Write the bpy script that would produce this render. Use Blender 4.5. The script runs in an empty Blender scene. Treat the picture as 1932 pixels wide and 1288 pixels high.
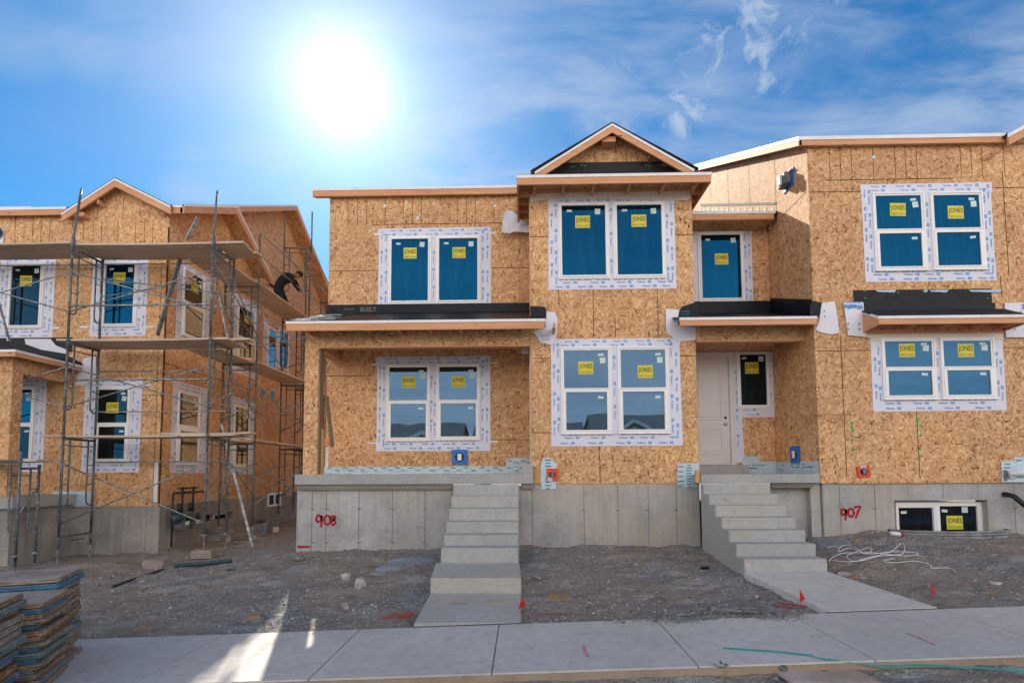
import bpy, bmesh, math, random
from mathutils import Vector, Matrix, noise
random.seed(7)
R_ = math.radians
scene = bpy.context.scene
COL = scene.collection
PI = math.pi

# ------------------------------------------------------------------ camera
FPX, PX, PY = 1010.0, 966.0, 825.0          # focal length and optical axis in photo pixels (1932 x 1288)
EYE = 1.66
pitch, yaw, roll = R_(3.64), math.atan(20 / FPX), 0.005
CAM = Vector((0, 0, EYE))
fw = Vector((-math.sin(yaw) * math.cos(pitch), math.cos(yaw) * math.cos(pitch), math.sin(pitch)))
r0 = Vector((math.cos(yaw), math.sin(yaw), 0))
u0 = r0.cross(fw)
rt = r0 * math.cos(roll) - u0 * math.sin(roll)
up = u0 * math.cos(roll) + r0 * math.sin(roll)
cd = bpy.data.cameras.new('camera')
cam = bpy.data.objects.new('camera', cd)
COL.objects.link(cam)
cam.matrix_world = Matrix(((rt.x, up.x, -fw.x, 0), (rt.y, up.y, -fw.y, 0), (rt.z, up.z, -fw.z, EYE), (0, 0, 0, 1)))
cd.sensor_width = 36
cd.lens = 36 * FPX / 1932
cd.shift_y = (PY - 644) / 1932
cd.shift_x = 0
cd.clip_start = 0.05
cd.clip_end = 3000
scene.camera = cam

def ray(px, py):
    return rt * (px - PX) + up * (PY - py) + fw * FPX
def F(px, py, Y):                            # point of the plane y = Y seen at a photo position
    d = ray(px, py); return CAM + d * (Y / d.y)
def SX(px, py, X):
    d = ray(px, py); return CAM + d * (X / d.x)
def GZ(px, py, Z):
    d = ray(px, py); return CAM + d * ((Z - EYE) / d.z)
def RR(x0, y0, x1, y1, Y):                   # rectangle on a front wall -> X0, X1, Z0, Z1
    ym, xm = (y0 + y1) / 2, (x0 + x1) / 2
    return F(x0, ym, Y).x, F(x1, ym, Y).x, F(xm, y1, Y).z, F(xm, y0, Y).z

# ------------------------------------------------------------------ mesh builder
class Plane:
    def __init__(s, o, u, n): s.o, s.u, s.n = Vector(o), Vector(u), Vector(n); s.v = Vector((0, 0, 1))
    def p(s, u, v, w=0): return s.o + s.u * u + s.v * v + s.n * w
def front(Y): return Plane((0, Y, 0), (1, 0, 0), (0, -1, 0))
def side(X): return Plane((X, 0, 0), (0, 1, 0), (1, 0, 0))       # a wall that faces +X
def sideL(X): return Plane((X, 0, 0), (0, 1, 0), (-1, 0, 0))     # a wall that faces -X

ORG = {}
SPLIT = {'rafter_tail', 'outlooker', 'tie_strip', 'guard_rail', 'porch_post', 'rake_board', 'fascia', 'side_fascia', 'form_board', 'drip_edge', 'guard_post', 'leg_extension', 'cap_plate', 'button_nail', 'ledger_board', 'vent_cover', 'meter_body', 'dial', 'nose_and_ears', 'trim', 'window_trim', 'paint_mark'}
class MB:
    def __init__(s): s.v = []; s.f = []; s.m = []
    def face(s, pts, m=0):
        b = len(s.v); s.v += [Vector(p) for p in pts]; s.f.append(list(range(b, b + len(pts)))); s.m.append(m)
    def hexa(s, c, m=0):
        b = len(s.v); s.v += [Vector(p) for p in c]
        for q in ((0, 3, 2, 1), (4, 5, 6, 7), (0, 1, 5, 4), (1, 2, 6, 5), (2, 3, 7, 6), (3, 0, 4, 7)):
            s.f.append([b + i for i in q]); s.m.append(m)
        return s
    def box(s, x0, x1, y0, y1, z0, z1, m=0):
        return s.hexa([(x0, y0, z0), (x1, y0, z0), (x1, y1, z0), (x0, y1, z0), (x0, y0, z1), (x1, y0, z1), (x1, y1, z1), (x0, y1, z1)], m)
    def pbox(s, P, u0, u1, v0, v1, w0, w1, m=0):
        return s.hexa([P.p(u0, v0, w0), P.p(u1, v0, w0), P.p(u1, v0, w1), P.p(u0, v0, w1), P.p(u0, v1, w0), P.p(u1, v1, w0), P.p(u1, v1, w1), P.p(u0, v1, w1)], m)
    def pquad(s, P, u0, u1, v0, v1, w, m=0):
        s.face([P.p(u0, v0, w), P.p(u1, v0, w), P.p(u1, v1, w), P.p(u0, v1, w)], m)
    def ppoly(s, P, pts, w0, w1, m=0, rough=0):
        a = [P.p(u, v, w0) for u, v in pts]; b = [P.p(u, v, w1) for u, v in pts]
        s.loft(a, b, m)
    def loft(s, a, b, m=0):
        n = len(a); k = len(s.v); s.v += [Vector(p) for p in a] + [Vector(p) for p in b]
        s.f.append([k + i for i in range(n)][::-1]); s.m.append(m)
        s.f.append([k + n + i for i in range(n)]); s.m.append(m)
        for i in range(n):
            j = (i + 1) % n
            s.f.append([k + i, k + j, k + n + j, k + n + i]); s.m.append(m)
    def prism(s, pts, axis, a0, a1, m=0):
        def mk(a):
            if axis == 'x': return [(a, p[0], p[1]) for p in pts]
            if axis == 'y': return [(p[0], a, p[1]) for p in pts]
            return [(p[0], p[1], a) for p in pts]
        s.loft(mk(a0), mk(a1), m)
    def beam(s, a, b, w, h, m=0, upv=(0, 0, 1)):
        a, b = Vector(a), Vector(b); d = (b - a).normalized(); sd = d.cross(Vector(upv)).normalized(); u = sd.cross(d)
        c = []
        for p in (a, b):
            c.append([p + sd * sx * w / 2 + u * sy * h / 2 for sx, sy in ((-1, -1), (1, -1), (1, 1), (-1, 1))])
        s.loft(c[0], c[1], m)
    def tube(s, a, b, r, n=8, m=0, r2=None):
        s.path([a, b], r, n, m, [r, r if r2 is None else r2])
    def path(s, pts, r, n=8, m=0, rs=None):
        pts = [Vector(p) for p in pts]; k0 = len(s.v); N = len(pts)
        prev = None
        for i, p in enumerate(pts):
            d = (pts[min(i + 1, N - 1)] - pts[max(i - 1, 0)])
            d = d.normalized() if d.length > 1e-9 else Vector((0, 0, 1))
            ref = prev if prev is not None else (Vector((0, 0, 1)) if abs(d.z) < .9 else Vector((1, 0, 0)))
            a = (ref - d * ref.dot(d)); a = a.normalized() if a.length > 1e-6 else d.orthogonal().normalized()
            prev = a; b = d.cross(a)
            rr = rs[i] if rs else r
            for j in range(n):
                t = 2 * PI * j / n
                s.v.append(p + a * math.cos(t) * rr + b * math.sin(t) * rr)
        for i in range(N - 1):
            for j in range(n):
                q = (j + 1) % n
                s.f.append([k0 + i * n + j, k0 + i * n + q, k0 + (i + 1) * n + q, k0 + (i + 1) * n + j]); s.m.append(m)
        s.f.append([k0 + j for j in range(n)][::-1]); s.m.append(m)
        s.f.append([k0 + (N - 1) * n + j for j in range(n)]); s.m.append(m)
    def polys(s, vs, fs, m=0):
        b = len(s.v); s.v += [Vector(p) for p in vs]
        for q in fs: s.f.append([b + i for i in q]); s.m.append(m)
    def build(s, name, mats, parent=None, smooth=False, bevel=0, base=None, seg=2):
        if parent is not None and name in SPLIT:
            par = list(range(len(s.v)))
            def fd(a):
                while par[a] != a: par[a] = par[par[a]]; a = par[a]
                return a
            for f in s.f:
                for q in f[1:]: par[fd(q)] = fd(f[0])
            isl = {}
            for k, f in enumerate(s.f): isl.setdefault(fd(f[0]), []).append(k)
            if len(isl) > 1:
                last = None
                for ks in isl.values():
                    m = MB(); mp = {}
                    for k in ks:
                        g = []
                        for q in s.f[k]:
                            if q not in mp: mp[q] = len(m.v); m.v.append(s.v[q])
                            g.append(mp[q])
                        m.f.append(g); m.m.append(s.m[k])
                    last = m._build(name, mats, parent, smooth, bevel, base, seg)
                return last
        return s._build(name, mats, parent, smooth, bevel, base, seg)
    def _build(s, name, mats, parent=None, smooth=False, bevel=0, base=None, seg=2):
        if not isinstance(mats, (list, tuple)): mats = [mats]
        if parent is not None: org = ORG[parent.name]
        elif base is not None: org = Vector(base)
        else:
            mn = Vector([min(v[i] for v in s.v) for i in range(3)]); mx = Vector([max(v[i] for v in s.v) for i in range(3)])
            org = Vector(((mn.x + mx.x) / 2, (mn.y + mx.y) / 2, mn.z))
        me = bpy.data.meshes.new(name)
        me.from_pydata([tuple(v - org) for v in s.v], [], s.f)
        for mt in mats: me.materials.append(M(mt))
        me.polygons.foreach_set('material_index', s.m)
        bm = bmesh.new(); bm.from_mesh(me)
        if bevel:
            eds = [e for e in bm.edges if len(e.link_faces) == 2 and e.calc_face_angle(0) > .5]
            bmesh.ops.bevel(bm, geom=eds, offset=bevel, segments=seg, affect='EDGES', clamp_overlap=True)
        if len(bm.faces) < 60000: bmesh.ops.recalc_face_normals(bm, faces=bm.faces)
        bm.to_mesh(me); bm.free()
        if smooth:
            for p in me.polygons: p.use_smooth = True
        o = bpy.data.objects.new(name, me); COL.objects.link(o)
        if parent is not None: o.parent = parent
        else: o.location = org
        ORG[o.name] = org
        return o

def tag(o, label, cat, group=None):
    o['label'] = label; o['category'] = cat
    if group: o['group'] = group
    return o
def thing(name, label, cat, loc, group=None):
    o = bpy.data.objects.new(name, None); COL.objects.link(o); o.location = loc; o.empty_display_size = .2
    ORG[o.name] = Vector(loc)
    return tag(o, label, cat, group)
def struct(o, kind='structure'): o['kind'] = kind; return o

_tc = {}
def text_geo(s, bold=0.0, cond=1.0, res=2):
    """outline letters as 2D polygons, scaled to cap height 1"""
    key = (s, bold, cond, res)
    if key in _tc: return _tc[key]
    c = bpy.data.curves.new('t', 'FONT'); c.body = s; c.size = 1.0; c.offset = bold; c.resolution_u = res
    c.space_character = 1.0 + bold * 2
    o = bpy.data.objects.new('t', c); COL.objects.link(o)
    dg = bpy.context.evaluated_depsgraph_get()
    me = bpy.data.meshes.new_from_object(o.evaluated_get(dg))
    vs = [(v.co.x * cond, v.co.y) for v in me.vertices]; fs = [list(p.vertices) for p in me.polygons]
    bpy.data.objects.remove(o); bpy.data.curves.remove(c); bpy.data.meshes.remove(me)
    if vs:
        x0 = min(v[0] for v in vs); x1 = max(v[0] for v in vs); y0 = min(v[1] for v in vs); y1 = max(v[1] for v in vs)
        vs = [((x - x0), (y - y0)) for x, y in vs]
        _tc[key] = (vs, fs, x1 - x0, y1 - y0)
    else: _tc[key] = ([], [], 1, 1)
    return _tc[key]
def put_text(mb, s, P, u, v, w, width, height, m=0, bold=0.0, ang=0.0, res=2):
    """text fitted into width x height centred on (u, v)"""
    vs, fs, tw, th = text_geo(s, bold, 1.0, res)
    ca, sa = math.cos(ang), math.sin(ang); out = []
    for x, y in vs:
        a = (x / tw - .5) * width; b = (y / th - .5) * height
        out.append(P.p(u + a * ca - b * sa, v + a * sa + b * ca, w))
    mb.polys(out, fs, m)
SUN_E = 3.7
SKY_S = 0.10
SKY_SAT = 1.25
SKY_TINT = (.28, .58, .64)
EXPO = 1.16
CLOUD_COL = (2.4, 2.9, 3.6)
G1 = (2.5, 9); G2 = (15, 1.0)
FILL_TOP = 1.02
FILL_COL = (12.2, 11.4, 10.8)
CIRRUS = [((1200, 150), (1560, 100), .15, .42), ((1600, 330), (1980, 180), .10, .6), ((900, 320), (1250, 180), .10, .55),
          ((300, 40), (420, 60), .07, .2), ((0, 15), (140, 25), .05, .3), ((400, 370), (500, 350), .05, .45), ((780, 40), (950, 60), .1, .3), ((820, 330), (960, 280), .06, .4)]
PUFFS = [((1480, -10), (1400, 100), .06, .75), ((1420, 110), (1310, 190), .045, .85), ((1320, 195), (1345, 225), .025, .6), ((1190, 180), (1290, 150), .05, .45), ((1260, 160), (1300, 150), .025, .3)]
# ------------------------------------------------------------------ materials
class NT:
    def __init__(s, name):
        s.mat = bpy.data.materials.new(name); s.mat.use_nodes = True
        s.t = s.mat.node_tree; s.t.nodes.clear()
        s.out = s.n('ShaderNodeOutputMaterial'); s.b = s.n('ShaderNodeBsdfPrincipled')
        s.l(s.b.outputs[0], s.out.inputs[0])
    def n(s, ty, **k):
        nd = s.t.nodes.new(ty)
        for a, b in k.items(): setattr(nd, a, b)
        return nd
    def l(s, a, b): s.t.links.new(a, b)
    def set(s, nd, **k):
        for a, b in k.items():
            if hasattr(b, 'is_linked') or isinstance(b, bpy.types.NodeSocket): s.l(b, nd.inputs[a])
            else: nd.inputs[a].default_value = b
    def math(s, op, a, b=None, c=None, clamp=False):
        nd = s.n('ShaderNodeMath', operation=op, use_clamp=clamp)
        for i, x in enumerate((a, b, c)):
            if x is None: continue
            if isinstance(x, bpy.types.NodeSocket): s.l(x, nd.inputs[i])
            else: nd.inputs[i].default_value = x
        return nd.outputs[0]
    def pos(s): return s.n('ShaderNodeNewGeometry').outputs['Position']
    def mapping(s, vec, loc=(0, 0, 0), rot=(0, 0, 0), sc=(1, 1, 1), ty='POINT'):
        nd = s.n('ShaderNodeMapping', vector_type=ty); s.l(vec, nd.inputs['Vector'])
        if ty != 'VECTOR': nd.inputs['Location'].default_value = loc
        nd.inputs['Rotation'].default_value = rot; nd.inputs['Scale'].default_value = sc
        return nd.outputs[0]
    def noise(s, vec, scale, detail=4, rough=.55, dist=0, out='Fac'):
        nd = s.n('ShaderNodeTexNoise'); s.l(vec, nd.inputs['Vector'])
        nd.inputs['Scale'].default_value = scale; nd.inputs['Detail'].default_value = detail
        nd.inputs['Roughness'].default_value = rough; nd.inputs['Distortion'].default_value = dist
        return nd.outputs[out]
    def ramp(s, fac, stops, interp='LINEAR'):
        nd = s.n('ShaderNodeValToRGB'); nd.color_ramp.interpolation = interp
        e = nd.color_ramp.elements
        while len(e) > 1: e.remove(e[-1])
        e[0].position = stops[0][0]; c = stops[0][1]; e[0].color = (*c, 1) if len(c) == 3 else c
        for p, c in stops[1:]:
            q = e.new(p); q.color = (*c, 1)
        s.l(fac, nd.inputs[0]); return nd.outputs[0]
    def mix(s, fac, a, b, mode='MIX'):
        nd = s.n('ShaderNodeMix', data_type='RGBA', blend_type=mode)
        for i, x in ((0, fac), (6, a), (7, b)):
            if isinstance(x, bpy.types.NodeSocket): s.l(x, nd.inputs[i])
            elif i == 0: nd.inputs[0].default_value = x
            else: nd.inputs[i].default_value = (*x, 1)
        return nd.outputs[2]
    def bump(s, h, strength=.3, dist=.01):
        nd = s.n('ShaderNodeBump'); nd.inputs['Strength'].default_value = strength; nd.inputs['Distance'].default_value = dist
        s.l(h, nd.inputs['Height']); s.l(nd.outputs[0], s.b.inputs['Normal'])

MATS = {}; MK = {}
def M(name):
    if name not in MATS: MATS[name] = MK[name](); MATS[name].name = name
    return MATS[name]

def mk_osb(horizontal=False, tone=1.0, warm=1.0, flat=False, sl=.074, sw=.019):
    def go():
        N = NT('osb'); p = N.pos(); sp = N.n('ShaderNodeSeparateXYZ'); N.l(p, sp.inputs[0])
        cb = N.n('ShaderNodeCombineXYZ')
        if flat: N.l(sp.outputs[0], cb.inputs[0]); N.l(sp.outputs[1], cb.inputs[1])
        else:
            N.l(N.math('ADD', sp.outputs[0], sp.outputs[1]), cb.inputs[0]); N.l(sp.outputs[2], cb.inputs[1])
        uv = cb.outputs[0]
        wob = N.n('ShaderNodeVectorMath', operation='MULTIPLY_ADD')
        N.l(N.noise(uv, 9, 2, .5, out='Color'), wob.inputs[0]); wob.inputs[1].default_value = (.02, .02, 0); N.l(uv, wob.inputs[2])
        best = None; tone_s = None
        angs = [8, -14, 30, -38, 62, 96, -70] if horizontal else [84, 101, 62, 118, 38, 8, -30]
        for k, a in enumerate(angs):
            v = N.mapping(wob.outputs[0], loc=(k * 3.7, k * 1.9, 0), rot=(0, 0, R_(a)), sc=(sl * (1 + .25 * (k % 3)), sw * (1 + .3 * (k % 2)), 1), ty='TEXTURE')
            vo = N.n('ShaderNodeTexVoronoi', voronoi_dimensions='2D'); N.l(v, vo.inputs['Vector']); vo.inputs['Scale'].default_value = 1
            sc = N.n('ShaderNodeSeparateColor'); N.l(vo.outputs['Color'], sc.inputs[0])
            if best is None: best, tone_s = sc.outputs[0], sc.outputs[1]
            else:
                g = N.math('GREATER_THAN', sc.outputs[0], best)
                mx = N.n('ShaderNodeMix', data_type='FLOAT'); N.l(g, mx.inputs[0]); N.l(tone_s, mx.inputs[2]); N.l(sc.outputs[1], mx.inputs[3])
                tone_s = mx.outputs[0]; best = N.math('MAXIMUM', best, sc.outputs[0])
        t, w = tone, warm
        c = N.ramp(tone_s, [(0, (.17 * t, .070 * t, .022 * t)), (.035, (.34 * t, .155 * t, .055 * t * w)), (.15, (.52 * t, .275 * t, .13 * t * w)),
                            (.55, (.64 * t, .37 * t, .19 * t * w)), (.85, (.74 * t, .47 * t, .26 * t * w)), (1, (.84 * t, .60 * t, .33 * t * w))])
        shv = N.n('ShaderNodeVectorMath', operation='DIVIDE'); N.l(uv, shv.inputs[0]); shv.inputs[1].default_value = (1.22, 2.44, 1)
        shf = N.n('ShaderNodeVectorMath', operation='FLOOR'); N.l(shv.outputs[0], shf.inputs[0]); wn_ = N.n('ShaderNodeTexWhiteNoise', noise_dimensions='2D'); N.l(shf.outputs[0], wn_.inputs['Vector'])
        c = N.mix(.85, c, N.ramp(wn_.outputs['Value'], [(0, (.86, .82, .78)), (.5, (.98, .97, .96)), (1, (1.04, 1.0, .92))]), 'MULTIPLY')
        big = N.noise(uv, .9, 3, .6)
        c = N.mix(.55, c, N.ramp(big, [(.3, (.78, .74, .70)), (.55, (1, 1, 1)), (.75, (1.0, .95, .88))]), 'MULTIPLY')
        N.l(c, N.b.inputs['Base Color']); N.b.inputs['Roughness'].default_value = .72
        N.b.inputs['Specular IOR Level'].default_value = .25
        N.bump(tone_s, .35, .004)
        return N.mat
    return go
MK['osb'] = mk_osb(); MK['osb_band'] = mk_osb(True); MK['osb_side'] = mk_osb(False, .95)
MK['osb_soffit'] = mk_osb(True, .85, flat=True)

def simple(col, rough=.6, metal=0, var=.12, scale=6, spec=.4, bump=0, vcol=None, coat=0):
    def go():
        N = NT('m'); p = N.pos(); f = N.noise(p, scale, 4, .6)
        d = vcol or tuple(c * (1 - var * 2.2) for c in col)
        c = N.mix(N.ramp(f, [(.35, (0, 0, 0)), (.62, (1, 1, 1))]), d, col)
        N.l(c, N.b.inputs['Base Color']); N.b.inputs['Roughness'].default_value = rough; N.b.inputs['Metallic'].default_value = metal
        N.b.inputs['Specular IOR Level'].default_value = spec; N.b.inputs['Coat Weight'].default_value = coat
        if bump: N.bump(N.noise(p, scale * 5, 4), bump, .01)
        return N.mat
    return go

def mk_lumber(c1, c2, axis='x', knots=True, dark=(.2, .08, .035)):
    def go():
        N = NT('lumber'); p = N.pos()
        sc = {'x': (.6, 14, 14), 'y': (14, .6, 14), 'z': (14, 14, .6)}[axis]
        v = N.mapping(p, sc=sc)
        g = N.noise(v, 1.6, 5, .6, .8)
        c = N.mix(N.ramp(g, [(.3, (0, 0, 0)), (.7, (1, 1, 1))]), c1, c2)
        c = N.mix(.5, c, N.ramp(N.noise(p, .8, 2), [(.35, (.8, .76, .72)), (.65, (1, 1, 1))]), 'MULTIPLY')
        if knots:
            vo = N.n('ShaderNodeTexVoronoi'); N.l(N.mapping(p, sc={'x': (1.6, 5, 5), 'y': (5, 1.6, 5), 'z': (5, 5, 1.6)}[axis]), vo.inputs['Vector']); vo.inputs['Scale'].default_value = 1.1
            k = N.ramp(vo.outputs['Distance'], [(.05, (1, 1, 1)), (.10, (0, 0, 0))])
            c = N.mix(k, c, dark)
        N.l(c, N.b.inputs['Base Color']); N.b.inputs['Roughness'].default_value = .65; N.b.inputs['Specular IOR Level'].default_value = .3
        N.bump(g, .2, .004)
        return N.mat
    return go
MK['lumber'] = mk_lumber((.56, .26, .13), (.72, .38, .20))
MK['lumber_y'] = mk_lumber((.55, .26, .13), (.70, .37, .20), 'y')
MK['lumber_z'] = mk_lumber((.50, .27, .12), (.66, .40, .20), 'z')
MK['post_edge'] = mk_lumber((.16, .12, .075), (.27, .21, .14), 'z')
MK['plank'] = mk_lumber((.42, .34, .26), (.62, .52, .42), 'x', dark=(.12, .08, .05))
MK['plank_y'] = mk_lumber((.44, .35, .26), (.64, .52, .41), 'y', dark=(.12, .08, .05))
MK['pad_wood'] = mk_lumber((.24, .21, .18), (.38, .33, .28), 'x')
MK['old_board'] = mk_lumber((.16, .14, .12), (.30, .26, .22), 'x')
MK['drip'] = simple((.80, .78, .78), .45, 0, .05)
MK['vinyl'] = simple((.84, .82, .80), .38, 0, .02, 3)
MK['door_paint'] = simple((.66, .62, .61), .45, 0, .03, 2)
MK['door_frame'] = simple((.70, .66, .63), .5, 0, .04, 2)
MK['membrane'] = simple((.006, .010, .018), .45, 0, .25, 5, .22, .2)
MK['felt'] = simple((.032, .031, .034), .8, 0, .15, 8, .3, .15)
MK['shingle'] = simple((.035, .036, .042), .85, 0, .3, 25, .2, .3)
MK['flash_metal'] = simple((.20, .20, .21), .6, .3, .25, 12, .5, .25)
MK['underlay'] = simple((.26, .25, .24), .8, 0, .2, 14, .2, .2)
MK['yellow'] = simple((.66, .58, .04), .5, 0, .04)
MK['ink'] = simple((.012, .014, .02), .5, 0, .0)
MK['inkgrey'] = simple((.10, .10, .08), .5, 0, .0)
MK['label_pale'] = simple((.62, .75, .68), .5, 0, .05)
MK['print_blue'] = simple((.03, .27, .66), .5, 0, .12, 30)
MK['print_pale'] = simple((.42, .58, .78), .5, 0, .1, 30)
MK['print_green'] = simple((.03, .25, .24), .5, 0, .1, 30)
MK['pink_print'] = simple((.62, .52, .60), .5, 0, .1, 30)
MK['red'] = simple((.55, .02, .015), .5, 0, .15)
MK['spray_red'] = simple((.42, .012, .02), .7, 0, .2, 30)
MK['spray_orange'] = simple((.56, .34, .24), .8, 0, .2, 20)
MK['spray_pink'] = simple((.66, .32, .38), .8, 0, .2, 20)
MK['spray_green'] = simple((.02, .48, .08), .7, 0, .2, 30)
MK['red_box'] = simple((.75, .06, .02), .45, 0, .06)
MK['blue_box'] = simple((.01, .17, .62), .45, 0, .06)
MK['black'] = simple((.012, .012, .014), .4, 0, .1)
MK['white_plastic'] = simple((.75, .76, .78), .4, 0, .04)
MK['teal'] = simple((.015, .47, .45), .5, 0, .12, 8)
MK['galv'] = simple((.34, .35, .36), .42, .7, .2, 7, .5, .1)
MK['well_metal'] = simple((.36, .36, .37), .5, .6, .2, 5, .5, .1)
MK['meter'] = simple((.20, .22, .23), .5, .3, .2, 15)
MK['meter_dark'] = simple((.04, .045, .05), .5, .2, .2, 15)
MK['disc_blue'] = simple((.04, .09, .11), .5, .2, .2, 15)
MK['stone'] = simple((.48, .46, .43), .85, 0, .25, 14, .2, .4)
MK['stone_mid'] = simple((.34, .33, .31), .9, 0, .3, 14, .2, .4)
MK['stone_dark'] = simple((.24, .24, .24), .9, 0, .3, 14, .2, .4)
MK['scrap'] = simple((.36, .25, .15), .8, 0, .2, 20)
MK['scrap_pale'] = simple((.50, .45, .36), .8, 0, .2, 20)
MK['paper'] = simple((.62, .62, .64), .7, 0, .1, 20)
MK['wire'] = simple((.82, .82, .86), .5, 0, .05)
MK['yellow_wire'] = simple((.65, .50, .05), .5, 0, .05)
MK['chrome'] = simple((.6, .6, .6), .2, 1, .05)
MK['cloth_black'] = simple((.024, .026, .036), .85, 0, .2, 20, .2, .2)
MK['cloth_dark'] = simple((.020, .030, .045), .85, 0, .25, 20, .2, .2)
MK['cap'] = simple((.028, .032, .018), .85, 0, .15, 30, .2)
MK['skin'] = simple((.40, .22, .15), .55, 0, .08, 30)
MK['hair'] = simple((.02, .013, .01), .7, 0, .1)
MK['plaid'] = simple((.16, .04, .05), .8, 0, .5, 30)
MK['seam'] = simple((.10, .05, .022), .9, 0, .1, 30, .1)
MK['nail'] = simple((.055, .025, .012), .9, 0, .1, 30, .1)
MK['gap'] = simple((.008, .007, .006), .9, 0, .1, 30, .1)
MK['cseam'] = simple((.22, .21, .20), .9, 0, .2, 30, .1)
MK['asphalt'] = simple((.30, .28, .25), .9, 0, .2, 20, .2, .3)

def mk_tape(col=(.72, .71, .80), wr=.6):
    def go():
        N = NT('tape'); p = N.pos(); f = N.noise(p, 2.2, 3, .5)
        c = N.mix(f, tuple(x * .9 for x in col), col)
        N.l(c, N.b.inputs['Base Color']); N.b.inputs['Roughness'].default_value = .5
        N.bump(N.noise(N.mapping(p, sc=(1, 1, 1)), 9, 3, .6, 1.5), wr, .02)
        return N.mat
    return go
MK['tape'] = mk_tape((.70, .70, .80)); MK['wrap'] = mk_tape((.74, .73, .80), .5)
MK['wrap_cream'] = mk_tape((.74, .66, .58), .5)
def mk_basetape():
    N = NT('basetape'); p = N.pos(); sp = N.n('ShaderNodeSeparateXYZ'); N.l(p, sp.inputs[0]); cb = N.n('ShaderNodeCombineXYZ')
    N.l(N.math('ADD', sp.outputs[0], sp.outputs[1]), cb.inputs[0]); N.l(sp.outputs[2], cb.inputs[1])
    lines = N.noise(N.mapping(cb.outputs[0], sc=(4, 55, 1)), 1.2, 3, .6)
    c = N.mix(N.ramp(lines, [(.42, (0, 0, 0)), (.6, (1, 1, 1))]), (.36, .50, .58), (.62, .70, .76))
    N.l(c, N.b.inputs['Base Color']); N.b.inputs['Roughness'].default_value = .4
    N.bump(N.noise(p, 12, 3, .6, 1), .3, .02); return N.mat
MK['base_tape'] = mk_basetape

def mk_glass(tint=(.012, .016, .02), refl=.34, wav=.006, gc=(.06, .50, 1)):
    def go():
        N = NT('glass'); p = N.pos()
        N.t.nodes.remove(N.b)
        d = N.n('ShaderNodeBsdfDiffuse'); N.l(N.mix(N.ramp(N.noise(N.mapping(p, sc=(9, 9, .8)), 1.3, 4, .6, .4), [(.45, (0, 0, 0)), (.72, (1, 1, 1))]), tint, tuple(x + q for x, q in zip(tint, (.006, .011, .014)))), d.inputs[0])
        g = N.n('ShaderNodeBsdfGlossy'); g.inputs['Color'].default_value = (*gc, 1); g.inputs['Roughness'].default_value = .015
        b = N.n('ShaderNodeBump'); b.inputs['Strength'].default_value = .5; b.inputs['Distance'].default_value = wav
        N.l(N.noise(p, .9, 2, .5, .3), b.inputs['Height']); N.l(b.outputs[0], g.inputs['Normal'])
        lw = N.n('ShaderNodeLayerWeight'); lw.inputs[0].default_value = .22
        m = N.n('ShaderNodeMixShader'); fac = N.math('MULTIPLY_ADD', lw.outputs['Fresnel'], .55, refl - .02, clamp=True)
        N.l(fac, m.inputs[0]); N.l(d.outputs[0], m.inputs[1]); N.l(g.outputs[0], m.inputs[2]); N.l(m.outputs[0], N.out.inputs[0])
        return N.mat
    return go
MK['glass'] = mk_glass((.003,.008,.020), .10, gc=(.02, .42, .95)); MK['glass_dark'] = mk_glass((.012, .011, .010), .05); MK['glass_lower'] = mk_glass((.02, .022, .022), .15, gc=(.30, .58, .95)); MK['glass_907'] = mk_glass((.015, .02, .025), .15, gc=(.14, .45, .85))

def mk_conc(base, dark, scale=1.3, streak=0, rough=.8, bump=.15, warm=None):
    def go():
        N = NT('concrete'); p = N.pos()
        a = N.noise(p, scale, 6, .62); b = N.noise(p, scale * 14, 4, .6)
        c = N.mix(N.ramp(a, [(.36, (0, 0, 0)), (.62, (1, 1, 1))]), dark, base)
        c = N.mix(.35, c, N.ramp(b, [(.3, (.6, .6, .6)), (.6, (1, 1, 1))]), 'MULTIPLY')
        if warm: c = N.mix(N.ramp(N.noise(N.mapping(p, loc=(9, 4, 2)), .7, 3), [(.48, (0, 0, 0)), (.62, (.6, .6, .6))]), c, warm)
        if streak:
            s = N.noise(N.mapping(p, sc=(9, 9, .7)), 1.2, 5, .65)
            c = N.mix(streak, c, N.ramp(s, [(.35, (.55, .55, .56)), (.6, (1.05, 1.05, 1.05))]), 'MULTIPLY')
        st = N.noise(N.mapping(p, loc=(2, 8, 5), sc=(1, 1, 1.6)), 5.5, 6, .7, .6)
        c = N.mix(.8, c, N.ramp(st, [(.28, (.68, .67, .66)), (.42, (1, 1, 1))]), 'MULTIPLY')
        N.l(c, N.b.inputs['Base Color']); N.b.inputs['Roughness'].default_value = rough; N.b.inputs['Specular IOR Level'].default_value = .25
        N.bump(b, bump, .01); return N.mat
    return go
MK['found'] = mk_conc((.48, .47, .455), (.34, .335, .33), 1.6, .25, warm=(.45, .39, .31))
MK['found_left'] = mk_conc((.38, .35, .32), (.25, .235, .22), 1.2, .45)
MK['slab'] = mk_conc((.42, .415, .40), (.35, .35, .345), 1.5)
MK['steps'] = mk_conc((.46, .465, .45), (.40, .405, .40), 1.1, .15, warm=(.44, .42, .36))
MK['sidewalk'] = mk_conc((.62, .60, .56), (.53, .515, .485), .7, 0, bump=.1)
MK['sidewalk_edge'] = mk_conc((.40, .31, .22), (.30, .24, .18), 2)
MK['joint'] = simple((.06, .058, .055), .9)

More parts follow.
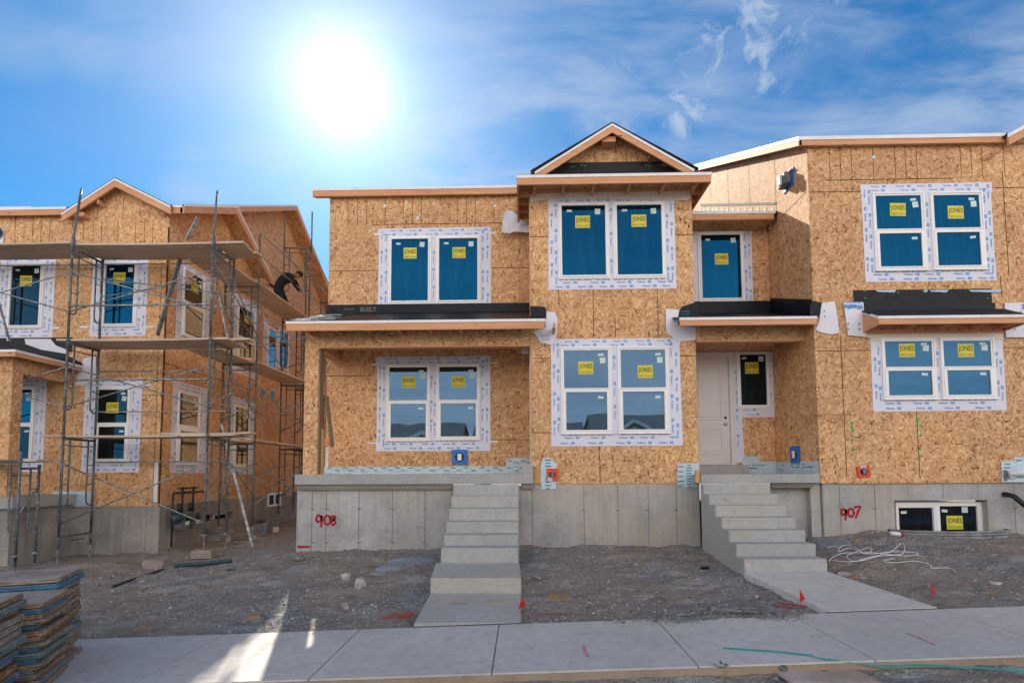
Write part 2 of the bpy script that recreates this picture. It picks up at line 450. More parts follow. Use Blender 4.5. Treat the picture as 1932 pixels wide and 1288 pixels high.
def mk_ground():
    N = NT('ground'); p = N.pos()
    big = N.noise(p, .55, 4, .6, .4); mid = N.noise(p, 4, 6, .7); fine = N.noise(p, 38, 4, .7)
    vo = N.n('ShaderNodeTexVoronoi'); N.l(p, vo.inputs['Vector']); vo.inputs['Scale'].default_value = 34
    sc = N.n('ShaderNodeSeparateColor'); N.l(vo.outputs['Color'], sc.inputs[0])
    dirt = N.mix(mid, (.22, .18, .148), (.38, .33, .28)); grav = N.mix(sc.outputs[0], (.155, .165, .168), (.33, .34, .34))
    c = N.mix(N.ramp(big, [(.46, (0, 0, 0)), (.62, (1, 1, 1))]), dirt, grav)
    c = N.mix(N.ramp(N.noise(N.mapping(p, loc=(7, 3, 0), sc=(1, 2.2, 1)), 1.3, 5, .65, .8), [(.52, (0, 0, 0)), (.64, (.7, .7, .7))]), c, (.40, .40, .385))
    c = N.mix(N.ramp(N.noise(N.mapping(p, loc=(1, 13, 0), sc=(1, 2.5, 1)), 1.9, 5, .65, .8), [(.54, (0, 0, 0)), (.64, (.6, .6, .6))]), c, (.16, .13, .11))
    c = N.mix(.6, c, N.ramp(fine, [(.3, (.62, .62, .62)), (.62, (1.1, 1.1, 1.1))]), 'MULTIPLY')
    c = N.mix(N.math('GREATER_THAN', sc.outputs[1], .965), c, (.42, .40, .37))
    N.l(c, N.b.inputs['Base Color']); N.b.inputs['Roughness'].default_value = .95; N.b.inputs['Specular IOR Level'].default_value = .15
    h = N.math('ADD', N.math('MULTIPLY', vo.outputs['Distance'], -.8), N.math('ADD', fine, mid))
    N.bump(h, .8, .025); return N.mat
MK['ground'] = mk_ground

def mk_steel():
    N = NT('steel'); p = N.pos()
    a = N.noise(p, 9, 5, .7); b = N.noise(N.mapping(p, loc=(3, 1, 7)), 22, 3, .6)
    c = N.mix(N.ramp(a, [(.4, (0, 0, 0)), (.55, (1, 1, 1))]), (.06, .085, .10), (.13, .165, .185))
    c = N.mix(N.ramp(b, [(.62, (0, 0, 0)), (.68, (1, 1, 1))]), c, (.42, .44, .46))
    c = N.mix(N.ramp(N.noise(p, 5, 3), [(.62, (0, 0, 0)), (.72, (1, 1, 1))]), c, (.13, .06, .03))
    N.l(c, N.b.inputs['Base Color']); N.b.inputs['Roughness'].default_value = .5; N.b.inputs['Metallic'].default_value = .25; return N.mat
MK['steel'] = mk_steel
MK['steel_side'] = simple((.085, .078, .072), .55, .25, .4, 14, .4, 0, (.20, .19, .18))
MK['brace'] = simple((.40, .41, .42), .4, .6, .3, 14)
def mk_panel(c1, c2):
    def go():
        N = NT('panel'); p = N.pos(); g = N.noise(N.mapping(p, rot=(0, 0, R_(-22)), sc=(2, 8, 20)), 2, 5, .7, .5)
        c = N.mix(N.ramp(g, [(.38, (0, 0, 0)), (.6, (1, 1, 1))]), c1, c2)
        c = N.mix(N.ramp(N.noise(p, 11, 4, .7), [(.58, (0, 0, 0)), (.70, (.8, .8, .8))]), c, (.05, .035, .025))
        c = N.mix(N.ramp(N.noise(N.mapping(p, loc=(5, 5, 5)), 7, 5, .7), [(.60, (0, 0, 0)), (.66, (.7, .7, .7))]), c, (.42, .38, .34))
        N.l(c, N.b.inputs['Base Color']); N.b.inputs['Roughness'].default_value = .8; N.bump(g, .4, .006); return N.mat
    return go
MK['panel_top'] = mk_conc((.42, .37, .33), (.28, .22, .18), 3)
MK['panel_brown'] = mk_panel((.13, .080, .045), (.33, .22, .14))
MK['panel_grey'] = mk_panel((.15, .125, .10), (.35, .29, .235))
MK['panel_orange'] = mk_panel((.18, .08, .035), (.42, .24, .12))
MK['panel_blue'] = mk_panel((.03, .11, .20), (.03, .20, .38))
MK['panel_teal'] = mk_panel((.06, .12, .14), (.13, .22, .24))
MK['wall_olive'] = simple((.62, .60, .44), .8, 0, .05); MK['wall_grey'] = simple((.66, .66, .62), .8, 0, .05)
MK['wall_tan'] = simple((.50, .46, .32), .8, 0, .05); MK['wall_brown'] = simple((.13, .095, .065), .8, 0, .05)
MK['roof_dark'] = simple((.38, .36, .33), .9, 0, .2, 4); MK['trim_white'] = simple((.75, .74, .70), .6, 0, .03)
# ------------------------------------------------------------------ sky, sun
SUN = ray(645, 165).normalized()
el = math.asin(SUN.z); az = math.atan2(SUN.x, SUN.y)
ld = bpy.data.lights.new('sun_lamp', 'SUN'); ld.energy = SUN_E; ld.angle = R_(.53); ld.color = (1.0, .90, .76)
lo = bpy.data.objects.new('sun_lamp', ld); COL.objects.link(lo); lo.location = (0, 0, 30)
lo.rotation_euler = SUN.to_track_quat('Z', 'Y').to_euler()
world = bpy.data.worlds.new('World'); scene.world = world; world.use_nodes = True
wt = world.node_tree; wt.nodes.clear()
def wn(ty, **k):
    n = wt.nodes.new(ty)
    for a, b in k.items(): setattr(n, a, b)
    return n
def wl(a, b): wt.links.new(a, b)
def wm(op, a, b=None, c=None, clamp=False):
    n = wn('ShaderNodeMath', operation=op, use_clamp=clamp)
    for i, x in enumerate((a, b, c)):
        if x is None: continue
        if isinstance(x, bpy.types.NodeSocket): wl(x, n.inputs[i])
        else: n.inputs[i].default_value = x
    return n.outputs[0]
def wmix(f, a, b, mode='MIX'):
    n = wn('ShaderNodeMix', data_type='RGBA', blend_type=mode)
    for i, x in ((0, f), (6, a), (7, b)):
        if isinstance(x, bpy.types.NodeSocket): wl(x, n.inputs[i])
        elif i == 0: n.inputs[0].default_value = x
        else: n.inputs[i].default_value = (*x, 1)
    return n.outputs[2]
def wrng(x, a, b, c=0, d=1, sm='SMOOTHSTEP'):
    n = wn('ShaderNodeMapRange', interpolation_type=sm); wl(x, n.inputs[0])
    for i, v in enumerate((a, b, c, d)): n.inputs[i + 1].default_value = v
    return n.outputs[0]
wo = wn('ShaderNodeOutputWorld'); bg = wn('ShaderNodeBackground'); wl(bg.outputs[0], wo.inputs[0])
sky = wn('ShaderNodeTexSky', sky_type='NISHITA'); sky.sun_disc = False
sky.sun_elevation = el; sky.sun_rotation = az; sky.altitude = 1400; sky.air_density = 1.0; sky.dust_density = .6; sky.ozone_density = 2.2
dirn = wn('ShaderNodeTexCoord').outputs['Generated']
dn = wn('ShaderNodeVectorMath', operation='NORMALIZE'); wl(dirn, dn.inputs[0]); D = dn.outputs[0]
def wdot(v):
    n = wn('ShaderNodeVectorMath', operation='DOT_PRODUCT'); wl(D, n.inputs[0]); n.inputs[1].default_value = tuple(v); return n.outputs['Value']
hs = wn('ShaderNodeHueSaturation'); hs.inputs['Saturation'].default_value = SKY_SAT; hs.inputs['Value'].default_value = 1; wl(sky.outputs[0], hs.inputs['Color'])
col = wmix(1.0, hs.outputs[0], SKY_TINT, 'MULTIPLY')
# thin cirrus, laid out by direction in the sky
sep = wn('ShaderNodeSeparateXYZ'); wl(D, sep.inputs[0])
den = wm('ADD', wm('MAXIMUM', sep.outputs[2], 0.02), .12)
cp = wn('ShaderNodeCombineXYZ'); wl(wm('DIVIDE', sep.outputs[0], den), cp.inputs[0]); wl(wm('DIVIDE', sep.outputs[1], den), cp.inputs[1])
mp = wn('ShaderNodeMapping'); wl(cp.outputs[0], mp.inputs[0]); mp.inputs['Rotation'].default_value = (0, 0, R_(35)); mp.inputs['Scale'].default_value = (1.0, 2.6, 1)
def wnoise(v, sc, det, ro, di):
    n = wn('ShaderNodeTexNoise'); wl(v, n.inputs['Vector']); n.inputs['Scale'].default_value = sc; n.inputs['Detail'].default_value = det
    n.inputs['Roughness'].default_value = ro; n.inputs['Distortion'].default_value = di; return n.outputs['Fac']
wisp = wnoise(mp.outputs[0], 2.0, 9, .60, .35)
puff = wnoise(D, 16, 7, .62, .6)
soft = wnoise(mp.outputs[0], .9, 5, .55, .5)
mask = None
def seg_mask(a, b, r, strength):
    """soft mask around the great-circle piece between two sky directions"""
    global mask
    k = max(2, int((ray(*a).normalized() - ray(*b).normalized()).length / (r * .8)) + 1)
    for i in range(k):
        t = i / (k - 1); p = (a[0] + (b[0] - a[0]) * t, a[1] + (b[1] - a[1]) * t)
        m = wrng(wdot(ray(*p).normalized()), math.cos(r * 1.7), math.cos(r * .25), 0, strength)
        mask = m if mask is None else wm('MAXIMUM', mask, m)
for a, b, r, s in CIRRUS: seg_mask(a, b, r, s)
m_w = mask; mask = None
for a, b, r, s in PUFFS: seg_mask(a, b, r, s)
m_p = mask
cw = wm('MULTIPLY', wrng(wisp, .34, .64), m_w)
cpf = wm('MULTIPLY', wrng(puff, .44, .66), m_p)
gen = wm('MULTIPLY', wrng(soft, .52, .8), .06)
cl = wm('MAXIMUM', wm('MAXIMUM', cw, cpf), gen, clamp=True)
col = wmix(cl, col, CLOUD_COL)
# warm fill light added to the sky behind the camera for the shaded fronts
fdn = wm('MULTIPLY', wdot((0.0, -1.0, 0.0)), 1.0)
backm = wm('MULTIPLY', wrng(fdn, -.12, .62), wrng(sep.outputs[2], FILL_TOP, .08))
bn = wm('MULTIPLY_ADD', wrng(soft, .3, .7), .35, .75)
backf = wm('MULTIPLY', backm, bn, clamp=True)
col = wmix(backf, col, FILL_COL)
# bright air round the sun
ang = wm('ARCCOSINE', wm('MINIMUM', wdot(SUN), .99999))
def gauss(s, amp):
    q = wm('DIVIDE', ang, R_(s)); return wm('MULTIPLY', wm('EXPONENT', wm('MULTIPLY', wm('MULTIPLY', q, q), -1)), amp)
g1 = wm('MULTIPLY', wm('EXPONENT', wm('MULTIPLY', ang, -1 / R_(G1[0]))), G1[1]); g2 = gauss(*G2)
add = wn('ShaderNodeVectorMath', operation='SCALE'); add.inputs[0].default_value = (1.0, .97, .93); wl(g1, add.inputs['Scale'])
add2 = wn('ShaderNodeVectorMath', operation='SCALE'); add2.inputs[0].default_value = (1.25, .95, .85); wl(g2, add2.inputs['Scale'])
s1 = wn('ShaderNodeVectorMath', operation='ADD'); wl(add.outputs[0], s1.inputs[0]); wl(add2.outputs[0], s1.inputs[1])
s2 = wn('ShaderNodeVectorMath', operation='ADD'); wl(s1.outputs[0], s2.inputs[0]); wl(col, s2.inputs[1])
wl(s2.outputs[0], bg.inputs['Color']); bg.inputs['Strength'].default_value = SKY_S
vs = scene.view_settings; vs.view_transform = 'Standard'; vs.look = 'None'; vs.exposure = EXPO; vs.gamma = 1
scene.render.engine = 'CYCLES'; scene.cycles.max_bounces = 7; scene.cycles.diffuse_bounces = 4; scene.cycles.glossy_bounces = 3
scene.cycles.use_denoising = True
# ------------------------------------------------------------------ terrain
GR = .035
SW0, SW1 = 4.56, 5.98
def clampf(x, a, b): return max(a, min(b, x))
def sm(t): t = clampf(t, 0, 1); return t * t * (3 - 2 * t)
GW = [(-30, -.5), (-14, -.30), (-9.6, -.12), (-8.2, -.08), (-7.2, -.10), (-5.4, .02), (-4.2, .20), (-3.4, .245), (-1.3, .27), (1, .31), (3.1, .31), (4.3, .30), (5.0, .50), (6, .58), (9, .52), (12, .55), (30, 1.1)]
def gwall(x):
    for (a, b), (c, d) in zip(GW, GW[1:]):
        if x <= c: return b + (d - b) * clampf((x - a) / (c - a), 0, 1)
    return GW[-1][1]
def walk_z(x): return GR * clampf(x, -40, 40)
def ground_h(x, y, rough=True):
    s = walk_z(x)
    if y < SW1:
        if y > SW0 - .05: base = s - .07
        else: base = s - .105 - .02 * sm((SW0 - y) / 1.5)
        t = 0
    else:
        t = sm((y - SW1 - .02) / 3.6) * .75 + clampf((y - SW1) / 3.6, 0, 1) * .25
        base = (s - .035) * (1 - t) + gwall(x) * t
        if y > 9.7 and -8 < x < -3.9: base += .012 * (y - 9.7)
        # gravel heap spilling over the walk between the two stairs
        base += .09 * math.exp(-((x - 2.15) / .75) ** 2 - ((y - 6.12) / .34) ** 2)
    if rough:
        k = 1 if y > SW1 + .05 else (.6 if y < SW0 else .1)
        base += k * (.035 * noise.noise(Vector((x * .9, y * .9, 3))) + .030 * noise.noise(Vector((x * 3.1, y * 3.1, 1))) + .022 * noise.noise(Vector((x * 9, y * 9, 7))) + .008 * noise.noise(Vector((x * 23, y * 23, 5))))
        if y > SW1: base += .07 * max(0, noise.noise(Vector((x * 1.4 + 4, y * 2.2, 9)))) * sm((y - SW1 - .3) / .6)
        # small dip in the dirt
        base -= .09 * math.exp(-((x - 1.98) / .16) ** 2 - ((y - 6.62) / .07) ** 2)
    return base
def lin(a, b, s):
    n = max(1, int(round((b - a) / s))); return [a + (b - a) * i / n for i in range(n)]
xs = [-900, -300, -120, -60, -34] + lin(-22, -11, .5) + lin(-11, 9.6, .05) + lin(9.6, 16, .5) + [16, 30, 60, 120, 300, 900]
ys = [-900, -300, -100, -50, -20, -8] + lin(-4, 3.4, .4) + lin(3.4, 4.5, .04) + [4.52, 4.8, 5.2, 5.6, 5.9] + lin(5.97, 10.2, .045) + lin(10.2, 14, .12) + lin(14, 22, .5) + [22, 40, 80, 300, 900]
vs_, fs_ = [], []
for y in ys:
    for x in xs: vs_.append((x, y, ground_h(x, y, -34 < x < 20 and -4 < y < 22)))
nx = len(xs)
for j in range(len(ys) - 1):
    for i in range(nx - 1):
        a = j * nx + i; fs_.append((a, a + 1, a + nx + 1, a + nx))
me = bpy.data.meshes.new('ground'); me.from_pydata(vs_, [], fs_); me.materials.append(M('ground'))
for p in me.polygons: p.use_smooth = True
go = bpy.data.objects.new('ground', me); COL.objects.link(go); struct(go)

# gravel: thousands of little stones nobody could count
rs = random.Random(3)
gb_v, gb_f, gb_m = [], [], []
def pebble(vl, fl, ml, x, y, z, r, mi):
    b = len(vl); a0 = rs.random() * 6.28
    for k in range(4):
        a = a0 + k * 1.571 + rs.uniform(-.35, .35); q = r * rs.uniform(.7, 1.25)
        vl.append((x + q * math.cos(a), y + q * math.sin(a), z - r * .3))
    for k in range(3):
        a = a0 + .6 + k * 2.09 + rs.uniform(-.3, .3); q = r * rs.uniform(.35, .75)
        vl.append((x + q * math.cos(a), y + q * math.sin(a), z + r * rs.uniform(.45, .9)))
    fl += [(b + 4, b + 5, b + 6), (b, b + 1, b + 4), (b + 1, b + 5, b + 4), (b + 1, b + 2, b + 5), (b + 2, b + 3, b + 5), (b + 3, b + 6, b + 5), (b + 3, b, b + 6), (b, b + 4, b + 6)]
    ml += [mi] * 8
def dens(x, y):
    d = .18 + 1.8 * noise.noise(Vector((x * .7 + 2, y * .9, 4)))
    if x < -1.3: d += .45 * sm((7.6 - y) / 1.2)
    d += 1.6 * math.exp(-((x - 1.75) / 1.0) ** 2 - ((y - 6.1) / .45) ** 2)
    return d
n = 0
while n < 16000:
    x = rs.uniform(-8.5, 9.2); y = rs.uniform(5.85, 9.8) if rs.random() < .9 else rs.uniform(3.9, 4.52)
    if rs.random() > clampf(dens(x, y), .06, 1): continue
    if -1.3 < x < .02 and y > 5.9 or 3.1 < x < 4.5 and y > 5.9: continue
    if x < -4.2 and y < 5.6 and y > 4.55: continue
    r = .005 + .010 * rs.random() ** 3 + (.016 if rs.random() < .015 else 0)
    z = ground_h(x, y) + r * .1
    if SW0 < y < SW1:
        if not (abs(x - 1.75) < 1.0 and y > 5.86 + .04 * math.sin(x * 9)): continue
        z = walk_z(x) + .004
    pebble(gb_v, gb_f, gb_m, x, y, z, r, 0 if rs.random() < .14 else (1 if rs.random() < .6 else 2)); n += 1
for _ in range(7000):
    x = rs.gauss(2.2, .42); y = 6.02 - abs(rs.gauss(0, .10)) * (1 + .5 * math.sin(x * 5)) + rs.uniform(0, .12)
    if not (1.2 < x < 3.0) or y < 5.70: continue
    r = .004 + .005 * rs.random() ** 2; z = (walk_z(x) + .003) if y < SW1 else ground_h(x, y) + r * .2
    pebble(gb_v, gb_f, gb_m, x, y, z + rs.random() * .01, r, 0 if rs.random() < .12 else (1 if rs.random() < .35 else 2))
for _ in range(900):
    x = rs.uniform(-8, 9); y = 9.75 - abs(rs.gauss(0, .45)) if rs.random() < .6 else rs.uniform(6.1, 9.6)
    if -1.35 < x < .05 and y > 7.9 or 3.05 < x < 4.55: continue
    if x > 5 : y -= .35
    r = rs.uniform(.010, .030) * (.6 + .4 * rs.random()); pebble(gb_v, gb_f, gb_m, x, y, ground_h(x, y) + r * .1, r, 2 if rs.random() < .7 else 1)
for _ in range(420):
    x = rs.uniform(-8, 9); y = rs.uniform(6.1, 9.6)
    if -1.35 < x < .05 or 3.05 < x < 4.55: continue
    r = rs.uniform(.012, .026); pebble(gb_v, gb_f, gb_m, x, y, ground_h(x, y) + r * .1, r, 0 if rs.random() < .5 else 1)
me = bpy.data.meshes.new('gravel'); me.from_pydata(gb_v, [], gb_f)
for q in ('stone', 'stone_dark', 'stone_mid'): me.materials.append(M(q) if q in MK else None)
me.polygons.foreach_set('material_index', gb_m)
o = bpy.data.objects.new('gravel', me); COL.objects.link(o)
tag(o, 'loose grey gravel and small stones strewn over the bare dirt', 'gravel'); o['kind'] = 'stuff'

# sidewalk: slabs with tooled joints, one structure
jx = [F(421.7, 1189, 5.98).x, F(678.7, 1178.6, 5.98).x, F(941.7, 1170, 5.98).x, F(1237.7, 1167, 5.98).x, F(1489.7, 1151, 5.98).x, F(1775, 1141, 5.98).x]
pitchj = (jx[4] - jx[0]) / 4
edges_ = [jx[0] - pitchj * k for k in range(12, 0, -1)] + jx + [jx[-1] + pitchj * k for k in range(1, 9)]
mb = MB()
for a, b in zip(edges_, edges_[1:]):
    a2, b2 = a + .005, b - .005
    za, zb = walk_z(a2), walk_z(b2)
    mb.hexa([(a2, SW0, za - .11), (b2, SW0, zb - .11), (b2, SW1, zb - .11), (a2, SW1, za - .11), (a2, SW0, za), (b2, SW0, zb), (b2, SW1, zb), (a2, SW1, za)], 0)
    mb.hexa([(a2 - .008, SW0 + .01, za - .10), (a2, SW0 + .01, za - .10), (a2, SW1 - .01, za - .10), (a2 - .008, SW1 - .01, za - .10), (a2 - .008, SW0 + .01, za - .012), (a2, SW0 + .01, za - .012), (a2, SW1 - .01, za - .012), (a2 - .008, SW1 - .01, za - .012)], 1)
o = mb.build('sidewalk', ['sidewalk', 'joint'], bevel=.006, seg=2); struct(o)
# tan earth-stained front face of the walk
mb = MB()
a, b = -26, 22
mb.hexa([(a, SW0 - .012, walk_z(a) - .12), (b, SW0 - .012, walk_z(b) - .12), (b, SW0 - .002, walk_z(b) - .12), (a, SW0 - .002, walk_z(a) - .12),
         (a, SW0 - .012, walk_z(a) - .014), (b, SW0 - .012, walk_z(b) - .014), (b, SW0 - .002, walk_z(b) - .014), (a, SW0 - .002, walk_z(a) - .014)])
struct(mb.build('sidewalk_edge', 'sidewalk_edge'))
# street behind the camera
mb = MB(); mb.face([(-60, -9, -2.25), (60, -9, 1.95), (60, 1.6, 1.95), (-60, 1.6, -2.25)]); struct(mb.build('road', 'asphalt'))

# paint marks on the walk
def spray(name, label, cat, pts, w, mat, zf, grp=None):
    mb = MB()
    for (x0, y0), (x1, y1) in zip(pts, pts[1:]):
        d = Vector((x1 - x0, y1 - y0)); nrm = Vector((-d.y, d.x)).normalized() * w / 2
        q = [(x0 + nrm.x, y0 + nrm.y), (x0 - nrm.x, y0 - nrm.y), (x1 - nrm.x, y1 - nrm.y), (x1 + nrm.x, y1 + nrm.y)]
        mb.loft([(a, b, zf(a, b) + .001) for a, b in q], [(a, b, zf(a, b) + .004) for a, b in q])
    return tag(mb.build(name, mat), label, cat, grp)
# ------------------------------------------------------------------ windows, tapes, walls
rw = random.Random(11)
def RS(xl, yt, yb, xr, X):
    return SX(xl, (yt + yb) / 2, X).y, SX(xr, (yt + yb) / 2, X).y, SX(xl, yb, X).z, SX(xl, yt, X).z
def prints(mb, P, u0, u1, v0, v1, w, mb_m=(1, 2)):
    """printed words and little logo boxes along one strip of tape"""
    L, Wd = u1 - u0, v1 - v0
    vert = Wd > L; ln = max(L, Wd); th = min(L, Wd)
    rows = 2 if th > .13 else 1
    for r in range(rows):
        c = (r + .5) / rows * th; s = rw.uniform(.04, .22)
        while s < ln - .10:
            tw = .15; a = s + tw / 2
            if a + tw / 2 < ln:
                if vert: put_text(mb, 'Weathermate', P, u0 + c, v0 + a, w, tw, .034, mb_m[0], .02, -PI / 2, 1)
                else: put_text(mb, 'Weathermate', P, u0 + a, v0 + c, w, tw, .034, mb_m[0], .02, 0, 1)
            s += tw + .05
            if s + .05 < ln:
                b = .062; q = .026
                if vert: mb.pquad(P, u0 + c - q * .8, u0 + c + q * .8, v0 + s, v0 + s + b, w, mb_m[0])
                else: mb.pquad(P, u0 + s, u0 + s + b, v0 + c - q * .8, v0 + c + q * .8, w, mb_m[0])
                if vert: mb.pquad(P, u0 + c - q * .3, u0 + c + q * .3, v0 + s + .008, v0 + s + b - .008, w + .0006, mb_m[1])
                else: mb.pquad(P, u0 + s + .008, u0 + s + b - .008, v0 + c - q * .3, v0 + c + q * .3, w + .0006, mb_m[1])
            s += rw.uniform(.16, .34)
def tape_ring(parent, P, t, inner, mat='tape', jit=.018):
    """strips of flashing tape round the window: t outer rectangle, inner = hole"""
    u0, u1, v0, v1 = t; a0, a1, b0, b1 = inner
    mb = MB()
    j = lambda: rw.uniform(-jit, jit)
    mb.ppoly(P, [(u0 + j(), v0 + j() * .5), (u1 + j(), v0 + j() * .5), (u1, b0 + .02), (u0, b0 + .02)], .001, .003)
    mb.ppoly(P, [(u0 + j(), v0 + .01), (a0 + .02, v0 + .01), (a0 + .02, b1 + .05), (u0 + j() * .5, b1 + .05)], .001, .005)
    mb.ppoly(P, [(a1 - .02, v0 + .005), (u1 + j(), v0 + .005), (u1 + j() * .5, b1 + .05), (a1 - .02, b1 + .05)], .001, .005)
    mb.ppoly(P, [(u0 - .01 + j(), b1 - .02), (u1 + .01 + j(), b1 - .02), (u1 + .01 + j(), v1 + j() * .5), (u0 - .01 + j(), v1 + j() * .5)], .001, .007)
    w = .0078
    prints(mb, P, u0 + .02, a0 - .01, v0 + .05, v1 - .05, w); prints(mb, P, a1 + .01, u1 - .02, v0 + .05, v1 - .05, w)
    prints(mb, P, u0 + .05, u1 - .05, b1 + .01, v1 - .01, w); prints(mb, P, u0 + .05, u1 - .05, v0 + .01, b0 - .03, w)
    # dashes of caulk under the sill
    s = a0
    while s < a1 - .05:
        mb.pquad(P, s, s + rw.uniform(.03, .07), b0 - .030, b0 - .022, w, 3); s += rw.uniform(.08, .14)
    return mb, w
def tape(parent, P, t, inner, mat='tape', mid=None):
    mb, w = tape_ring(parent, P, t, inner, mat)
    if mid:
        mb.ppoly(P, [(mid[0] - .01, inner[2]), (mid[1] + .01, inner[2]), (mid[1] + .01, inner[3]), (mid[0] - .01, inner[3])], .001, .006)
        prints(mb, P, mid[0], mid[1], inner[2] + .05, inner[3] - .05, w)
    return mb.build('flashing_tape', [mat, 'print_blue', 'print_pale', 'inkgrey'], parent)
def exp(r, d): return (r[0] - d, r[1] + d, r[2] - d, r[3] + d)
def union(rs_): return (min(r[0] for r in rs_), max(r[1] for r in rs_), min(r[2] for r in rs_), max(r[3] for r in rs_))
def ring(mb, P, o, i, w0, w1, m=0):
    mb.pbox(P, o[0], i[0], o[2], o[3], w0, w1, m); mb.pbox(P, i[1], o[1], o[2], o[3], w0, w1, m)
    mb.pbox(P, i[0], i[1], i[3], o[3], w0, w1, m); mb.pbox(P, i[0], i[1], o[2], i[2], w0, w1, m)
def sticker(P, pane, u, v, w, ang=0, s=1.0):
    mb = MB(); a, b = .138 * s, .118 * s
    ca, sa = math.cos(ang), math.sin(ang)
    def rot(x, y): return (u + x * ca - y * sa, v + x * sa + y * ca)
    mb.ppoly(P, [rot(-a, -b), rot(a, -b), rot(a, b), rot(-a, b)], w, w + .0015)
    put_text(mb, 'JONES', P, *rot(0, .022 * s), w + .0022, a * 1.78, b * .95, 1, .012, ang)
    put_text(mb, 'PAINT & GLASS', P, *rot(0, -.078 * s), w + .0022, a * 1.78, b * .34, 1, 0, ang, 1)
    mb.build('sticker', ['yellow', 'ink'], pane)
def paper_labels(P, pane, lst, w):
    mb = MB()
    for u, v, a, b, t in lst:
        ca, sa = math.cos(t), math.sin(t)
        q = [(u + x * ca - y * sa, v + x * sa + y * ca) for x, y in ((-a, -b), (a, -b), (a, b), (-a, b))]
        mb.ppoly(P, q, w, w + .001, 0)
        for k in range(3):
            yy = b * (.45 - .45 * k)
            p0 = (u + -a * .7 * ca - yy * sa, v - a * .7 * sa + yy * ca)
            put = [(p0[0] + x * ca - y * sa, p0[1] + x * sa + y * ca) for x, y in ((0, 0), (a * 1.3, 0), (a * 1.3, b * .12), (0, b * .12))]
            mb.ppoly(P, put, w + .001, w + .0014, 1)
    if lst: mb.build('paper_label', ['label_pale', 'print_pale'], pane)
def unit(parent, P, g, stick=None, ang=0, labs=True, gl=('glass', 'glass'), deep=0.0, sq='r'):
    """one window: g = [glass] for a fixed light, [upper, lower] for a hung sash window"""
    mb = MB(); d = deep
    U = union(g)
    O = exp(U, .068 if len(g) == 1 else .06)
    if len(g) == 1:
        ring(mb, P, O, exp(g[0], .034), -d, .030 - d); ring(mb, P, exp(g[0], .034), exp(g[0], .0), -d, .044 - d)
    else:
        up_, lw_ = g
        ring(mb, P, O, exp(U, .030), -d, .036 - d)
        ring(mb, P, (U[0] - .03, U[1] + .03, up_[2] - .02, U[3] + .03), (up_[0], up_[1], up_[2], up_[3]), -d, .024 - d)
        ring(mb, P, (U[0] - .03, U[1] + .03, U[2] - .03, up_[2] + .005 - .02), lw_, -d, .046 - d)
        mb.pbox(P, U[0] - .028, U[1] + .028, up_[2] - .030, up_[2] - .006, .047 - d, .054 - d)
        mb.pbox(P, O[0] - .01, O[1] + .01, O[2] - .02, O[2], -d, .05 - d)
    wdw = mb.build('window', 'vinyl', parent, bevel=.004, seg=1)
    for k, r in enumerate(g):
        m2 = MB(); wz = .010 - d if k == 0 else .022 - d
        m2.pbox(P, r[0] - .004, r[1] + .004, r[2] - .004, r[3] + .004, wz - .008, wz)
        pane = m2.build('pane', gl[min(k, len(gl) - 1)], wdw)
        L = []
        wd, ht = r[1] - r[0], r[3] - r[2]
        if labs:
            if k == 0:
                if len(g) == 1: L.append((r[0] + wd * .18, r[3] - ht * .07, .048, .020, rw.uniform(-.08, .08)))
                else: L.append((r[1] - wd * .16, r[3] - ht * .12, .050, .022, rw.uniform(-.1, .1)))
                L.append((r[1] - wd * (.17 if len(g) == 1 else .12), r[3] - ht * (.085 if len(g) == 1 else .27), .050, .052, rw.choice([0, 0, .05, .15, -.1])))
            else: L.append((r[1] - wd * .15, r[3] - ht * .14, .050, .022, rw.uniform(-.1, .1)))
        paper_labels(P, wdw, L, wz + .001)
        if k == 0 and stick: sticker(P, wdw, stick[0], stick[1], wz + .002, ang)
    return wdw
def wall_marks(mb, P, segs, w=.0025, m=1, t=.006):
    """panel joints: list of (u0,v0,u1,v1) lines on the wall"""
    for u0, v0, u1, v1 in segs:
        if abs(u1 - u0) < abs(v1 - v0): mb.pquad(P, u0 - t, u0 + t, v0, v1, w, m)
        else: mb.pquad(P, u0, u1, v0 - t, v0 + t, w, m)
def nails(mb, P, u0, u1, vs, avoid=(), w=.003, m=2, step=.2, p=.55):
    for v in vs:
        u = u0 + .05
        while u < u1 - .05:
            if rw.random() < p:
                vv = v + rw.uniform(-.012, .012); uu = u + rw.uniform(-.05, .05)
                if not any(a[0] < uu < a[1] and a[2] < vv < a[3] for a in avoid):
                    L = rw.uniform(.012, .030); mb.pquad(P, uu - L, uu + L, vv - .0045, vv + .0045, w, m)
            u += step
def draped(P, pts, w=.012, wav=.02, n=14, seed=1):
    """a sheet of house wrap with soft folds: pts = outline polygon (uv); returns an MB"""
    bm = bmesh.new()
    vs = [bm.verts.new((u, v, 0)) for u, v in pts]; bm.faces.new(vs)
    u0 = min(p[0] for p in pts); u1 = max(p[0] for p in pts); v0 = min(p[1] for p in pts); v1 = max(p[1] for p in pts)
    for i in range(1, n):
        for co, no in (((u0 + (u1 - u0) * i / n, 0, 0), (1, 0, 0)), ((0, v0 + (v1 - v0) * i / n, 0), (0, 1, 0))):
            bmesh.ops.bisect_plane(bm, geom=bm.verts[:] + bm.edges[:] + bm.faces[:], plane_co=co, plane_no=no)
    mb = MB(); idx = {}
    for i, v in enumerate(bm.verts):
        idx[v] = i; q = noise.noise(Vector((v.co.x * 5 + seed, v.co.y * 2.2, seed)))
        mb.v.append(P.p(v.co.x, v.co.y, w + wav * abs(q)))
    for f in bm.faces: mb.f.append([idx[v] for v in f.verts]); mb.m.append(0)
    bm.free(); return mb
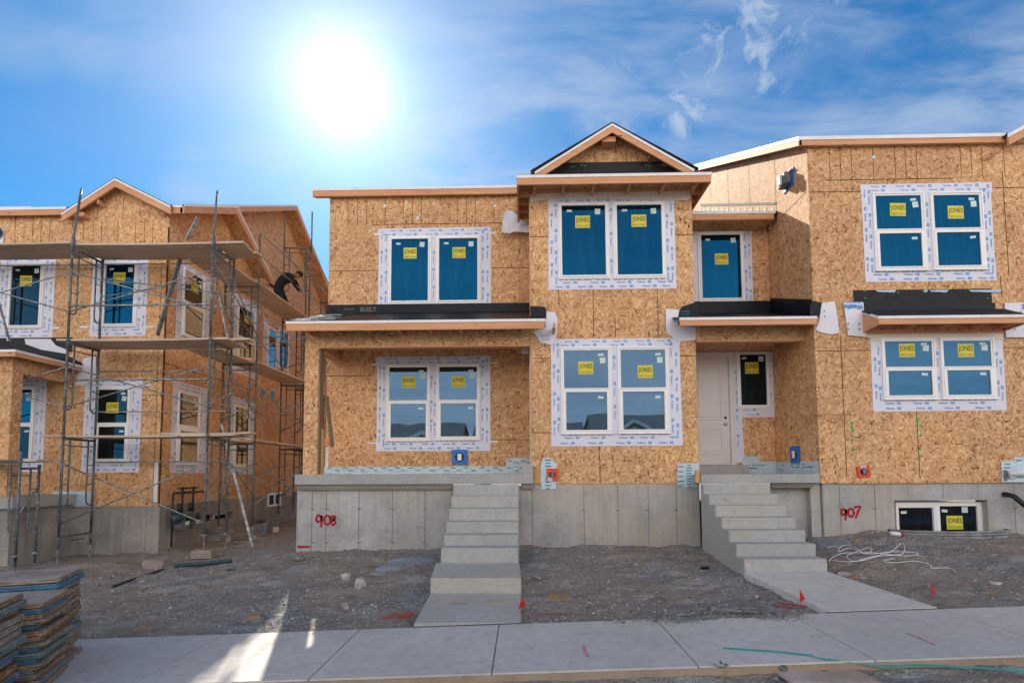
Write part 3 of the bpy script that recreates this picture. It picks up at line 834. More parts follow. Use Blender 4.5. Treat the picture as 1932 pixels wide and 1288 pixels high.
# ------------------------------------------------------------------ town house 908
YL, YB, YR, YS = 11.05, 9.8, 11.0, 9.65
PL, PB, PR = front(YL), front(YB), front(YR)
XL = F(621, 470, YL).x; XBL = .17; XBR = F(1311, 600, YB).x; X7 = 5.15
H = thing('townhouse', 'unfinished town house marked 908 with a covered porch and a gabled middle bay', 'house', (0.3, 11, .3))
OS = ['osb', 'seam', 'nail', 'osb_band', 'gap']
def zf(py, Y, px=986): return F(px, py, Y).z
def xf(px, Y, py=889): return F(px, py, Y).x
YE8 = 10.93
z_eave = zf(354, YE8, 800); SL = .5
# body: solid prism from the back to the upper left wall
zt = z_eave + SL * (YL - YE8) - .16
ridY = 17.0; rid = zt + SL * (ridY - YL)
mb = MB()
mb.prism([(YL, 1.45), (YL, zt), (ridY, rid), (23, zt), (23, 1.45)], 'x', XL, XBR)
zqq = zf(400, 10.5, 1384)
mb.prism([(11.2, 1.45), (11.2, zqq + .30), (ridY, zqq + .5 * (ridY - 10.5) - .04), (23, zqq), (23, 1.45)], 'x', XBR, X7 - .005)
ztop = zf(368, YL, 800)
zh1 = zf(424, YL, 700)
a_up = RR(714, 430, 926, 590, YL); a_lo = RR(711, 672, 925, 850, YL)
# upper-left joints (photo positions on the wall)
for x in (657, 675, 692, 727, 761, 778, 795, 863, 880, 897, 932):
    mb.pquad(PL, xf(x, YL, 400) - .005, xf(x, YL, 400) + .005, zh1, ztop - .02 + .1, .0025, 1)
wall_marks(mb, PL, [(xf(697, YL), zh1, XBL, zh1), (XL, zf(507, YL), xf(716, YL), zf(507, YL)), (xf(926, YL), zf(505, YL), XBL, zf(505, YL)), (xf(702, YL), zf(700, YL), xf(702, YL), zf(640, YL)),
    (xf(615, YL), zf(706, YL), xf(701, YL), zf(706, YL)), (xf(925, YL), zf(829, YL), XBL, zf(829, YL))])
mb.pquad(PL, XL, XBL, zh1 + .006, zt, .0016, 3)
nails(mb, PL, XL + .05, XBL, [zf(y, YL) for y in (456, 478, 520, 545, 562, 738, 755, 775, 808, 826, 843, 856)], [exp(a_up, .02), exp(a_lo, .02)])
wall = mb.build('wall', OS, H)
# three round nail plates up the wall
mb = MB()
for x, y, Y in ((726, 389, YL), (788, 412, YL), (934, 389, YL)):
    p = F(x, y, Y); P_ = front(Y); mb.ppoly(P_, [(p.x + .035 * math.cos(t * PI / 4), p.z + .035 * math.sin(t * PI / 4)) for t in range(8)], .003, .012)
mb.build('cap_plate', 'label_pale', H)

# bay
zb_top = zf(350, YB, 1150); zfd = zf(912, YB, 1150)
b_up = RR(1035, 374, 1274, 545, YB); b_lo = RR(1040, 639, 1284, 841, YB)
mb = MB(); mb.box(XBL, XBR, YB, 11.6, zfd, zb_top)
wall_marks(mb, PB, [(XBL, zf(447, YB), b_up[0], zf(447, YB)), (b_up[1], zf(447, YB), XBR, zf(447, YB)), (xf(1124, YB), zf(545, YB), xf(1124, YB), zf(638, YB)), (xf(1248, YB), zf(545, YB), xf(1248, YB), zf(638, YB)),
    (xf(1058, YB), zf(545, YB), xf(1058, YB), zf(575, YB)), (xf(1165, YB), zf(600, YB), xf(1165, YB), zf(638, YB)), (XBL, zf(676, YB), b_lo[0], zf(676, YB)), (b_lo[1], zf(674, YB), XBR, zf(674, YB)),
    (xf(1132, YB), zf(841, YB), xf(1132, YB), zfd), (XBL, zf(816, YB), b_lo[0], zf(816, YB))])
nails(mb, PB, XBL, XBR, [zf(y, YB) for y in (552, 574, 598, 618, 714, 740, 776, 808, 852, 871, 890)], [exp(b_up, .02), exp(b_lo, .02)], p=.6)
# dark rough cut marks right of the upper window
for px, py in ((1277, 392), (1281, 412), (1290, 418), (1297, 425)):
    p = F(px, py, YB); mb.ppoly(PB, [(p.x, p.z), (p.x + .03, p.z - .05), (p.x + .05, p.z - .04), (p.x + .02, p.z + .01)], .002, .004, 2)
mb.build('wall', OS, H)
mb = MB(); mb.box(XBL - .022, XBL - .002, YB + .003, YB + .12, zfd + .1, zb_top - .1); mb.build('corner_edge', 'lumber_z', H)

# recess wall right of the bay, and its header
mb = MB(); mb.box(XBR, X7 - .004, YR, 11.7, 1.5, zqq + .18)
mb.pquad(PR, XBR, X7 - .004, zf(508, YR), zf(412, YR), .002, 3)
nails(mb, PR, XBR, X7, [zf(y, YR) for y in (460, 540, 700, 730, 800, 830)], p=.7)
mb.build('wall', OS, H)

# foundations
zfL = zf(918, 9.75, 700)
mb = MB(); XF0 = xf(560, 9.75, 950)
mb.box(XF0, XBL - .01, 9.75, 9.95, -.6, zfL)
P9 = front(9.75)
for x in (590, 617, 678, 741, 802):
    mb.pquad(P9, xf(x, 9.75) - .006, xf(x, 9.75) + .006, -.3, zfL - .02, .002, 1)
    for y in (960, 1023):
        p = F(x, y, 9.75); mb.pquad(P9, p.x - .035, p.x + .035, p.z - .01, p.z + .01, .003, 1)
mb.build('foundation', ['found', 'cseam'], H, bevel=.006)
mb = MB(); mb.box(XBL - .005, XBR, YB + .01, 10.05, -.5, zfd - .002)
P9b = front(YB + .01)
for x in (999, 1101, 1165, 1222, 1275):
    mb.pquad(P9b, xf(x, YB) - .005, xf(x, YB) + .005, -.3, zfd - .02, .002, 1)
    p = F(x, 962, YB); mb.pquad(P9b, p.x - .03, p.x + .03, p.z - .01, p.z + .01, .003, 1)
mb.build('foundation', ['found', 'cseam'], H, bevel=.006)
mb = MB(); mb.box(XF0 + .05, XF0 + .25, 9.97, 20, -.5, 1.4); mb.build('foundation', 'found', H)

# porch: slab, form board, post, header, roof
zs = zf(894, YS, 780); zs0 = zf(913, YS, 780)
XS0, XS1 = xf(556, YS, 900), xf(1006, YS, 900)
mb = MB(); mb.box(XS0, XS1 - .002, YS, YL + .3, zs0, zs); mb.box(xf(985, YS), XS1, YS - .004, YS + .9, zs + .001, zs + .15)
mb.box(xf(766.5, YS) - .004, xf(766.5, YS) + .004, YS - .0015, YS + .02, zs0 + .01, zs - .01, 1)
mb.build('porch_slab', ['slab', 'cseam'], H, bevel=.008)
mb = MB(); mb.box(XS0 + .02, xf(855, 9.7), 9.69, 9.748, zf(922, 9.7), zs0 - .002); mb.box(xf(983, 9.7), xf(1008, 9.7), 9.69, 9.748, zf(922, 9.7), zs0 - .002)
mb.build('form_board', 'old_board', H)
px0, px1 = xf(573.5, YB, 760), xf(600, YB, 760)
zh0, zh1b = zf(652, YB, 780), zf(624, YB, 780)
mb = MB(); mb.box(px0, px1, YB, YB + .18, zs + .001, zh1b)
mb.pquad(front(YB), px0, px1, zf(830, YB) - .003, zf(830, YB) + .003, .002, 1)
mb.build('porch_post', ['osb', 'seam'], H)
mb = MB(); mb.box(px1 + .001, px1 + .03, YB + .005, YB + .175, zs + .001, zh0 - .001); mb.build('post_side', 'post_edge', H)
mb = MB(); mb.box(px1 + .031, px1 + .034, YB + .02, YB + .05, zf(797, YB) , zf(780, YB))
for k in range(3):
    z = zf(781 + 5 * k, YB); mb.box(px1 + .031, px1 + .035, YB + .01, YB + .12, z - .008, z + .004)
mb.build('red_mark', 'red', H)
mb = MB(); mb.box(px1 + .031, px1 + .065, YB + .10, YB + .19, zs + .001, zf(806, YB)); mb.build('stud', 'lumber_z', H)
mb = MB(); mb.box(px0, XBL - .03, YB - .002, YB + .18, zh0, zh1b + .25)
mb.box(px0, px0 + .2, YB + .181, YL - .003, zh0 + .02, zh1b + .2)
mb.build('header_beam', ['osb_band'], H)
mb = MB(); mb.box(px0 + .2, XBL - .03, YB + .003, YB + .177, zh0 - .028, zh0 - .001); mb.box(px0 + .203, px0 + .26, YB + .19, YL - .01, zh0 - .02, zh0 + .12); mb.build('beam_bottom', 'lumber', H)
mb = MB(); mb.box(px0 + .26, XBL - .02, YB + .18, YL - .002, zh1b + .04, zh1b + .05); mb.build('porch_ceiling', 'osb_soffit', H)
YE = 9.35
zt1, zt0 = zf(605, YE, 780), zf(622, YE, 780); XE0, XE1 = xf(540, YE, 610), xf(1028, YE, 610)
zw = zf(592, YL, 780)
def roof_slab(mb, x0, x1, y0, z0, y1, z1, t=.03, m=0):
    mb.hexa([(x0, y0, z0 - t), (x1, y0, z0 - t), (x1, y1, z1 - t), (x0, y1, z1 - t), (x0, y0, z0), (x1, y0, z0), (x1, y1, z1), (x0, y1, z1)], m)
mb = MB(); roof_slab(mb, XE0 + .01, XE1 - .01, YE + .012, zt1 + .004, YL - .02, zw); mb.build('porch_roof_deck', 'shingle', H)
mb = MB(); roof_slab(mb, xf(614, YE), XE1 - .012, YE + .02, zt1 + .026, YL - .022, zw + .022, .02); mb.build('membrane', 'membrane', H)
# loose shingle starters at the left end of the porch roof
mb = MB()
for k in range(26):
    x = XE0 + .04 + rw.random() * .62; t = rw.random() ** 1.4; y = YE + .03 + t * 1.4; z = zt1 + (zw - zt1) * (y - YE) / (YL - YE) + .012
    a = rw.uniform(-.3, .3); L = rw.uniform(.1, .22); mb.beam((x - L * math.cos(a), y - L * math.sin(a), z), (x + L * math.cos(a), y + L * math.sin(a), z + .01), .05, .006)
mb.build('shingle_scrap', 'paper', H)
mb = MB(); mb.box(XE0, XE1, YE, YE + .038, zt0, zt1 - .002); mb.build('fascia', 'lumber', H, bevel=.004, seg=1)
mb = MB(); mb.box(XE0 - .006, XE1 + .006, YE - .012, YE + .05, zt1 - .035, zt1 + .012); mb.build('drip_edge', 'drip', H)
mb = MB()
for k in range(9):
    x = XE0 + .3 + k * .56; mb.box(x, x + .038, YE + .04, YB - .005, zt0 + .01, zt0 + .11)
mb.build('rafter_tail', 'lumber_y', H)
mb = MB(); zu = zf(575, YL, 650)
mb.box(xf(616, YL, 585), XBL - .003, YL - .012, YL - .002, zw - .03, zu); mb.box(xf(616, YL, 585), xf(860, YL, 585), YL - .016, YL - .012, zw - .03, zu - .06)
mb.build('roof_membrane', 'membrane', H)
mb = MB(); put_text(mb, 'BUILT', front(YL), xf(692, YL), zf(581, YL), .020, .34, .10, 0, .05); put_text(mb, 'SURROUND', front(YL), xf(655, YL), zf(580, YL), .020, .22, .05, 0, .02)
mb.build('membrane_print', 'inkgrey', H)
mb = draped(front(YL), [(xf(617, YL), zf(598, YL)), (xf(645, YL), zf(602, YL)), (xf(640, YL), zf(592, YL)), (xf(628, YL), zf(580, YL)), (xf(617, YL), zf(577, YL))], .022, .05, 8, 3)
mb.build('membrane_fold', 'membrane', H)

# porch windows
def gl(P_Y, *r): return RR(*r, P_Y)
def pt(px, py, Y): q = F(px, py, Y); return (q.x, q.z)
g1 = [gl(YL, 735, 693, 806, 755), gl(YL, 738, 762, 804, 825)]; g2 = [gl(YL, 829, 692, 900, 754), gl(YL, 832, 761, 898, 823)]
inn = (exp(union(g1), .06)[0], exp(union(g2), .06)[1], exp(union(g1), .06)[2], exp(union(g1), .06)[3])
tape(H, PL, a_lo, inn, mid=(exp(union(g1), .06)[1], exp(union(g2), .06)[0]))
unit(H, PL, g1, pt(771, 721, YL), 0, gl=('glass_lower', 'glass_lower')); unit(H, PL, g2, pt(865, 720, YL), 0, gl=('glass_lower', 'glass_lower'))
g1 = [gl(YL, 739, 452, 808, 568)]; g2 = [gl(YL, 829, 451, 901, 567)]
inn = (exp(g1[0], .06)[0], exp(g2[0], .06)[1], exp(g1[0], .06)[2], exp(g1[0], .06)[3])
tape(H, PL, a_up, inn, mid=(exp(g1[0], .06)[1], exp(g2[0], .06)[0]))
unit(H, PL, g1, pt(774, 478, YL)); unit(H, PL, g2, pt(866, 477, YL))
# bay windows
g1 = [gl(YB, 1060, 389, 1142, 520)]; g2 = [gl(YB, 1164, 388, 1248, 519)]
inn = (exp(g1[0], .06)[0], exp(g2[0], .06)[1], exp(g1[0], .06)[2], exp(g1[0], .06)[3])
tape(H, PB, b_up, inn, mid=(exp(g1[0], .06)[1], exp(g2[0], .06)[0]))
unit(H, PB, g1, pt(1099, 419, YB)); unit(H, PB, g2, pt(1205, 417, YB))
g1 = [gl(YB, 1064, 661, 1147, 732), gl(YB, 1068, 740, 1145, 811)]; g2 = [gl(YB, 1171, 660, 1255, 731), gl(YB, 1175, 739, 1253, 810)]
inn = (exp(union(g1), .06)[0], exp(union(g2), .06)[1], exp(union(g1), .06)[2], exp(union(g1), .06)[3])
tape(H, PB, b_lo, inn, mid=(exp(union(g1), .06)[1], exp(union(g2), .06)[0]))
unit(H, PB, g1, pt(1105, 694, YB), 0, gl=('glass_lower', 'glass_lower')); unit(H, PB, g2, pt(1217, 701, YB), 0, gl=('glass_lower', 'glass_lower'))
# recess upper window
g1 = [gl(YR, 1323, 444, 1397, 563)]; t = RR(1303, 422, 1420, 584, YR)
tape(H, PR, (XBR + .01, t[1], t[2], t[3]), exp(g1[0], .06)); unit(H, PR, g1, pt(1361, 489, YR))
# white tie strips beside the windows
mb = MB()
for y, a, b in ((439, 701, 716), (439, 924, 936)): mb.box(xf(a, YL), xf(b, YL), YL - .012, YL - .002, zf(y + 2, YL), zf(y - 2, YL))
for y, a, b in ((685, 697, 714), (684, 925, 940), (834, 695, 713), (832, 925, 940)): mb.box(xf(a, YL), xf(b, YL), YL - .012, YL - .002, zf(y + 1.5, YL), zf(y - 1.5, YL))
mb.build('tie_strip', 'white_plastic', H)

# door recess
mb = MB()
Yd = YR
d0, d1, dz0, dz1 = xf(1296, Yd), xf(1376, Yd, 770), zf(877, Yd, 1345), zf(672, Yd, 1345)
dz0 = zs + .14 if False else dz0
PRd = front(YR)
tp = RR(1303, 647, 1464, 787, YR)
mb = MB(); mb.ppoly(PRd, [(XBR + .002, tp[2] + .3), (d1 + .05, zf(874, YR)), (xf(1403, YR, 800), zf(874, YR)), (xf(1400, YR, 790), tp[2]), (tp[1], tp[2]), (xf(1463, YR, 650), tp[3]), (XBR + .002, tp[3])], .001, .005)
prints(mb, PRd, xf(1383, YR), xf(1398, YR), zf(865, YR), zf(690, YR), .006); prints(mb, PRd, xf(1449, YR), xf(1462, YR), zf(780, YR), zf(670, YR), .006)
prints(mb, PRd, XBR + .1, tp[1] - .05, zf(664, YR), zf(650, YR), .006); prints(mb, PRd, xf(1400, YR), tp[1] - .03, tp[2] + .01, zf(772, YR), .006)
put_text(mb, '5', PRd, xf(1398, YR), zf(658, YR), .006, .08, .10, 3, .02)
mb.build('flashing_tape', ['tape', 'print_blue', 'print_pale', 'inkgrey'], H)
mb = MB(); ring(mb, PRd, (d0 - .06, d1 + .075, dz0, dz1 + .075), (d0, d1, dz0 - .001, dz1), .004, .05); ring(mb, PRd, (d0 - .0, d1, dz0, dz1), (d0 + .012, d1 - .012, dz0 + .001, dz1 - .012), .004, .022)
df = mb.build('door_frame', 'door_frame', H, bevel=.004, seg=1)
mb = MB(); mb.pbox(PRd, d0 + .012, d1 - .016, dz0 + .01, dz1 - .014, .004, .016)
w_ = d1 - d0; h_ = dz1 - dz0
dpx = lambda v: zf(v, YR, 1345)
for za, zb_ in ((dpx(857), dpx(808)), (dpx(792), dpx(690))):
    A = (d0 + w_ * .22, d1 - w_ * .18, za, zb_)
    ring(mb, PRd, A, exp(A, -.022), .016, .028); ring(mb, PRd, exp(A, -.022), exp(A, -.05), .016, .018)
    mb.pbox(PRd, *exp(A, -.065), .016, .026)
door = mb.build('door', 'door_paint', H, bevel=.003, seg=1)
mb = MB(); c = F(1368, 788, YR); mb.tube((c.x, YR - .016, c.z), (c.x, YR - .03, c.z), .028, 14); mb.build('keyhole', 'black', door)
mb = MB(); c = F(1368, 800, YR); mb.tube((c.x, YR - .016, c.z), (c.x, YR - .035, c.z), .030, 14); mb.tube((c.x, YR - .035, c.z), (c.x, YR - .06, c.z), .012, 10); mb.tube((c.x, YR - .06, c.z), (c.x, YR - .075, c.z), .028, 14, 0, .022); mb.build('door_knob', 'chrome', door, smooth=True)
g1 = [gl(YR, 1396, 669, 1445, 764)]; unit(H, PRd, g1, pt(1418, 694, YR), 0, gl=('glass_dark',))
mb = MB(); mb.box(xf(1453, 10.3, 650), xf(1478, 10.3, 650), 10.28, 10.32, zf(655, 10.3), zf(649, 10.3)); c = F(1465, 651, 10.3)
mb.tube((c.x, 10.3, c.z), (c.x + .01, 10.3, c.z - .05), .05, 12, 0, .07); mb.build('porch_lamp_socket', 'chrome', H)

# slab, threshold, base tape at the door
zr = zf(894, 9.35, 1430)
mb = MB(); mb.box(xf(1322, 9.35, 900), X7 - .03, 9.35, YR + .3, zf(911, 9.35, 1430), zr); mb.build('door_slab', 'slab', H, bevel=.008)
mb = MB(); mb.box(XBR + .01, xf(1405, YR), YR - .20, YR - .003, zr + .001, dz0); mb.build('threshold', 'slab', H)
mb = MB(); mb.box(xf(1459, 9.45, 950), X7 + .02, 9.6, 9.7, -.3, zf(918, 9.6) - .0); mb.box(xf(1530, 9.42), X7 + .02, 9.46, 9.598, -.3, zf(911, 9.42) - .002)
mb.build('foundation', 'found', H)
mb = MB(); mb.box(xf(1455, 9.4), xf(1532, 9.4), 9.40, 9.46, zf(922, 9.4), zf(912, 9.4)); mb.build('form_board', 'old_board', H)
mb = MB(); mb.box(xf(1311, 9.36), xf(1319, 9.36), 9.33, 9.39, zf(912, 9.36), zf(888, 9.36)); mb.build('wood_block', 'lumber_z', H)
mb = MB(); P_ = PR
mb.ppoly(P_, [(xf(1402, YR), zr), (xf(1402, YR), zf(863, YR)), (xf(1433, YR), zf(863, YR)), (xf(1433, YR), zf(873, YR)), (X7 - .01, zf(872, YR)), (X7 - .01, zr)], .0065, .010)
for k in range(12): 
    u = rw.uniform(xf(1405, YR), X7 - .2); v = rw.choice([zf(885, YR), zf(880, YR)]); mb.pquad(P_, u, u + .08, v - .008, v + .008, .0105, 1)
PS = sideL(X7 - .004)
mb.ppoly(PS, [(9.42, zr), (YR, zr), (YR, zf(874, YR)), (9.42, zf(872, 9.4))], .002, .006)
for k in range(14):
    u = rw.uniform(9.5, 10.9); v = rw.choice([zr + .06, zr + .12, zr + .17]); mb.pquad(PS, u, u + .1, v - .008, v + .008, .0065, 1)
mb.build('base_tape', ['base_tape', 'print_green'], H)
def base_patch(P_, Y, pts, lines, seed=0, parent=None):
    mb = draped(P_, [pt(x, y, Y) for x, y in pts], .006, .012, 8, seed)
    n0 = len(mb.f)
    for (x, y) in lines:
        u, v = pt(x, y, Y); L = rw.uniform(.03, .06); mb.pquad(P_, u - L, u + L, v - .008, v + .008, .021, 1)
    return mb.build('base_tape', ['base_tape', 'print_green'], parent or H)
base_patch(PB, YB, [(1278, 919), (1278, 874), (1319, 874), (1319, 919)], [(1300, y) for y in range(877, 918, 5)] + [(1284, y) for y in range(880, 918, 9)], 1)
base_patch(PB, YB, [(1022, 923), (1020, 882), (1024, 863), (1040, 864), (1050, 876), (1049, 922)], [(1034, y) for y in range(867, 922, 6)], 2)
base_patch(PL, YL, [(612, 894), (612, 880), (955, 879), (955, 864), (1001, 863), (1001, 894)], [(x + rw.uniform(-4, 4), 882 + 5 * (i % 2)) for i, x in enumerate(range(622, 990, 13))] + [(962 + 12 * k, 869 + 3 * (k % 2)) for k in range(4)], 3)
mb = MB(); mb.box(xf(1008, YB), xf(1018, YB), YB - .012, YB - .002, zf(912, YB), zf(880, YB)); mb.build('wood_block', 'lumber_z', H)

# white gutter strip and perforated straps in the porch
mb = MB(); mb.box(xf(999, 10.5, 760), xf(1006, 10.5, 760) - .012, 10.3, 10.5, zs + .14, zf(658, 10.5)); mb.box(xf(985, 10.6), xf(999, 10.6), 10.4, 10.6, zf(668, 10.6), zf(651, 10.6)); mb.build('wrap_strip', 'wrap', H, bevel=.01)
mb = MB(); x = xf(617, YL); mb.box(x - .03, x + .03, YL - .02, YL - .004, zs + .15, zf(841, YL))
for k in range(12): mb.box(x - .006, x + .006, YL - .0225, YL - .019, zs + .2 + k * .045, zs + .215 + k * .045, 1)
mb.build('metal_strap', ['white_plastic', 'gap'], H)
mb = MB(); mb.box(xf(600, 10.4), xf(622, 10.4), 10.35, 10.45, zf(838, 10.4), zf(825, 10.4)); mb.build('brace_block', 'lumber', H)
mb = MB(); mb.beam((px1 + .055, YB + .28, zf(740, YB)), (px1 + .12, YB + .45, zf(838, YB)), .04, .07); mb.build('brace_stud', 'post_edge', H)

# bay roof: skirt eaves and gable
YF = 9.3
X0e, X1e = xf(975, YF, 335), xf(1342, YF, 335)
ze1, ze0 = zf(329.5, YF, 1158), zf(346, YF, 1158)
mb = MB(); mb.box(X0e, X1e, YF, YF + .038, ze0, ze1 - .002); mb.build('fascia', 'lumber', H, bevel=.004, seg=1)
mb = MB(); mb.box(X0e - .01, X1e + .01, YF - .012, YF + .05, ze1 - .04, ze1 + .014); mb.build('drip_edge', 'drip', H)
mb = MB(); mb.box(X0e + .03, X1e - .03, YB - .045, YB - .006, zf(363, YB, 1158), zf(350.5, YB, 1158)); mb.build('ledger_board', 'lumber', H)
mb = MB()
for x in (1063, 1120, 1187, 1252, 1312, 1008):
    X = xf(x, 9.5, 350); mb.box(X - .02, X + .02, YF + .039, YB - .046, ze0 + .02, ze0 + .15)
mb.build('rafter_tail', 'lumber_y', H)
mb = MB()
mb.box(X0e, X0e + .038, YF + .039, 10.75, ze0, ze1 - .003); mb.box(X1e - .038, X1e, YF + .039, 10.95, ze0, ze1 - .003)
mb.build('side_fascia', 'lumber_y', H)
mb = MB()
for y in (9.75, 10.05, 10.35, 10.65): mb.box(X0e + .04, XBL - .003, y, y + .038, ze0 + .02, ze0 + .12); mb.box(XBR + .003, X1e - .04, y, y + .038, ze0 + .02, ze0 + .12)
mb.build('outlooker', 'lumber', H)
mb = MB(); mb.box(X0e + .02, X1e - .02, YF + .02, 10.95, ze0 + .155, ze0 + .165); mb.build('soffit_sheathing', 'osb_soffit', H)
# skirt roof
YG = 9.93; zg = zf(324, YG, 1158) 
mb = MB(); sk = [(X0e, YF, ze1), (X1e, YF, ze1)]
roof_slab(mb, X0e - .005, X1e + .005, YF - .005, ze1 + .018, YG, zg - .02, .03); roof_slab(mb, X0e, X1e, YG, zg - .02, 11.0, zg + .0, .06)
mb.build('skirt_roof', 'shingle', H)
ax, az = xf(1155, 9.62, 232), zf(233, 9.62, 1155)
gx0, gx1, gz0 = xf(1001, 9.62, 325), xf(1318, 9.62, 323), zf(324, 9.62, 1158)
sl1 = (az - gz0) / (ax - gx0); sl2 = (az - gz0) / (gx1 - ax)
mb = MB(); mb.prism([(gx0 + .10, zg - .04), (gx1 - .10, zg - .04), (gx1 - .10, gz0 + .03), (ax, az - .012), (gx0 + .10, gz0 + .03)], 'y', YG, 14)
PG = front(YG)
for x in (1085, 1122, 1162, 1182, 1203): 
    u = xf(x, YG, 290); vtop = az - .16 - abs(u - ax) * .58; mb.pquad(PG, u - .005, u + .005, zf(309, YG), vtop, .0025, 1)
mb.build('gable_wall', ['osb_band', 'seam'], H)
mb = MB(); mb.pbox(PG, xf(1042, YG), xf(1262, YG), zf(326, YG), zf(309, YG), .003, .012); mb.pbox(PG, xf(1010, YG), xf(1310, YG), zg - .03, zf(318, YG) , .003, .010); mb.build('gable_flashing', 'felt', H)
mb = MB()
for x, y in ((1078, 316), (1083, 315), (1098, 313), (1104, 314), (1219, 313), (1225, 314), (1296, 316)):
    p = F(x, y, YG); mb.tube((p.x, YG - .012, p.z), (p.x, YG - .016, p.z), .016, 8)
mb.build('button_nail', 'spray_green', H)
def rake(parent, ap, e0, e1, Yf, t=.16, m='lumber', depth=.038, drip='drip'):
    mb = MB()
    for e in (e0, e1):
        mb.prism([(ap[0], ap[1]), (e[0], e[1]), (e[0], e[1] - t), (ap[0], ap[1] - t)], 'y', Yf, Yf + depth)
    mb.build('rake_board', m, parent)
    mb = MB()
    for e in (e0, e1):
        mb.prism([(ap[0], ap[1] + .018), (e[0], e[1] + .018), (e[0], e[1] - .03), (ap[0], ap[1] - .03)], 'y', Yf - .012, Yf - .001)
    mb.build('drip_edge', drip, parent)
rake(H, (ax, az - .02), (gx0 + .08, gz0 + .0), (gx1 - .08, gz0), 9.62, .15)
mb = MB()
for e in (gx0 - .0, gx1 + .0):
    mb.hexa([(ax, 9.615, az), (e, 9.615, gz0 + .02), (e, 14, gz0 + .02), (ax, 14, az), (ax, 9.615, az + .03), (e, 9.615, gz0 + .05), (e, 14, gz0 + .05), (ax, 14, az + .03)])
    mb.hexa([(ax, 9.66, az - .014), (e, 9.66, gz0 + .006), (e, 9.95, gz0 + .006), (ax, 9.95, az - .014), (ax, 9.66, az - .002), (e, 9.66, gz0 + .018), (e, 9.95, gz0 + .018), (ax, 9.95, az - .002)], 1)
mb.build('gable_roof', ['shingle', 'osb_soffit'], H)
mb = MB(); mb.box(xf(1145, 9.75), xf(1172, 9.75), 9.7, 9.92, az - .30, az - .20); mb.box(xf(1236, 9.8), xf(1247, 9.8), 9.66, 9.92, zf(300, 9.8) - .04, zf(300, 9.8)); mb.box(xf(1070, 9.8), xf(1080, 9.8), 9.66, 9.92, zf(300, 9.8) - .04, zf(300, 9.8))
mb.build('outlooker', 'lumber_y', H)

# house wrap strips and black corner flashings
P_ = PB
def wrap(name, pts, Y, mat='wrap', w=.014, wav=.03, seed=1, parent=None, n=12):
    return draped(front(Y), [pt(x, y, Y) for x, y in pts], w, wav, n, seed).build(name, mat, parent or H, smooth=True)
wrap('house_wrap', [(997, 366), (1302, 361), (1303, 374), (1296, 379), (1040, 376), (1001, 383)], YB, 'wrap_cream', .012, .025, 2)
wrap('house_wrap', [(946, 440), (950, 405), (957, 396), (966, 400), (975, 408), (998, 420), (999, 440), (972, 438), (962, 441)], 10.9, 'wrap', .02, .09, 5)
wrap('house_wrap', [(1006, 626), (1030, 618), (1028, 604), (1028, 588), (1046, 589), (1052, 600), (1050, 640), (1040, 651), (1020, 646)], YB, 'wrap', .012, .03, 7)
wrap('house_wrap', [(1255, 583), (1280, 585), (1279, 614), (1311, 617), (1315, 641), (1282, 645), (1270, 638), (1257, 628)], YB, 'wrap', .012, .03, 9)
wrap('corner_flashing', [(1001, 606), (1000, 578), (1028, 580), (1031, 590), (1030, 603)], YB, 'membrane', .03, .03, 4)
wrap('corner_flashing', [(1279, 598), (1282, 586), (1284, 580), (1308, 572), (1316, 575), (1316, 598)], YB, 'membrane', .03, .03, 6)
mb = MB()
for Y, lst in ((YB, [(1291, 589, 'ATTRACTION'), (1291, 594, 'BUILDING')]), (YB, [(1028, 634, 'Building Wrap'), (1030, 641, 'install')])):
    for x, y, s in lst:
        u, v = pt(x, y, Y); put_text(mb, s.upper() if False else 'WALL WRAP', front(Y), u + .0, v, .046, .16, .022, 0, .01, 0, 1)
mb.build('wrap_print', 'print_blue', H)

# recess roofs
YRe = 10.5
zq1, zq0 = zf(400, YRe, 1384), zf(414, YRe, 1384)
mb = MB(); mb.box(XBR + .003, xf(1460, YRe, 406), YRe, YRe + .038, zq0, zq1); mb.build('fascia', 'lumber', H)
mb = MB(); mb.box(XBR + .002, xf(1463, YRe, 406), YRe - .012, YRe + .05, zq1 - .04, zq1 + .015); mb.build('drip_edge', 'drip', H)
mb = MB(); mb.box(XBR + .003, xf(1460, YRe, 406), YRe + .039, YR - .002, zq0 - .01, zq0 + .02); mb.build('soffit_sheathing', 'osb_soffit', H)
YP = 9.3
za1, za0 = zf(599, YP, 1410), zf(613, YP, 1410); XP0, XP1 = xf(1283, YP, 605), xf(1541, YP, 605)
mb = MB(); mb.box(XP0, XP1, YP, YP + .038, za0, za1 - .002); mb.build('fascia', 'lumber', H, bevel=.004, seg=1)
mb = MB(); mb.box(XP0 - .006, XP1 + .004, YP - .012, YP + .05, za1 - .035, za1 + .012); mb.build('drip_edge', 'drip', H)
zwr = zf(590, YR, 1410)
mb = MB(); roof_slab(mb, XP0 + .005, XP1, YP + .012, za1 + .004, 9.78, za1 + .16); roof_slab(mb, XBR + .004, X7 - .006, 9.78, za1 + .16, YR - .01, zwr); mb.build('door_roof_deck', 'membrane', H)
mb = MB(); mb.box(XBR + .004, X7 - .006, YR - .014, YR - .002, zwr - .05, zf(568, YR, 1410)); mb.ppoly(sideL(X7 - .006), [(9.42, za1 + .02), (YR - .02, zwr), (YR - .02, zf(568, YR)), (9.42, zf(570, 9.4))], .001, .006)
mb.build('roof_membrane', 'membrane', H)
mb = MB(); mb.box(XBR + .004, xf(1525, 9.75, 628), 9.75, 9.9, zf(641, 9.75, 1410), zf(612, 9.75, 1410)); mb.build('header_beam', 'osb_band', H)
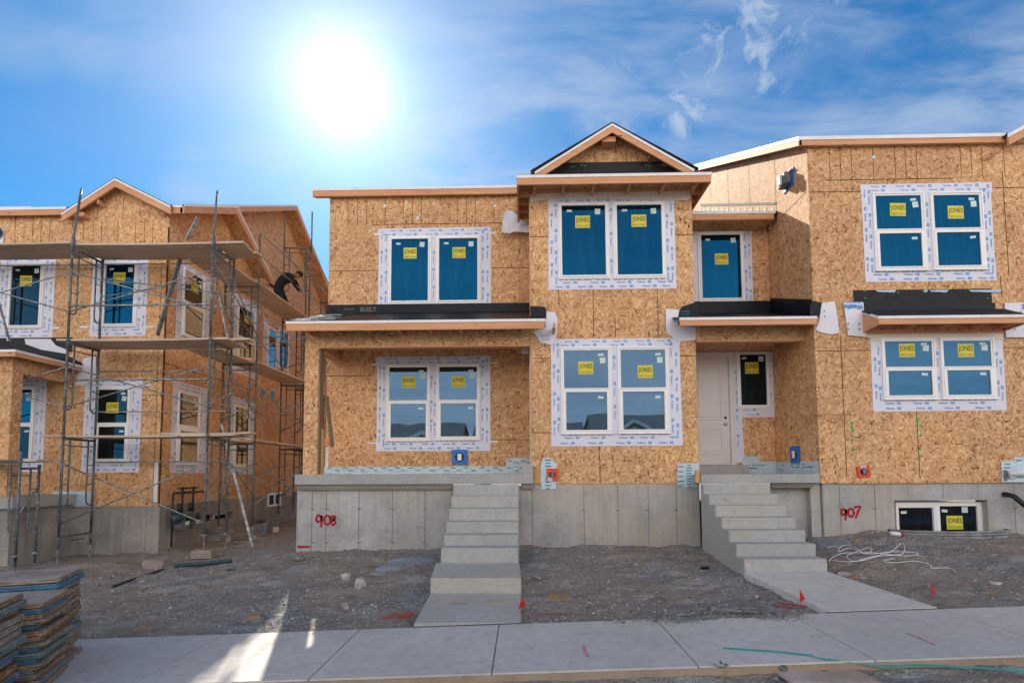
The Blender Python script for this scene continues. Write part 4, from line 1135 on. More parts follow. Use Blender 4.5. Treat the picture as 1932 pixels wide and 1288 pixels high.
mb = MB(); mb.box(XBR + .004, xf(1523, 9.75, 628), 9.753, 9.897, zf(641, 9.75, 1410) - .03, zf(641, 9.75, 1410) - .001); mb.build('beam_bottom', 'lumber', H)
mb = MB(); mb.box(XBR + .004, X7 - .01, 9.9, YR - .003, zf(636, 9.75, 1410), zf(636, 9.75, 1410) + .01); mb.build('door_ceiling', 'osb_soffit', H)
wrap('house_wrap', [(1449, 434), (1454, 408), (1466, 404), (1469, 408), (1472, 421), (1463, 425), (1458, 432)], 10.9, 'wrap', .01, .08, 11)

# main roof
mb = MB(); zE = z_eave
XE = xf(590, YE8, 360)
rz = zE + SL * (ridY - YE8)
def gable_roof(mb, x0, x1, y0, z0, yr, zr_, y1, z1, t=.05):
    mb.hexa([(x0, y0, z0 - t), (x1, y0, z0 - t), (x1, yr, zr_ - t), (x0, yr, zr_ - t), (x0, y0, z0), (x1, y0, z0), (x1, yr, zr_), (x0, yr, zr_)])
    mb.hexa([(x0, yr, zr_ - t), (x1, yr, zr_ - t), (x1, y1, z1 - t), (x0, y1, z1 - t), (x0, yr, zr_), (x1, yr, zr_), (x1, y1, z1), (x0, y1, z1)])
gable_roof(mb, XE + .01, XBR + .1, YE8 + .02, zE + .01, ridY, rz, 23.4, zE); gable_roof(mb, XBR + .1, X7 - .02, YRe + .02, zq1 + .02, ridY, zq1 + .5 * (ridY - YRe), 23.4, zq1, .04)
mb.build('roof', 'shingle', H)
mb = MB(); mb.box(XE, X0e + .02, YE8, YE8 + .04, zf(368, YE8, 780), zf(357, YE8, 780)); mb.build('fascia', 'lumber', H)
mb = MB(); mb.box(XE - .006, X0e + .02, YE8 - .012, YE8 + .05, zf(357.5, YE8, 780), zf(352.5, YE8, 780)); mb.build('drip_edge', 'drip', H)
mb = MB(); mb.box(XE + .03, X0e, YE8 + .05, YL - .002, zf(368, YE8, 780) + .02, zf(368, YE8, 780) + .03); mb.build('soffit_sheathing', 'osb_soffit', H)
mb = MB(); mb.prism([(YE8 + .04, zE - .16), (ridY, rz - .16), (ridY, rz - .03), (YE8 + .04, zE - .03)], 'x', XE, XE + .04); mb.build('rake_board', 'lumber_y', H)

# blue and orange junction boxes and the sprayed number
def jbox(parent, P_, cu, cv, w, h, mat, ring_m, ang=0, lab=None, plug='white_plastic', hole=.30, tag_=None):
    mb = MB(); ca, sa = math.cos(ang), math.sin(ang)
    rot = lambda x, y: (cu + x * ca - y * sa, cv + x * sa + y * ca)
    mb.ppoly(P_, [rot(-w / 2, -h / 2), rot(w / 2, -h / 2), rot(w / 2, h / 2), rot(-w / 2, h / 2)], .002, .03)
    b = mb.build('utility_box', mat, parent, bevel=.006)
    mb = MB(); c0 = rot(0, 0); mb.ppoly(P_, [(c0[0] + w * hole * math.cos(t * PI / 8), c0[1] + w * hole * math.sin(t * PI / 8)) for t in range(16)], .030, .036); mb.build('gasket', ring_m, b)
    mb = MB(); r_ = [rot(*q) for q in ((-w * .13, -h * .22), (w * .13, -h * .22), (w * .13, h * .22), (-w * .13, h * .22))]; mb.ppoly(P_, r_, .036, .055); mb.build('cover', plug, b, bevel=.003, seg=1)
    if tag_:
        mb = MB(); x, y = tag_; mb.ppoly(P_, [rot(x * w - w * .22, y * h - h * .16), rot(x * w + w * .22, y * h - h * .16), rot(x * w + w * .22, y * h + h * .16), rot(x * w - w * .22, y * h + h * .16)], .031, .033); mb.build('tag', 'pink_print', b)
c = F(867.5, 862, YL); jbox(H, PL, c.x, c.z, .32, .31, 'blue_box', 'black')
c = F(1042, 895, YB); jbox(H, PB, c.x, c.z, .20, .23, 'red_box', 'black', 0, plug='meter', hole=.28, tag_=(-.22, -.38))
PS = sideL(X7 - .006); c = SX(1502, 859, X7); jbox(H, PS, c.y, c.z + .02, .32, .32, 'blue_box', 'black')
mb = MB(); pth = [pt(x, y, 9.72) for x, y in ((1521, 618), (1525, 624), (1524, 634), (1520, 640), (1519, 646))]
mb.path([(u, 9.72, v) for u, v in pth], .010, 6); mb.build('yellow_wire', 'yellow_wire', H, smooth=True)

def spray_number(parent, Y, strokes, w=.020, name='spray_number', mat='spray_red'):
    mb = MB()
    for st in strokes:
        P0 = [Vector(pt(x, y, Y)) for x, y in st]; P1 = []
        for i in range(len(P0) - 1):                       # smooth the stroke
            a = P0[max(i - 1, 0)]; b = P0[i]; c = P0[i + 1]; d = P0[min(i + 2, len(P0) - 1)]
            for k in range(5):
                t = k / 5; P1.append(.5 * ((2 * b) + (c - a) * t + (2 * a - 5 * b + 4 * c - d) * t * t + (3 * b - a - 3 * c + d) * t ** 3))
        P1.append(P0[-1]); n = len(P1); L, Rr = [], []
        for i, p in enumerate(P1):
            d = (P1[min(i + 1, n - 1)] - P1[max(i - 1, 0)]); d = d.normalized() if d.length else Vector((1, 0)); q = Vector((-d.y, d.x)) * w * (1 + .15 * math.sin(i * 1.3))
            L.append(p + q); Rr.append(p - q)
        for i in range(n - 1): mb.face([(L[i].x, Y - .0035, L[i].y), (L[i + 1].x, Y - .0035, L[i + 1].y), (Rr[i + 1].x, Y - .0035, Rr[i + 1].y), (Rr[i].x, Y - .0035, Rr[i].y)])
    return mb.build(name, mat, parent)
spray_number(H, 9.75, [[(606, 975), (601, 971), (597, 978), (599, 984), (605, 981), (607, 973), (607, 982), (606, 994)], [(616, 972), (612, 977), (613, 986), (618, 989), (623, 983), (621, 974), (616, 972)],
    [(632, 975), (627, 973), (625, 977), (630, 980), (633, 985), (629, 990), (625, 986), (629, 980), (633, 976), (631, 973)]])
spray_number(H, 9.75, [[(561, 1031), (585, 1031)]], .022, 'spray_line')
# ------------------------------------------------------------------ town house 907
Y7 = 9.4; P7 = front(Y7)
H7 = thing('townhouse', 'unfinished town house marked 907 with a flat sheathed front and a basement window', 'house', (8, 10, .5))
zf7 = zf(911, Y7, 1700); zt7 = zf(272, 9.3, 1700) + .02
t_up = RR(1628, 346, 1875, 531, Y7); t_lo = RR(1646, 640, 1895, 775, Y7)
mb = MB(); rid7 = 15.2
mb.prism([(Y7, zf7), (Y7, zt7 + .2), (rid7, zt7 + .2 + .5 * (rid7 - Y7)), (21, zt7 + .2), (21, zf7)], 'x', X7, 13)
zs1 = zf(338, Y7, 1700)
for x in (1565, 1585, 1606, 1647, 1688, 1708, 1729, 1812, 1832, 1852, 1894):
    u = xf(x, Y7, 300); mb.pquad(P7, u - .005, u + .005, zs1, zt7, .0025, 1)
wall_marks(mb, P7, [(xf(1580, Y7), zs1, xf(1830, Y7), zs1), (X7, zf(371, Y7), t_up[0], zf(371, Y7)), (t_up[1], zf(368, Y7), 13, zf(368, Y7)),
    (xf(1899, Y7, 450), zf(530, Y7), xf(1899, Y7, 450), zf(338, Y7)), (xf(1911, Y7), zf(570, Y7), xf(1911, Y7), zf(530, Y7)), (X7, zf(667, Y7), t_lo[0], zf(667, Y7)), (t_lo[1], zf(664, Y7), 13, zf(664, Y7)),
    (xf(1597, Y7), zf(900, Y7), xf(1597, Y7), zf(640, Y7)), (xf(1735, Y7), zf(905, Y7), xf(1735, Y7), zf(775, Y7)), (xf(1600, Y7), zf(604, Y7), xf(1616, Y7), zf(604, Y7))])
mb.pquad(P7, X7, 13, zs1 + .006, zt7 + .1, .0015, 3)
nails(mb, P7, X7, 9.5, [zf(y, Y7) for y in (395, 420, 445, 470, 500, 540, 690, 720, 752, 787, 800, 815, 832, 850, 868, 888)], [exp(t_up, .02), exp(t_lo, .02)], p=.55)
mb.build('wall', OS, H7)
P7s = sideL(X7)
mb = MB()
yy = 9.4
for y in (10.6, 11.8, 13.0, 14.2): mb.pquad(P7s, y - .005, y + .005, zf(620, 9.6), zt7 + .2 + .5 * (y - Y7) - .3, .002, 0)
mb.pquad(P7s, 9.45, 15, 6.66, 6.67, .002, 0)
mb.build('panel_joint', 'seam', H7)
# black slots under the eave
mb = MB()
for a, b in ((1534, 1568), (1592, 1623), (1652, 1689), (1712, 1747), (1756, 1768), (1777, 1814), (1880, 1893)):
    mb.pquad(P7, xf(a, Y7, 273), xf(b, Y7, 273), zf(274.5, Y7, 1700) - .0, zf(267, Y7, 1700), .004)
mb.build('vent_slot', 'gap', H7)
# roof edge
gx = xf(1903, 9.2, 262); gz = zf(256, 9.2, 1905)
Yv = 9.30; XV = xf(1508, Yv, 262)
c1, c0 = zf(256, Yv, 1720), zf(271, Yv, 1720)
mb = MB(); mb.box(XV, gx + .04, Yv, Yv + .038, c0, c1); mb.build('fascia', 'lumber', H7, bevel=.004, seg=1)
mb = MB(); mb.box(XV - .005, gx + .04, Yv - .012, Yv + .05, c1 - .05, c1 + .015); mb.build('drip_edge', 'drip', H7)
zr7 = c1 + .5 * (rid7 - Yv)
mb = MB(); gable_roof(mb, XV + .01, 13.4, Yv + .02, c1 + .03, rid7, zr7, 21.4, c1 - .1, .04); mb.build('roof', 'shingle', H7)
mb = MB(); mb.prism([(Yv + .0, c1 - .005), (rid7, zr7 - .02), (rid7, zr7 - .18), (Yv + .0, c0)], 'x', XV, XV + .038); mb.prism([(rid7, zr7 - .02), (21.4, c1 - .15), (21.4, c1 - .3), (rid7, zr7 - .18)], 'x', XV, XV + .038)
mb.build('rake_board', 'lumber_y', H7)
mb = MB(); mb.prism([(Yv, c1 + .02), (rid7, zr7 + .01), (rid7, zr7 - .05), (Yv, c1 - .04)], 'x', XV - .012, XV - .001); mb.build('drip_edge', 'drip', H7)
mb = MB(); 
mb.prism([(Yv + .04, c0 + .02), (rid7, zr7 - .16), (rid7, zr7 - .15), (Yv + .04, c0 + .03)], 'x', XV + .039, X7 - .003); mb.box(X7 - .002, 13, Yv + .04, Y7 - .002, c0 + .01, c0 + .02)
mb.build('soffit_sheathing', 'osb_soffit', H7)
# next gable starts at the right edge of the picture
mb = MB(); mb.prism([(gx, gz), (gx + 2.2, gz + 1.15), (gx + 2.2, gz + .98), (gx, gz - .17)], 'y', 9.20, 9.24); mb.build('rake_board', 'lumber', H7)
mb = MB(); mb.prism([(gx - .02, gz + .03), (gx + 2.2, gz + 1.2), (gx + 2.2, gz + 1.13), (gx - .02, gz - .04)], 'y', 9.188, 9.199); mb.build('drip_edge', 'drip', H7)
mb = MB(); mb.hexa([(gx - .02, 9.21, gz + .01), (gx + 2.2, 9.21, gz + 1.16), (gx + 2.2, 13, gz + 1.16), (gx - .02, 13, gz + .01), (gx - .02, 9.21, gz + .04), (gx + 2.2, 9.21, gz + 1.2), (gx + 2.2, 13, gz + 1.2), (gx - .02, 13, gz + .04)])
mb.hexa([(gx + 2.2, 9.21, gz + 1.16), (gx + 4.4, 9.21, gz + .01), (gx + 4.4, 13, gz + .01), (gx + 2.2, 13, gz + 1.16), (gx + 2.2, 9.21, gz + 1.2), (gx + 4.4, 9.21, gz + .04), (gx + 4.4, 13, gz + .04), (gx + 2.2, 13, gz + 1.2)])
mb.build('gable_roof', 'shingle', H7)
mb = MB(); mb.prism([(gx + .2, c0), (gx + 4.2, c0), (gx + 2.2, gz + 1.05)], 'y', Y7 - .006, 12); mb.build('gable_wall', 'osb_band', H7)
# lookout block at the joint
mb = MB(); p = F(1908, 268, 9.0); mb.beam((p.x, 9.22, p.z), (p.x - .15, Y7, p.z - .06), .04, .08); mb.build('outlooker', 'lumber_y', H7)
# windows
g1 = [RR(1652, 370, 1737, 433, Y7), RR(1658, 442, 1737, 504, Y7)]; g2 = [RR(1761, 369, 1847, 431, Y7), RR(1766, 440, 1847, 502, Y7)]
inn = (exp(union(g1), .06)[0], exp(union(g2), .06)[1], exp(union(g1), .06)[2], exp(union(g1), .06)[3])
tape(H7, P7, t_up, inn, mid=(exp(union(g1), .06)[1], exp(union(g2), .06)[0]))
unit(H7, P7, g1, pt(1693, 396, Y7), -.03); unit(H7, P7, g2, pt(1802, 401, Y7), -.01)
g1 = [RR(1669, 644, 1757, 692, Y7), RR(1674, 700, 1756, 746, Y7)]; g2 = [RR(1779, 643, 1868, 691, Y7), RR(1785, 699, 1866, 745, Y7)]
inn = (exp(union(g1), .06)[0], exp(union(g2), .06)[1], exp(union(g1), .06)[2], exp(union(g1), .06)[3])
tape(H7, P7, (t_lo[0], t_lo[1], t_lo[2], t_lo[3] - .02), inn, mid=(exp(union(g1), .06)[1], exp(union(g2), .06)[0]))
unit(H7, P7, g1, pt(1710, 661, Y7), gl=('glass_907', 'glass_907')); unit(H7, P7, g2, pt(1821, 661, Y7), gl=('glass_907', 'glass_907'))
# pent roof over the lower window
Yn = 8.95
n0, n1 = xf(1658, Yn, 604), xf(1942, Yn, 604); nb0, nb1 = xf(1628, Y7, 600), xf(1893, Y7, 600)
q1, q0 = zf(596, Yn, 1790), zf(610.5, Yn, 1790); zwn = zf(585, Y7, 1760); 
mb = MB(); mb.box(n0, n1, Yn, Yn + .038, q0, q1 - .002); mb.build('fascia', 'lumber', H7, bevel=.004, seg=1)
mb = MB(); mb.box(n0 - .004, n1 + .004, Yn - .012, Yn + .05, q1 - .035, q1 + .012)
mb.hexa([(n0 - .012, Yn, q1 - .03), (n0, Yn, q1 - .03), (nb0, Y7 - .01, zwn - .05), (nb0 - .012, Y7 - .01, zwn - .05), (n0 - .012, Yn, q1 + .012), (n0, Yn, q1 + .012), (nb0, Y7 - .01, zwn - .0), (nb0 - .012, Y7 - .01, zwn - .0)])
mb.build('drip_edge', 'drip', H7)
mb = MB()
for xa in (n0, n1 - .038):
    mb.hexa([(xa, Yn + .039, q0), (xa + .038, Yn + .039, q0), (xa + .038, Y7 - .004, q0 - .02), (xa, Y7 - .004, q0 - .02), (xa, Yn + .039, q1 - .01), (xa + .038, Yn + .039, q1 - .01), (xa + .038, Y7 - .004, zwn - .06), (xa, Y7 - .004, zwn - .06)])
for x in (1716, 1780, 1845, 1900):
    X = xf(x, 9.2, 610); mb.box(X - .02, X + .02, Yn + .039, Y7 - .004, q0 + .01, q0 + .10)
mb.build('rafter_tail', 'lumber_y', H7)
mb = MB(); mb.box(n0 + .04, n1 - .04, Yn + .04, Y7 - .004, q0 + .10, q0 + .11); mb.box(nb0 + .02, n1 - .05, Y7 - .04, Y7 - .004, q0 - .05, q0 + .09); mb.build('ledger_board', 'lumber', H7)
mb = MB(); roof_slab(mb, n0, n1 - .01, Yn + .002, q1 + .016, Y7 - .01, zwn + .01, .03); mb.build('pent_roof_deck', 'shingle', H7)
mb = MB(); mb.pbox(P7, xf(1625, Y7), xf(1891, Y7), zwn - .04, zf(546, Y7, 1760), .003, .010); mb.build('wall_felt', 'felt', H7)
mb = MB(); mb.pbox(P7, xf(1628, Y7), xf(1896, Y7), zwn - .03, zf(573, Y7, 1760), .0105, .018); mb.build('roof_membrane', 'membrane', H7)
for k, (a, b) in enumerate(((1650, 1690), (1738, 1750), (1752, 1788), (1826, 1888))):
    draped(P7, [pt(a, 548, Y7), pt(b, 547, Y7), pt(b - 3, 552, Y7), pt(a + 4, 551, Y7)], .012, .02, 5, k).build('felt_fold', 'print_pale', H7)
mb = MB()
for x, y in ((1630, 549), (1655, 548), (1693, 552), (1741, 549), (1788, 547), (1828, 546), (1880, 549), (1632, 563), (1862, 563)):
    p = F(x, y, Y7); mb.tube((p.x, Y7 - .01, p.z), (p.x, Y7 - .018, p.z), .014, 8)
mb.build('button_nail', 'spray_green', H7)
wrap('house_wrap', [(1590, 572), (1626, 571), (1631, 620), (1642, 621), (1893, 617), (1893, 641), (1650, 643), (1640, 637), (1598, 633)], Y7, 'wrap_cream', .009, .015, 8, H7)
wrap('house_wrap', [(1590, 571), (1627, 571), (1632, 636), (1598, 633)], Y7, 'wrap', .026, .02, 18, H7)
wrap('house_wrap', [(1893, 572), (1960, 572), (1960, 637), (1895, 637)], Y7, 'wrap', .026, .02, 28, H7)
wrap('house_wrap', [(1538, 622), (1545, 606), (1549, 572), (1573, 569), (1583, 628), (1570, 631), (1550, 628)], Y7, 'wrap', .014, .04, 12, H7)
wrap('corner_flashing', [(1527, 575), (1533, 568), (1550, 571), (1546, 592), (1542, 600), (1527, 600)], Y7, 'membrane', .01, .05, 13, H7)
mb = MB(); u, v = pt(1608, 580, Y7); put_text(mb, 'Weathe', P7, u, v, .048, .33, .085, 0, .04, PI); u, v = pt(1607, 573, Y7); put_text(mb, 'Protection', P7, u, v + .01, .048, .26, .03, 0, .02, PI, 1)
u, v = pt(1928, 580, Y7); put_text(mb, 't', P7, u, v, .048, .07, .10, 0, .04, PI)
mb.build('wrap_print', 'print_blue', H7)
mb = MB()
for x, y in ((1597, 612), (1597, 622), (1618, 612), (1618, 622), (1552, 588), (1553, 598), (1921, 590), (1910, 622), (1929, 622)) + tuple((1640 + k * 20.7, 622) for k in range(13)):
    p = F(x, y, Y7); mb.pquad(P7, p.x - .01, p.x + .01, p.z - .012, p.z + .012, .05)
mb.build('wrap_nail', 'gap', H7)
# foundation with the basement window opening
Yf7 = 9.44; Pf = front(Yf7)
o0, o1, oz0, oz1 = xf(1688, Yf7, 970), xf(1864, Yf7, 970), zf(1012, Yf7, 1770), zf(943, Yf7, 1770)
X7f = xf(1553, Yf7, 960)
mb = MB(); mb.box(X7f, o0, Yf7, 9.68, -.5, zf7 - .002); mb.box(o1, 13, Yf7, 9.68, -.5, zf7 - .002); mb.box(o0, o1, Yf7, 9.68, oz1, zf7 - .002); mb.box(o0, o1, Yf7, 9.68, -.5, oz0 - .1)
for x in (1582, 1648, 1910):
    u = xf(x, Yf7); mb.pquad(Pf, u - .005, u + .005, .3, zf7 - .02, .002, 1)
    mb.pquad(Pf, u - .03, u + .03, zf(962, Yf7) - .01, zf(962, Yf7) + .01, .003, 1)
for x in (1711, 1777, 1842): u = xf(x, Yf7); mb.pquad(Pf, u - .004, u + .004, oz1 + .01, zf7 - .02, .002, 1)
mb.build('foundation', ['found', 'cseam'], H7)
mb = MB(); mb.box(X7f - .01, X7f + .19, Yf7 - .02, 9.6, -.4, zf7 - .004); mb.build('foundation', 'found', H7, bevel=.01)
Pw = front(9.60)
g = RR(1693, 957, 1758, 1003, 9.60); g2 = RR(1770, 954, 1841, 1006, 9.60)
mb = MB(); ring(mb, Pw, (g[0] - .05, g2[1] + .08, min(g[2], g2[2]) - .07, g2[3] + .07), (g[0], g2[1], g2[2], g2[3]), -.02, .05)
mb.pbox(Pw, g[1], g2[0], g2[2], g2[3], -.02, .055); mb.pbox(Pw, g[0], g[1], g[3], g2[3], -.02, .045); mb.pbox(Pw, g[1] + .03, g[1] + .045, g2[2], g2[3], .055, .065)
bw = mb.build('window', 'vinyl', H7, bevel=.004, seg=1)
mb = MB(); mb.pbox(Pw, g[0] - .01, g[1] + .01, g2[2], g[3] + .01, -.01, .01); mb.build('pane', 'glass_dark', bw)
mb = MB(); mb.pbox(Pw, g2[0] - .01, g2[1] + .01, g2[2] - .01, g2[3] + .01, -.01, .012); mb.build('pane', 'glass_dark', bw)
sticker(Pw, bw, *pt(1800, 985, 9.60), .014); 
a, b = pt(1704, 966, 9.6), pt(1781, 963, 9.6); c_ = pt(1819, 961, 9.6); paper_labels(Pw, bw, [(a[0], a[1], .05, .022, .05), (b[0], b[1], .05, .024, -.1), (c_[0], c_[1], .05, .05, 0)], .013)
# sprayed number and green marks
spray_number(H7, Yf7, [[(1595, 962), (1590, 960), (1587, 966), (1590, 971), (1595, 967), (1596, 961), (1596, 970), (1595, 981)], [(1603, 959), (1600, 964), (1602, 972), (1607, 974), (1611, 968), (1608, 960), (1603, 959)], [(1611, 957), (1622, 955), (1619, 964), (1614, 977)]])
def dots(parent, Y, lst, mat):
    mb = MB()
    for x, y, r in lst:
        p = F(x, y, Y); k = rw.randint(5, 7); mb.ppoly(front(Y), [(p.x + r * rw.uniform(.7, 1.2) * math.cos(t * 2 * PI / k), p.z + r * rw.uniform(.7, 1.2) * math.sin(t * 2 * PI / k)) for t in range(k)], .0035, .0045)
    mb.build('paint_mark', mat, parent)
dots(H7, Y7, [(1603, 770, .014), (1605, 782, .02), (1607, 798, .03), (1607, 806, .03), (1607, 813, .025), (1608, 829, .025), (1609, 847, .028), (1606, 858, .022), (1731, 791, .03), (1730, 802, .022), (1737, 803, .022), (1730, 816, .02), (1737, 821, .026), (1736, 847, .026), (1735, 859, .024), (1594, 792, .01)], 'spray_green')
c = F(1628, 889, Y7); jbox(H7, P7, c.x, c.z, .22, .20, 'red_box', 'black', .12, plug='meter', hole=.28, tag_=(.0, .36))
# speaker-like vent hood bracket on the sunny side wall
Pv = sideL(X7)
c = SX(1487, 340, X7); 
hb = MB(); 
a = (c.y, c.z)
def sv(px, py, w=0): q = SX(px, py, X7); return Pv.p(q.y, q.z, w)
mb = MB()
P4 = [SX(*q, X7) for q in ((1472, 346), (1502, 315), (1502, 337), (1478, 365))]
cy = sum(q.y for q in P4) / 4; cz = sum(q.z for q in P4) / 4
mb.ppoly(Pv, [(cy - .20, cz - .16), (cy + .20, cz - .16), (cy + .20, cz + .16), (cy - .20, cz + .16)], .003, .02)
vb = mb.build('wall_vent', 'blue_box', H7)
mb = MB(); mb.pbox(Pv, cy - .14, cy + .14, cz - .11, cz + .11, .02, .15); mb.build('vent_hood', 'flash_metal', vb, bevel=.01)
mb = MB(); mb.pbox(Pv, cy - .05, cy + .05, cz - .1, cz + .1, .151, .20); mb.pbox(Pv, cy - .19, cy + .19, cz + .115, cz + .15, .02, .06); mb.build('vent_cover', 'white_plastic', vb, bevel=.01)
mb = MB(); yA = 11.1; zA = zf(398, YRe, 1384)
for k in range(14):
    y = 10.7 + k * .33; zz = zq1 + .5 * (y - YRe) + .02; mb.pbox(Pv, y, y + .31, zz - .04, zz + .08, .003 + .002 * (k % 2), .005 + .002 * (k % 2))
mb.build('step_flashing', 'flash_metal', H7)
mb = MB()
mb.prism([(10.6, zq1 + .19), (15, zq1 + .19 + 2.2), (15, zq1 + .27 + 2.2), (10.6, zq1 + .24)], 'x', X7 - .012, X7 - .002); mb.build('wall_underlay', 'underlay', H7)
wrap('nail_plate', [(1644, 297), (1650, 293), (1652, 298), (1648, 300)], Y7, 'label_pale', .004, .004, 1, H7, 3)
# pipe patch and black drain pipe at the right edge
base_patch(P7, Y7, [(1889, 909), (1888, 870), (1912, 869), (1913, 862), (1975, 862), (1975, 909)], [(1900, 875), (1920, 868), (1925, 900), (1898, 882), (1905, 900)], 5, H7)
mb = MB(); a = F(1898, 893, Y7); mb.tube((a.x, Y7 - .06, a.z), (a.x + 1.2, Y7 - .06, a.z + .05), .045, 14); mb.tube((a.x + .06, Y7 - .01, a.z - .05), (a.x + .06, Y7 - .05, a.z - .05), .04, 10); mb.build('vent_pipe', 'white_plastic', H7, smooth=True)
mb = MB(); mb.box(a.x - .05, a.x - .003, Y7 - .03, Y7 - .011, a.z - .12, a.z + .06); mb.build('wood_block', 'meter', H7)
mb = MB(); a = F(1894, 932, Yf7); b = F(1945, 962, 9.1); mb.path([(a.x, Yf7 + .02, a.z), (a.x, Yf7 - .06, a.z), (a.x + .06, Yf7 - .12, a.z - .03), (b.x, 9.1, b.z)], .042, 12); mb.build('drain_pipe', 'black', H7, smooth=True)
# corrugated window well: a thing set in the soil
def well(name, label, cx, y0, zb, r, h, grp, P='front', squash=.55):
    mb = MB(); n = 26; prof = []
    hh = int(h / .012)
    for k in range(hh + 1): prof.append((.010 * math.cos(k * PI / 2.5), zb + k * h / hh))
    ringp = []
    for i in range(n + 1):
        t = PI * i / n
        if P == 'front': ringp.append(lambda d, t=t: (cx - (r + d) * math.cos(t), y0 - (r * squash + d) * math.sin(t)))
        else: ringp.append(lambda d, t=t: (cx + (r * squash + d) * math.sin(t), y0 - (r + d) * math.cos(t)))
    for i in range(n):
        for (d0_, z0_), (d1_, z1_) in zip(prof, prof[1:]):
            a, b, c_, e = ringp[i](d0_), ringp[i + 1](d0_), ringp[i + 1](d1_), ringp[i](d1_)
            mb.face([(*a, z0_), (*b, z0_), (*c_, z1_), (*e, z1_)])
            a, b, c_, e = ringp[i](d0_ - .006), ringp[i + 1](d0_ - .006), ringp[i + 1](d1_ - .006), ringp[i](d1_ - .006)
            mb.face([(*a, z0_), (*e, z1_), (*c_, z1_), (*b, z0_)])
    mb.path([(*q(0), zb + h) for q in ringp], .016, 6)
    return tag(mb.build(name, 'well_metal', smooth=True), label, 'window well', grp)
cxw = (xf(1690, 9.3) + xf(1918, 9.0)) / 2
well('window_well', 'curved corrugated metal window well below the 907 basement window', cxw + .03, Yf7 - .01, .22, (xf(1915, 9.1) - xf(1688, 9.1)) / 2, zf(1003, 9.05, 1800) - .22, 'metal window wells', 'front', .42)

# ------------------------------------------------------------------ concrete stairs and walks
def stair(name, label, x0, x1, ys_, zs_, y_end, z_end, y_back, z_back):
    """ys_, zs_: nosing positions from the top tread down"""
    mb = MB()
    pts = [(y_back, -.5), (y_back, z_back)]
    yprev = y_back
    for k, (y, z) in enumerate(zip(ys_, zs_)):
        yb = y_back if k == 0 else ys_[k - 1]
        pts.append((yb + .012 if k else yb, z)); pts.append((y, z))
    pts.append((ys_[-1] + .012, -.5))
    if abs(z_back - zs_[0]) < 1e-6: pts.pop(1)
    mb.prism(pts, 'x', x0, x1); return tag(mb.build(name, 'steps', bevel=.012), label, 'stairs', 'concrete front steps')
YLs = [9.4, 9.12, 8.84, 8.56, 8.28, 8.0]; ZLs = [zf(y, Y) for y, Y in zip((914, 935, 958.5, 983.5, 1008.5, 1033), YLs)]
stair('concrete_steps', 'pale concrete steps rising straight to the open porch of 908', xf(855, 9.4, 914), xf(979, 9.4, 914), YLs, ZLs, 0, 0, 9.64, ZLs[0])
YRs = [9.2 - .27 * k for k in range(7)]; ZRs = [zf(y, Y, 1450) for y, Y in zip((912.5, 932, 953, 976, 1000, 1026, 1054.5), YRs)]
xr0, xr1 = xf(1408.7, 7.58, 1060), xf(1564, 7.58, 1060)
stair('concrete_steps', 'grey concrete steps rising to the recessed front door beside the bay', xr0 - .03, xr1 - .02, YRs, ZRs, 0, 0, 9.34, ZRs[0])
# walks
mb = MB()
a0, a1 = xf(822, 8.0, 1061), xf(980.5, 8.0, 1061)
l0, l1 = xf(812, 7.15, 1090), xf(983.5, 7.15, 1090)
zA, zB_ = zf(1061, 8.0), zf(1090, 7.15); zC = zf(1118, 7.15)
mb.hexa([(l0, 7.15, -.3), (l1, 7.15, -.3), (a1, 7.995, -.3), (a0, 7.995, -.3), (l0, 7.15, zB_), (l1, 7.15, zB_), (a1, 7.995, zA), (a0, 7.995, zA)])
e0, e1 = xf(780, 5.99, 1173), xf(984, 5.99, 1168)
mb.hexa([(e0, 5.992, -.3), (e1, 5.992, -.3), (l1, 7.145, -.3), (l0, 7.145, -.3), (e0, 5.992, .000), (e1, 5.992, .006), (l1, 7.145, zC), (l0, 7.145, zC)])
w1 = mb.build('path', 'steps', bevel=.012); struct(w1)
mb = MB()
e0, e1 = xf(1562, 5.99, 1147), xf(1771, 5.99, 1139)
zr_b = zf(1079, 7.56, 1490)
mb.hexa([(e0, 5.992, -.3), (e1, 5.992, -.3), (xr1, 7.576, -.3), (xr0 - .05, 7.576, -.3), (e0, 5.992, walk_z(e0) + .012), (e1, 5.992, walk_z(e1) + .012), (xr1, 7.576, zr_b), (xr0 - .05, 7.576, zr_b)])
struct(mb.build('path', 'sidewalk', bevel=.010))
mb = MB()
for a_, b_ in ((xf(780, 5.99, 1173), xf(984, 5.99, 1168)), (e0 - .02, e1)):
    mb.hexa([(a_, 5.979, -.3), (b_, 5.979, -.3), (b_, 5.993, -.3), (a_, 5.993, -.3), (a_, 5.979, walk_z(a_) + .006), (b_, 5.979, walk_z(b_) + .006), (b_, 5.993, walk_z(b_) + .006), (a_, 5.993, walk_z(a_) + .006)])
struct(mb.build('path_joint', 'joint'))
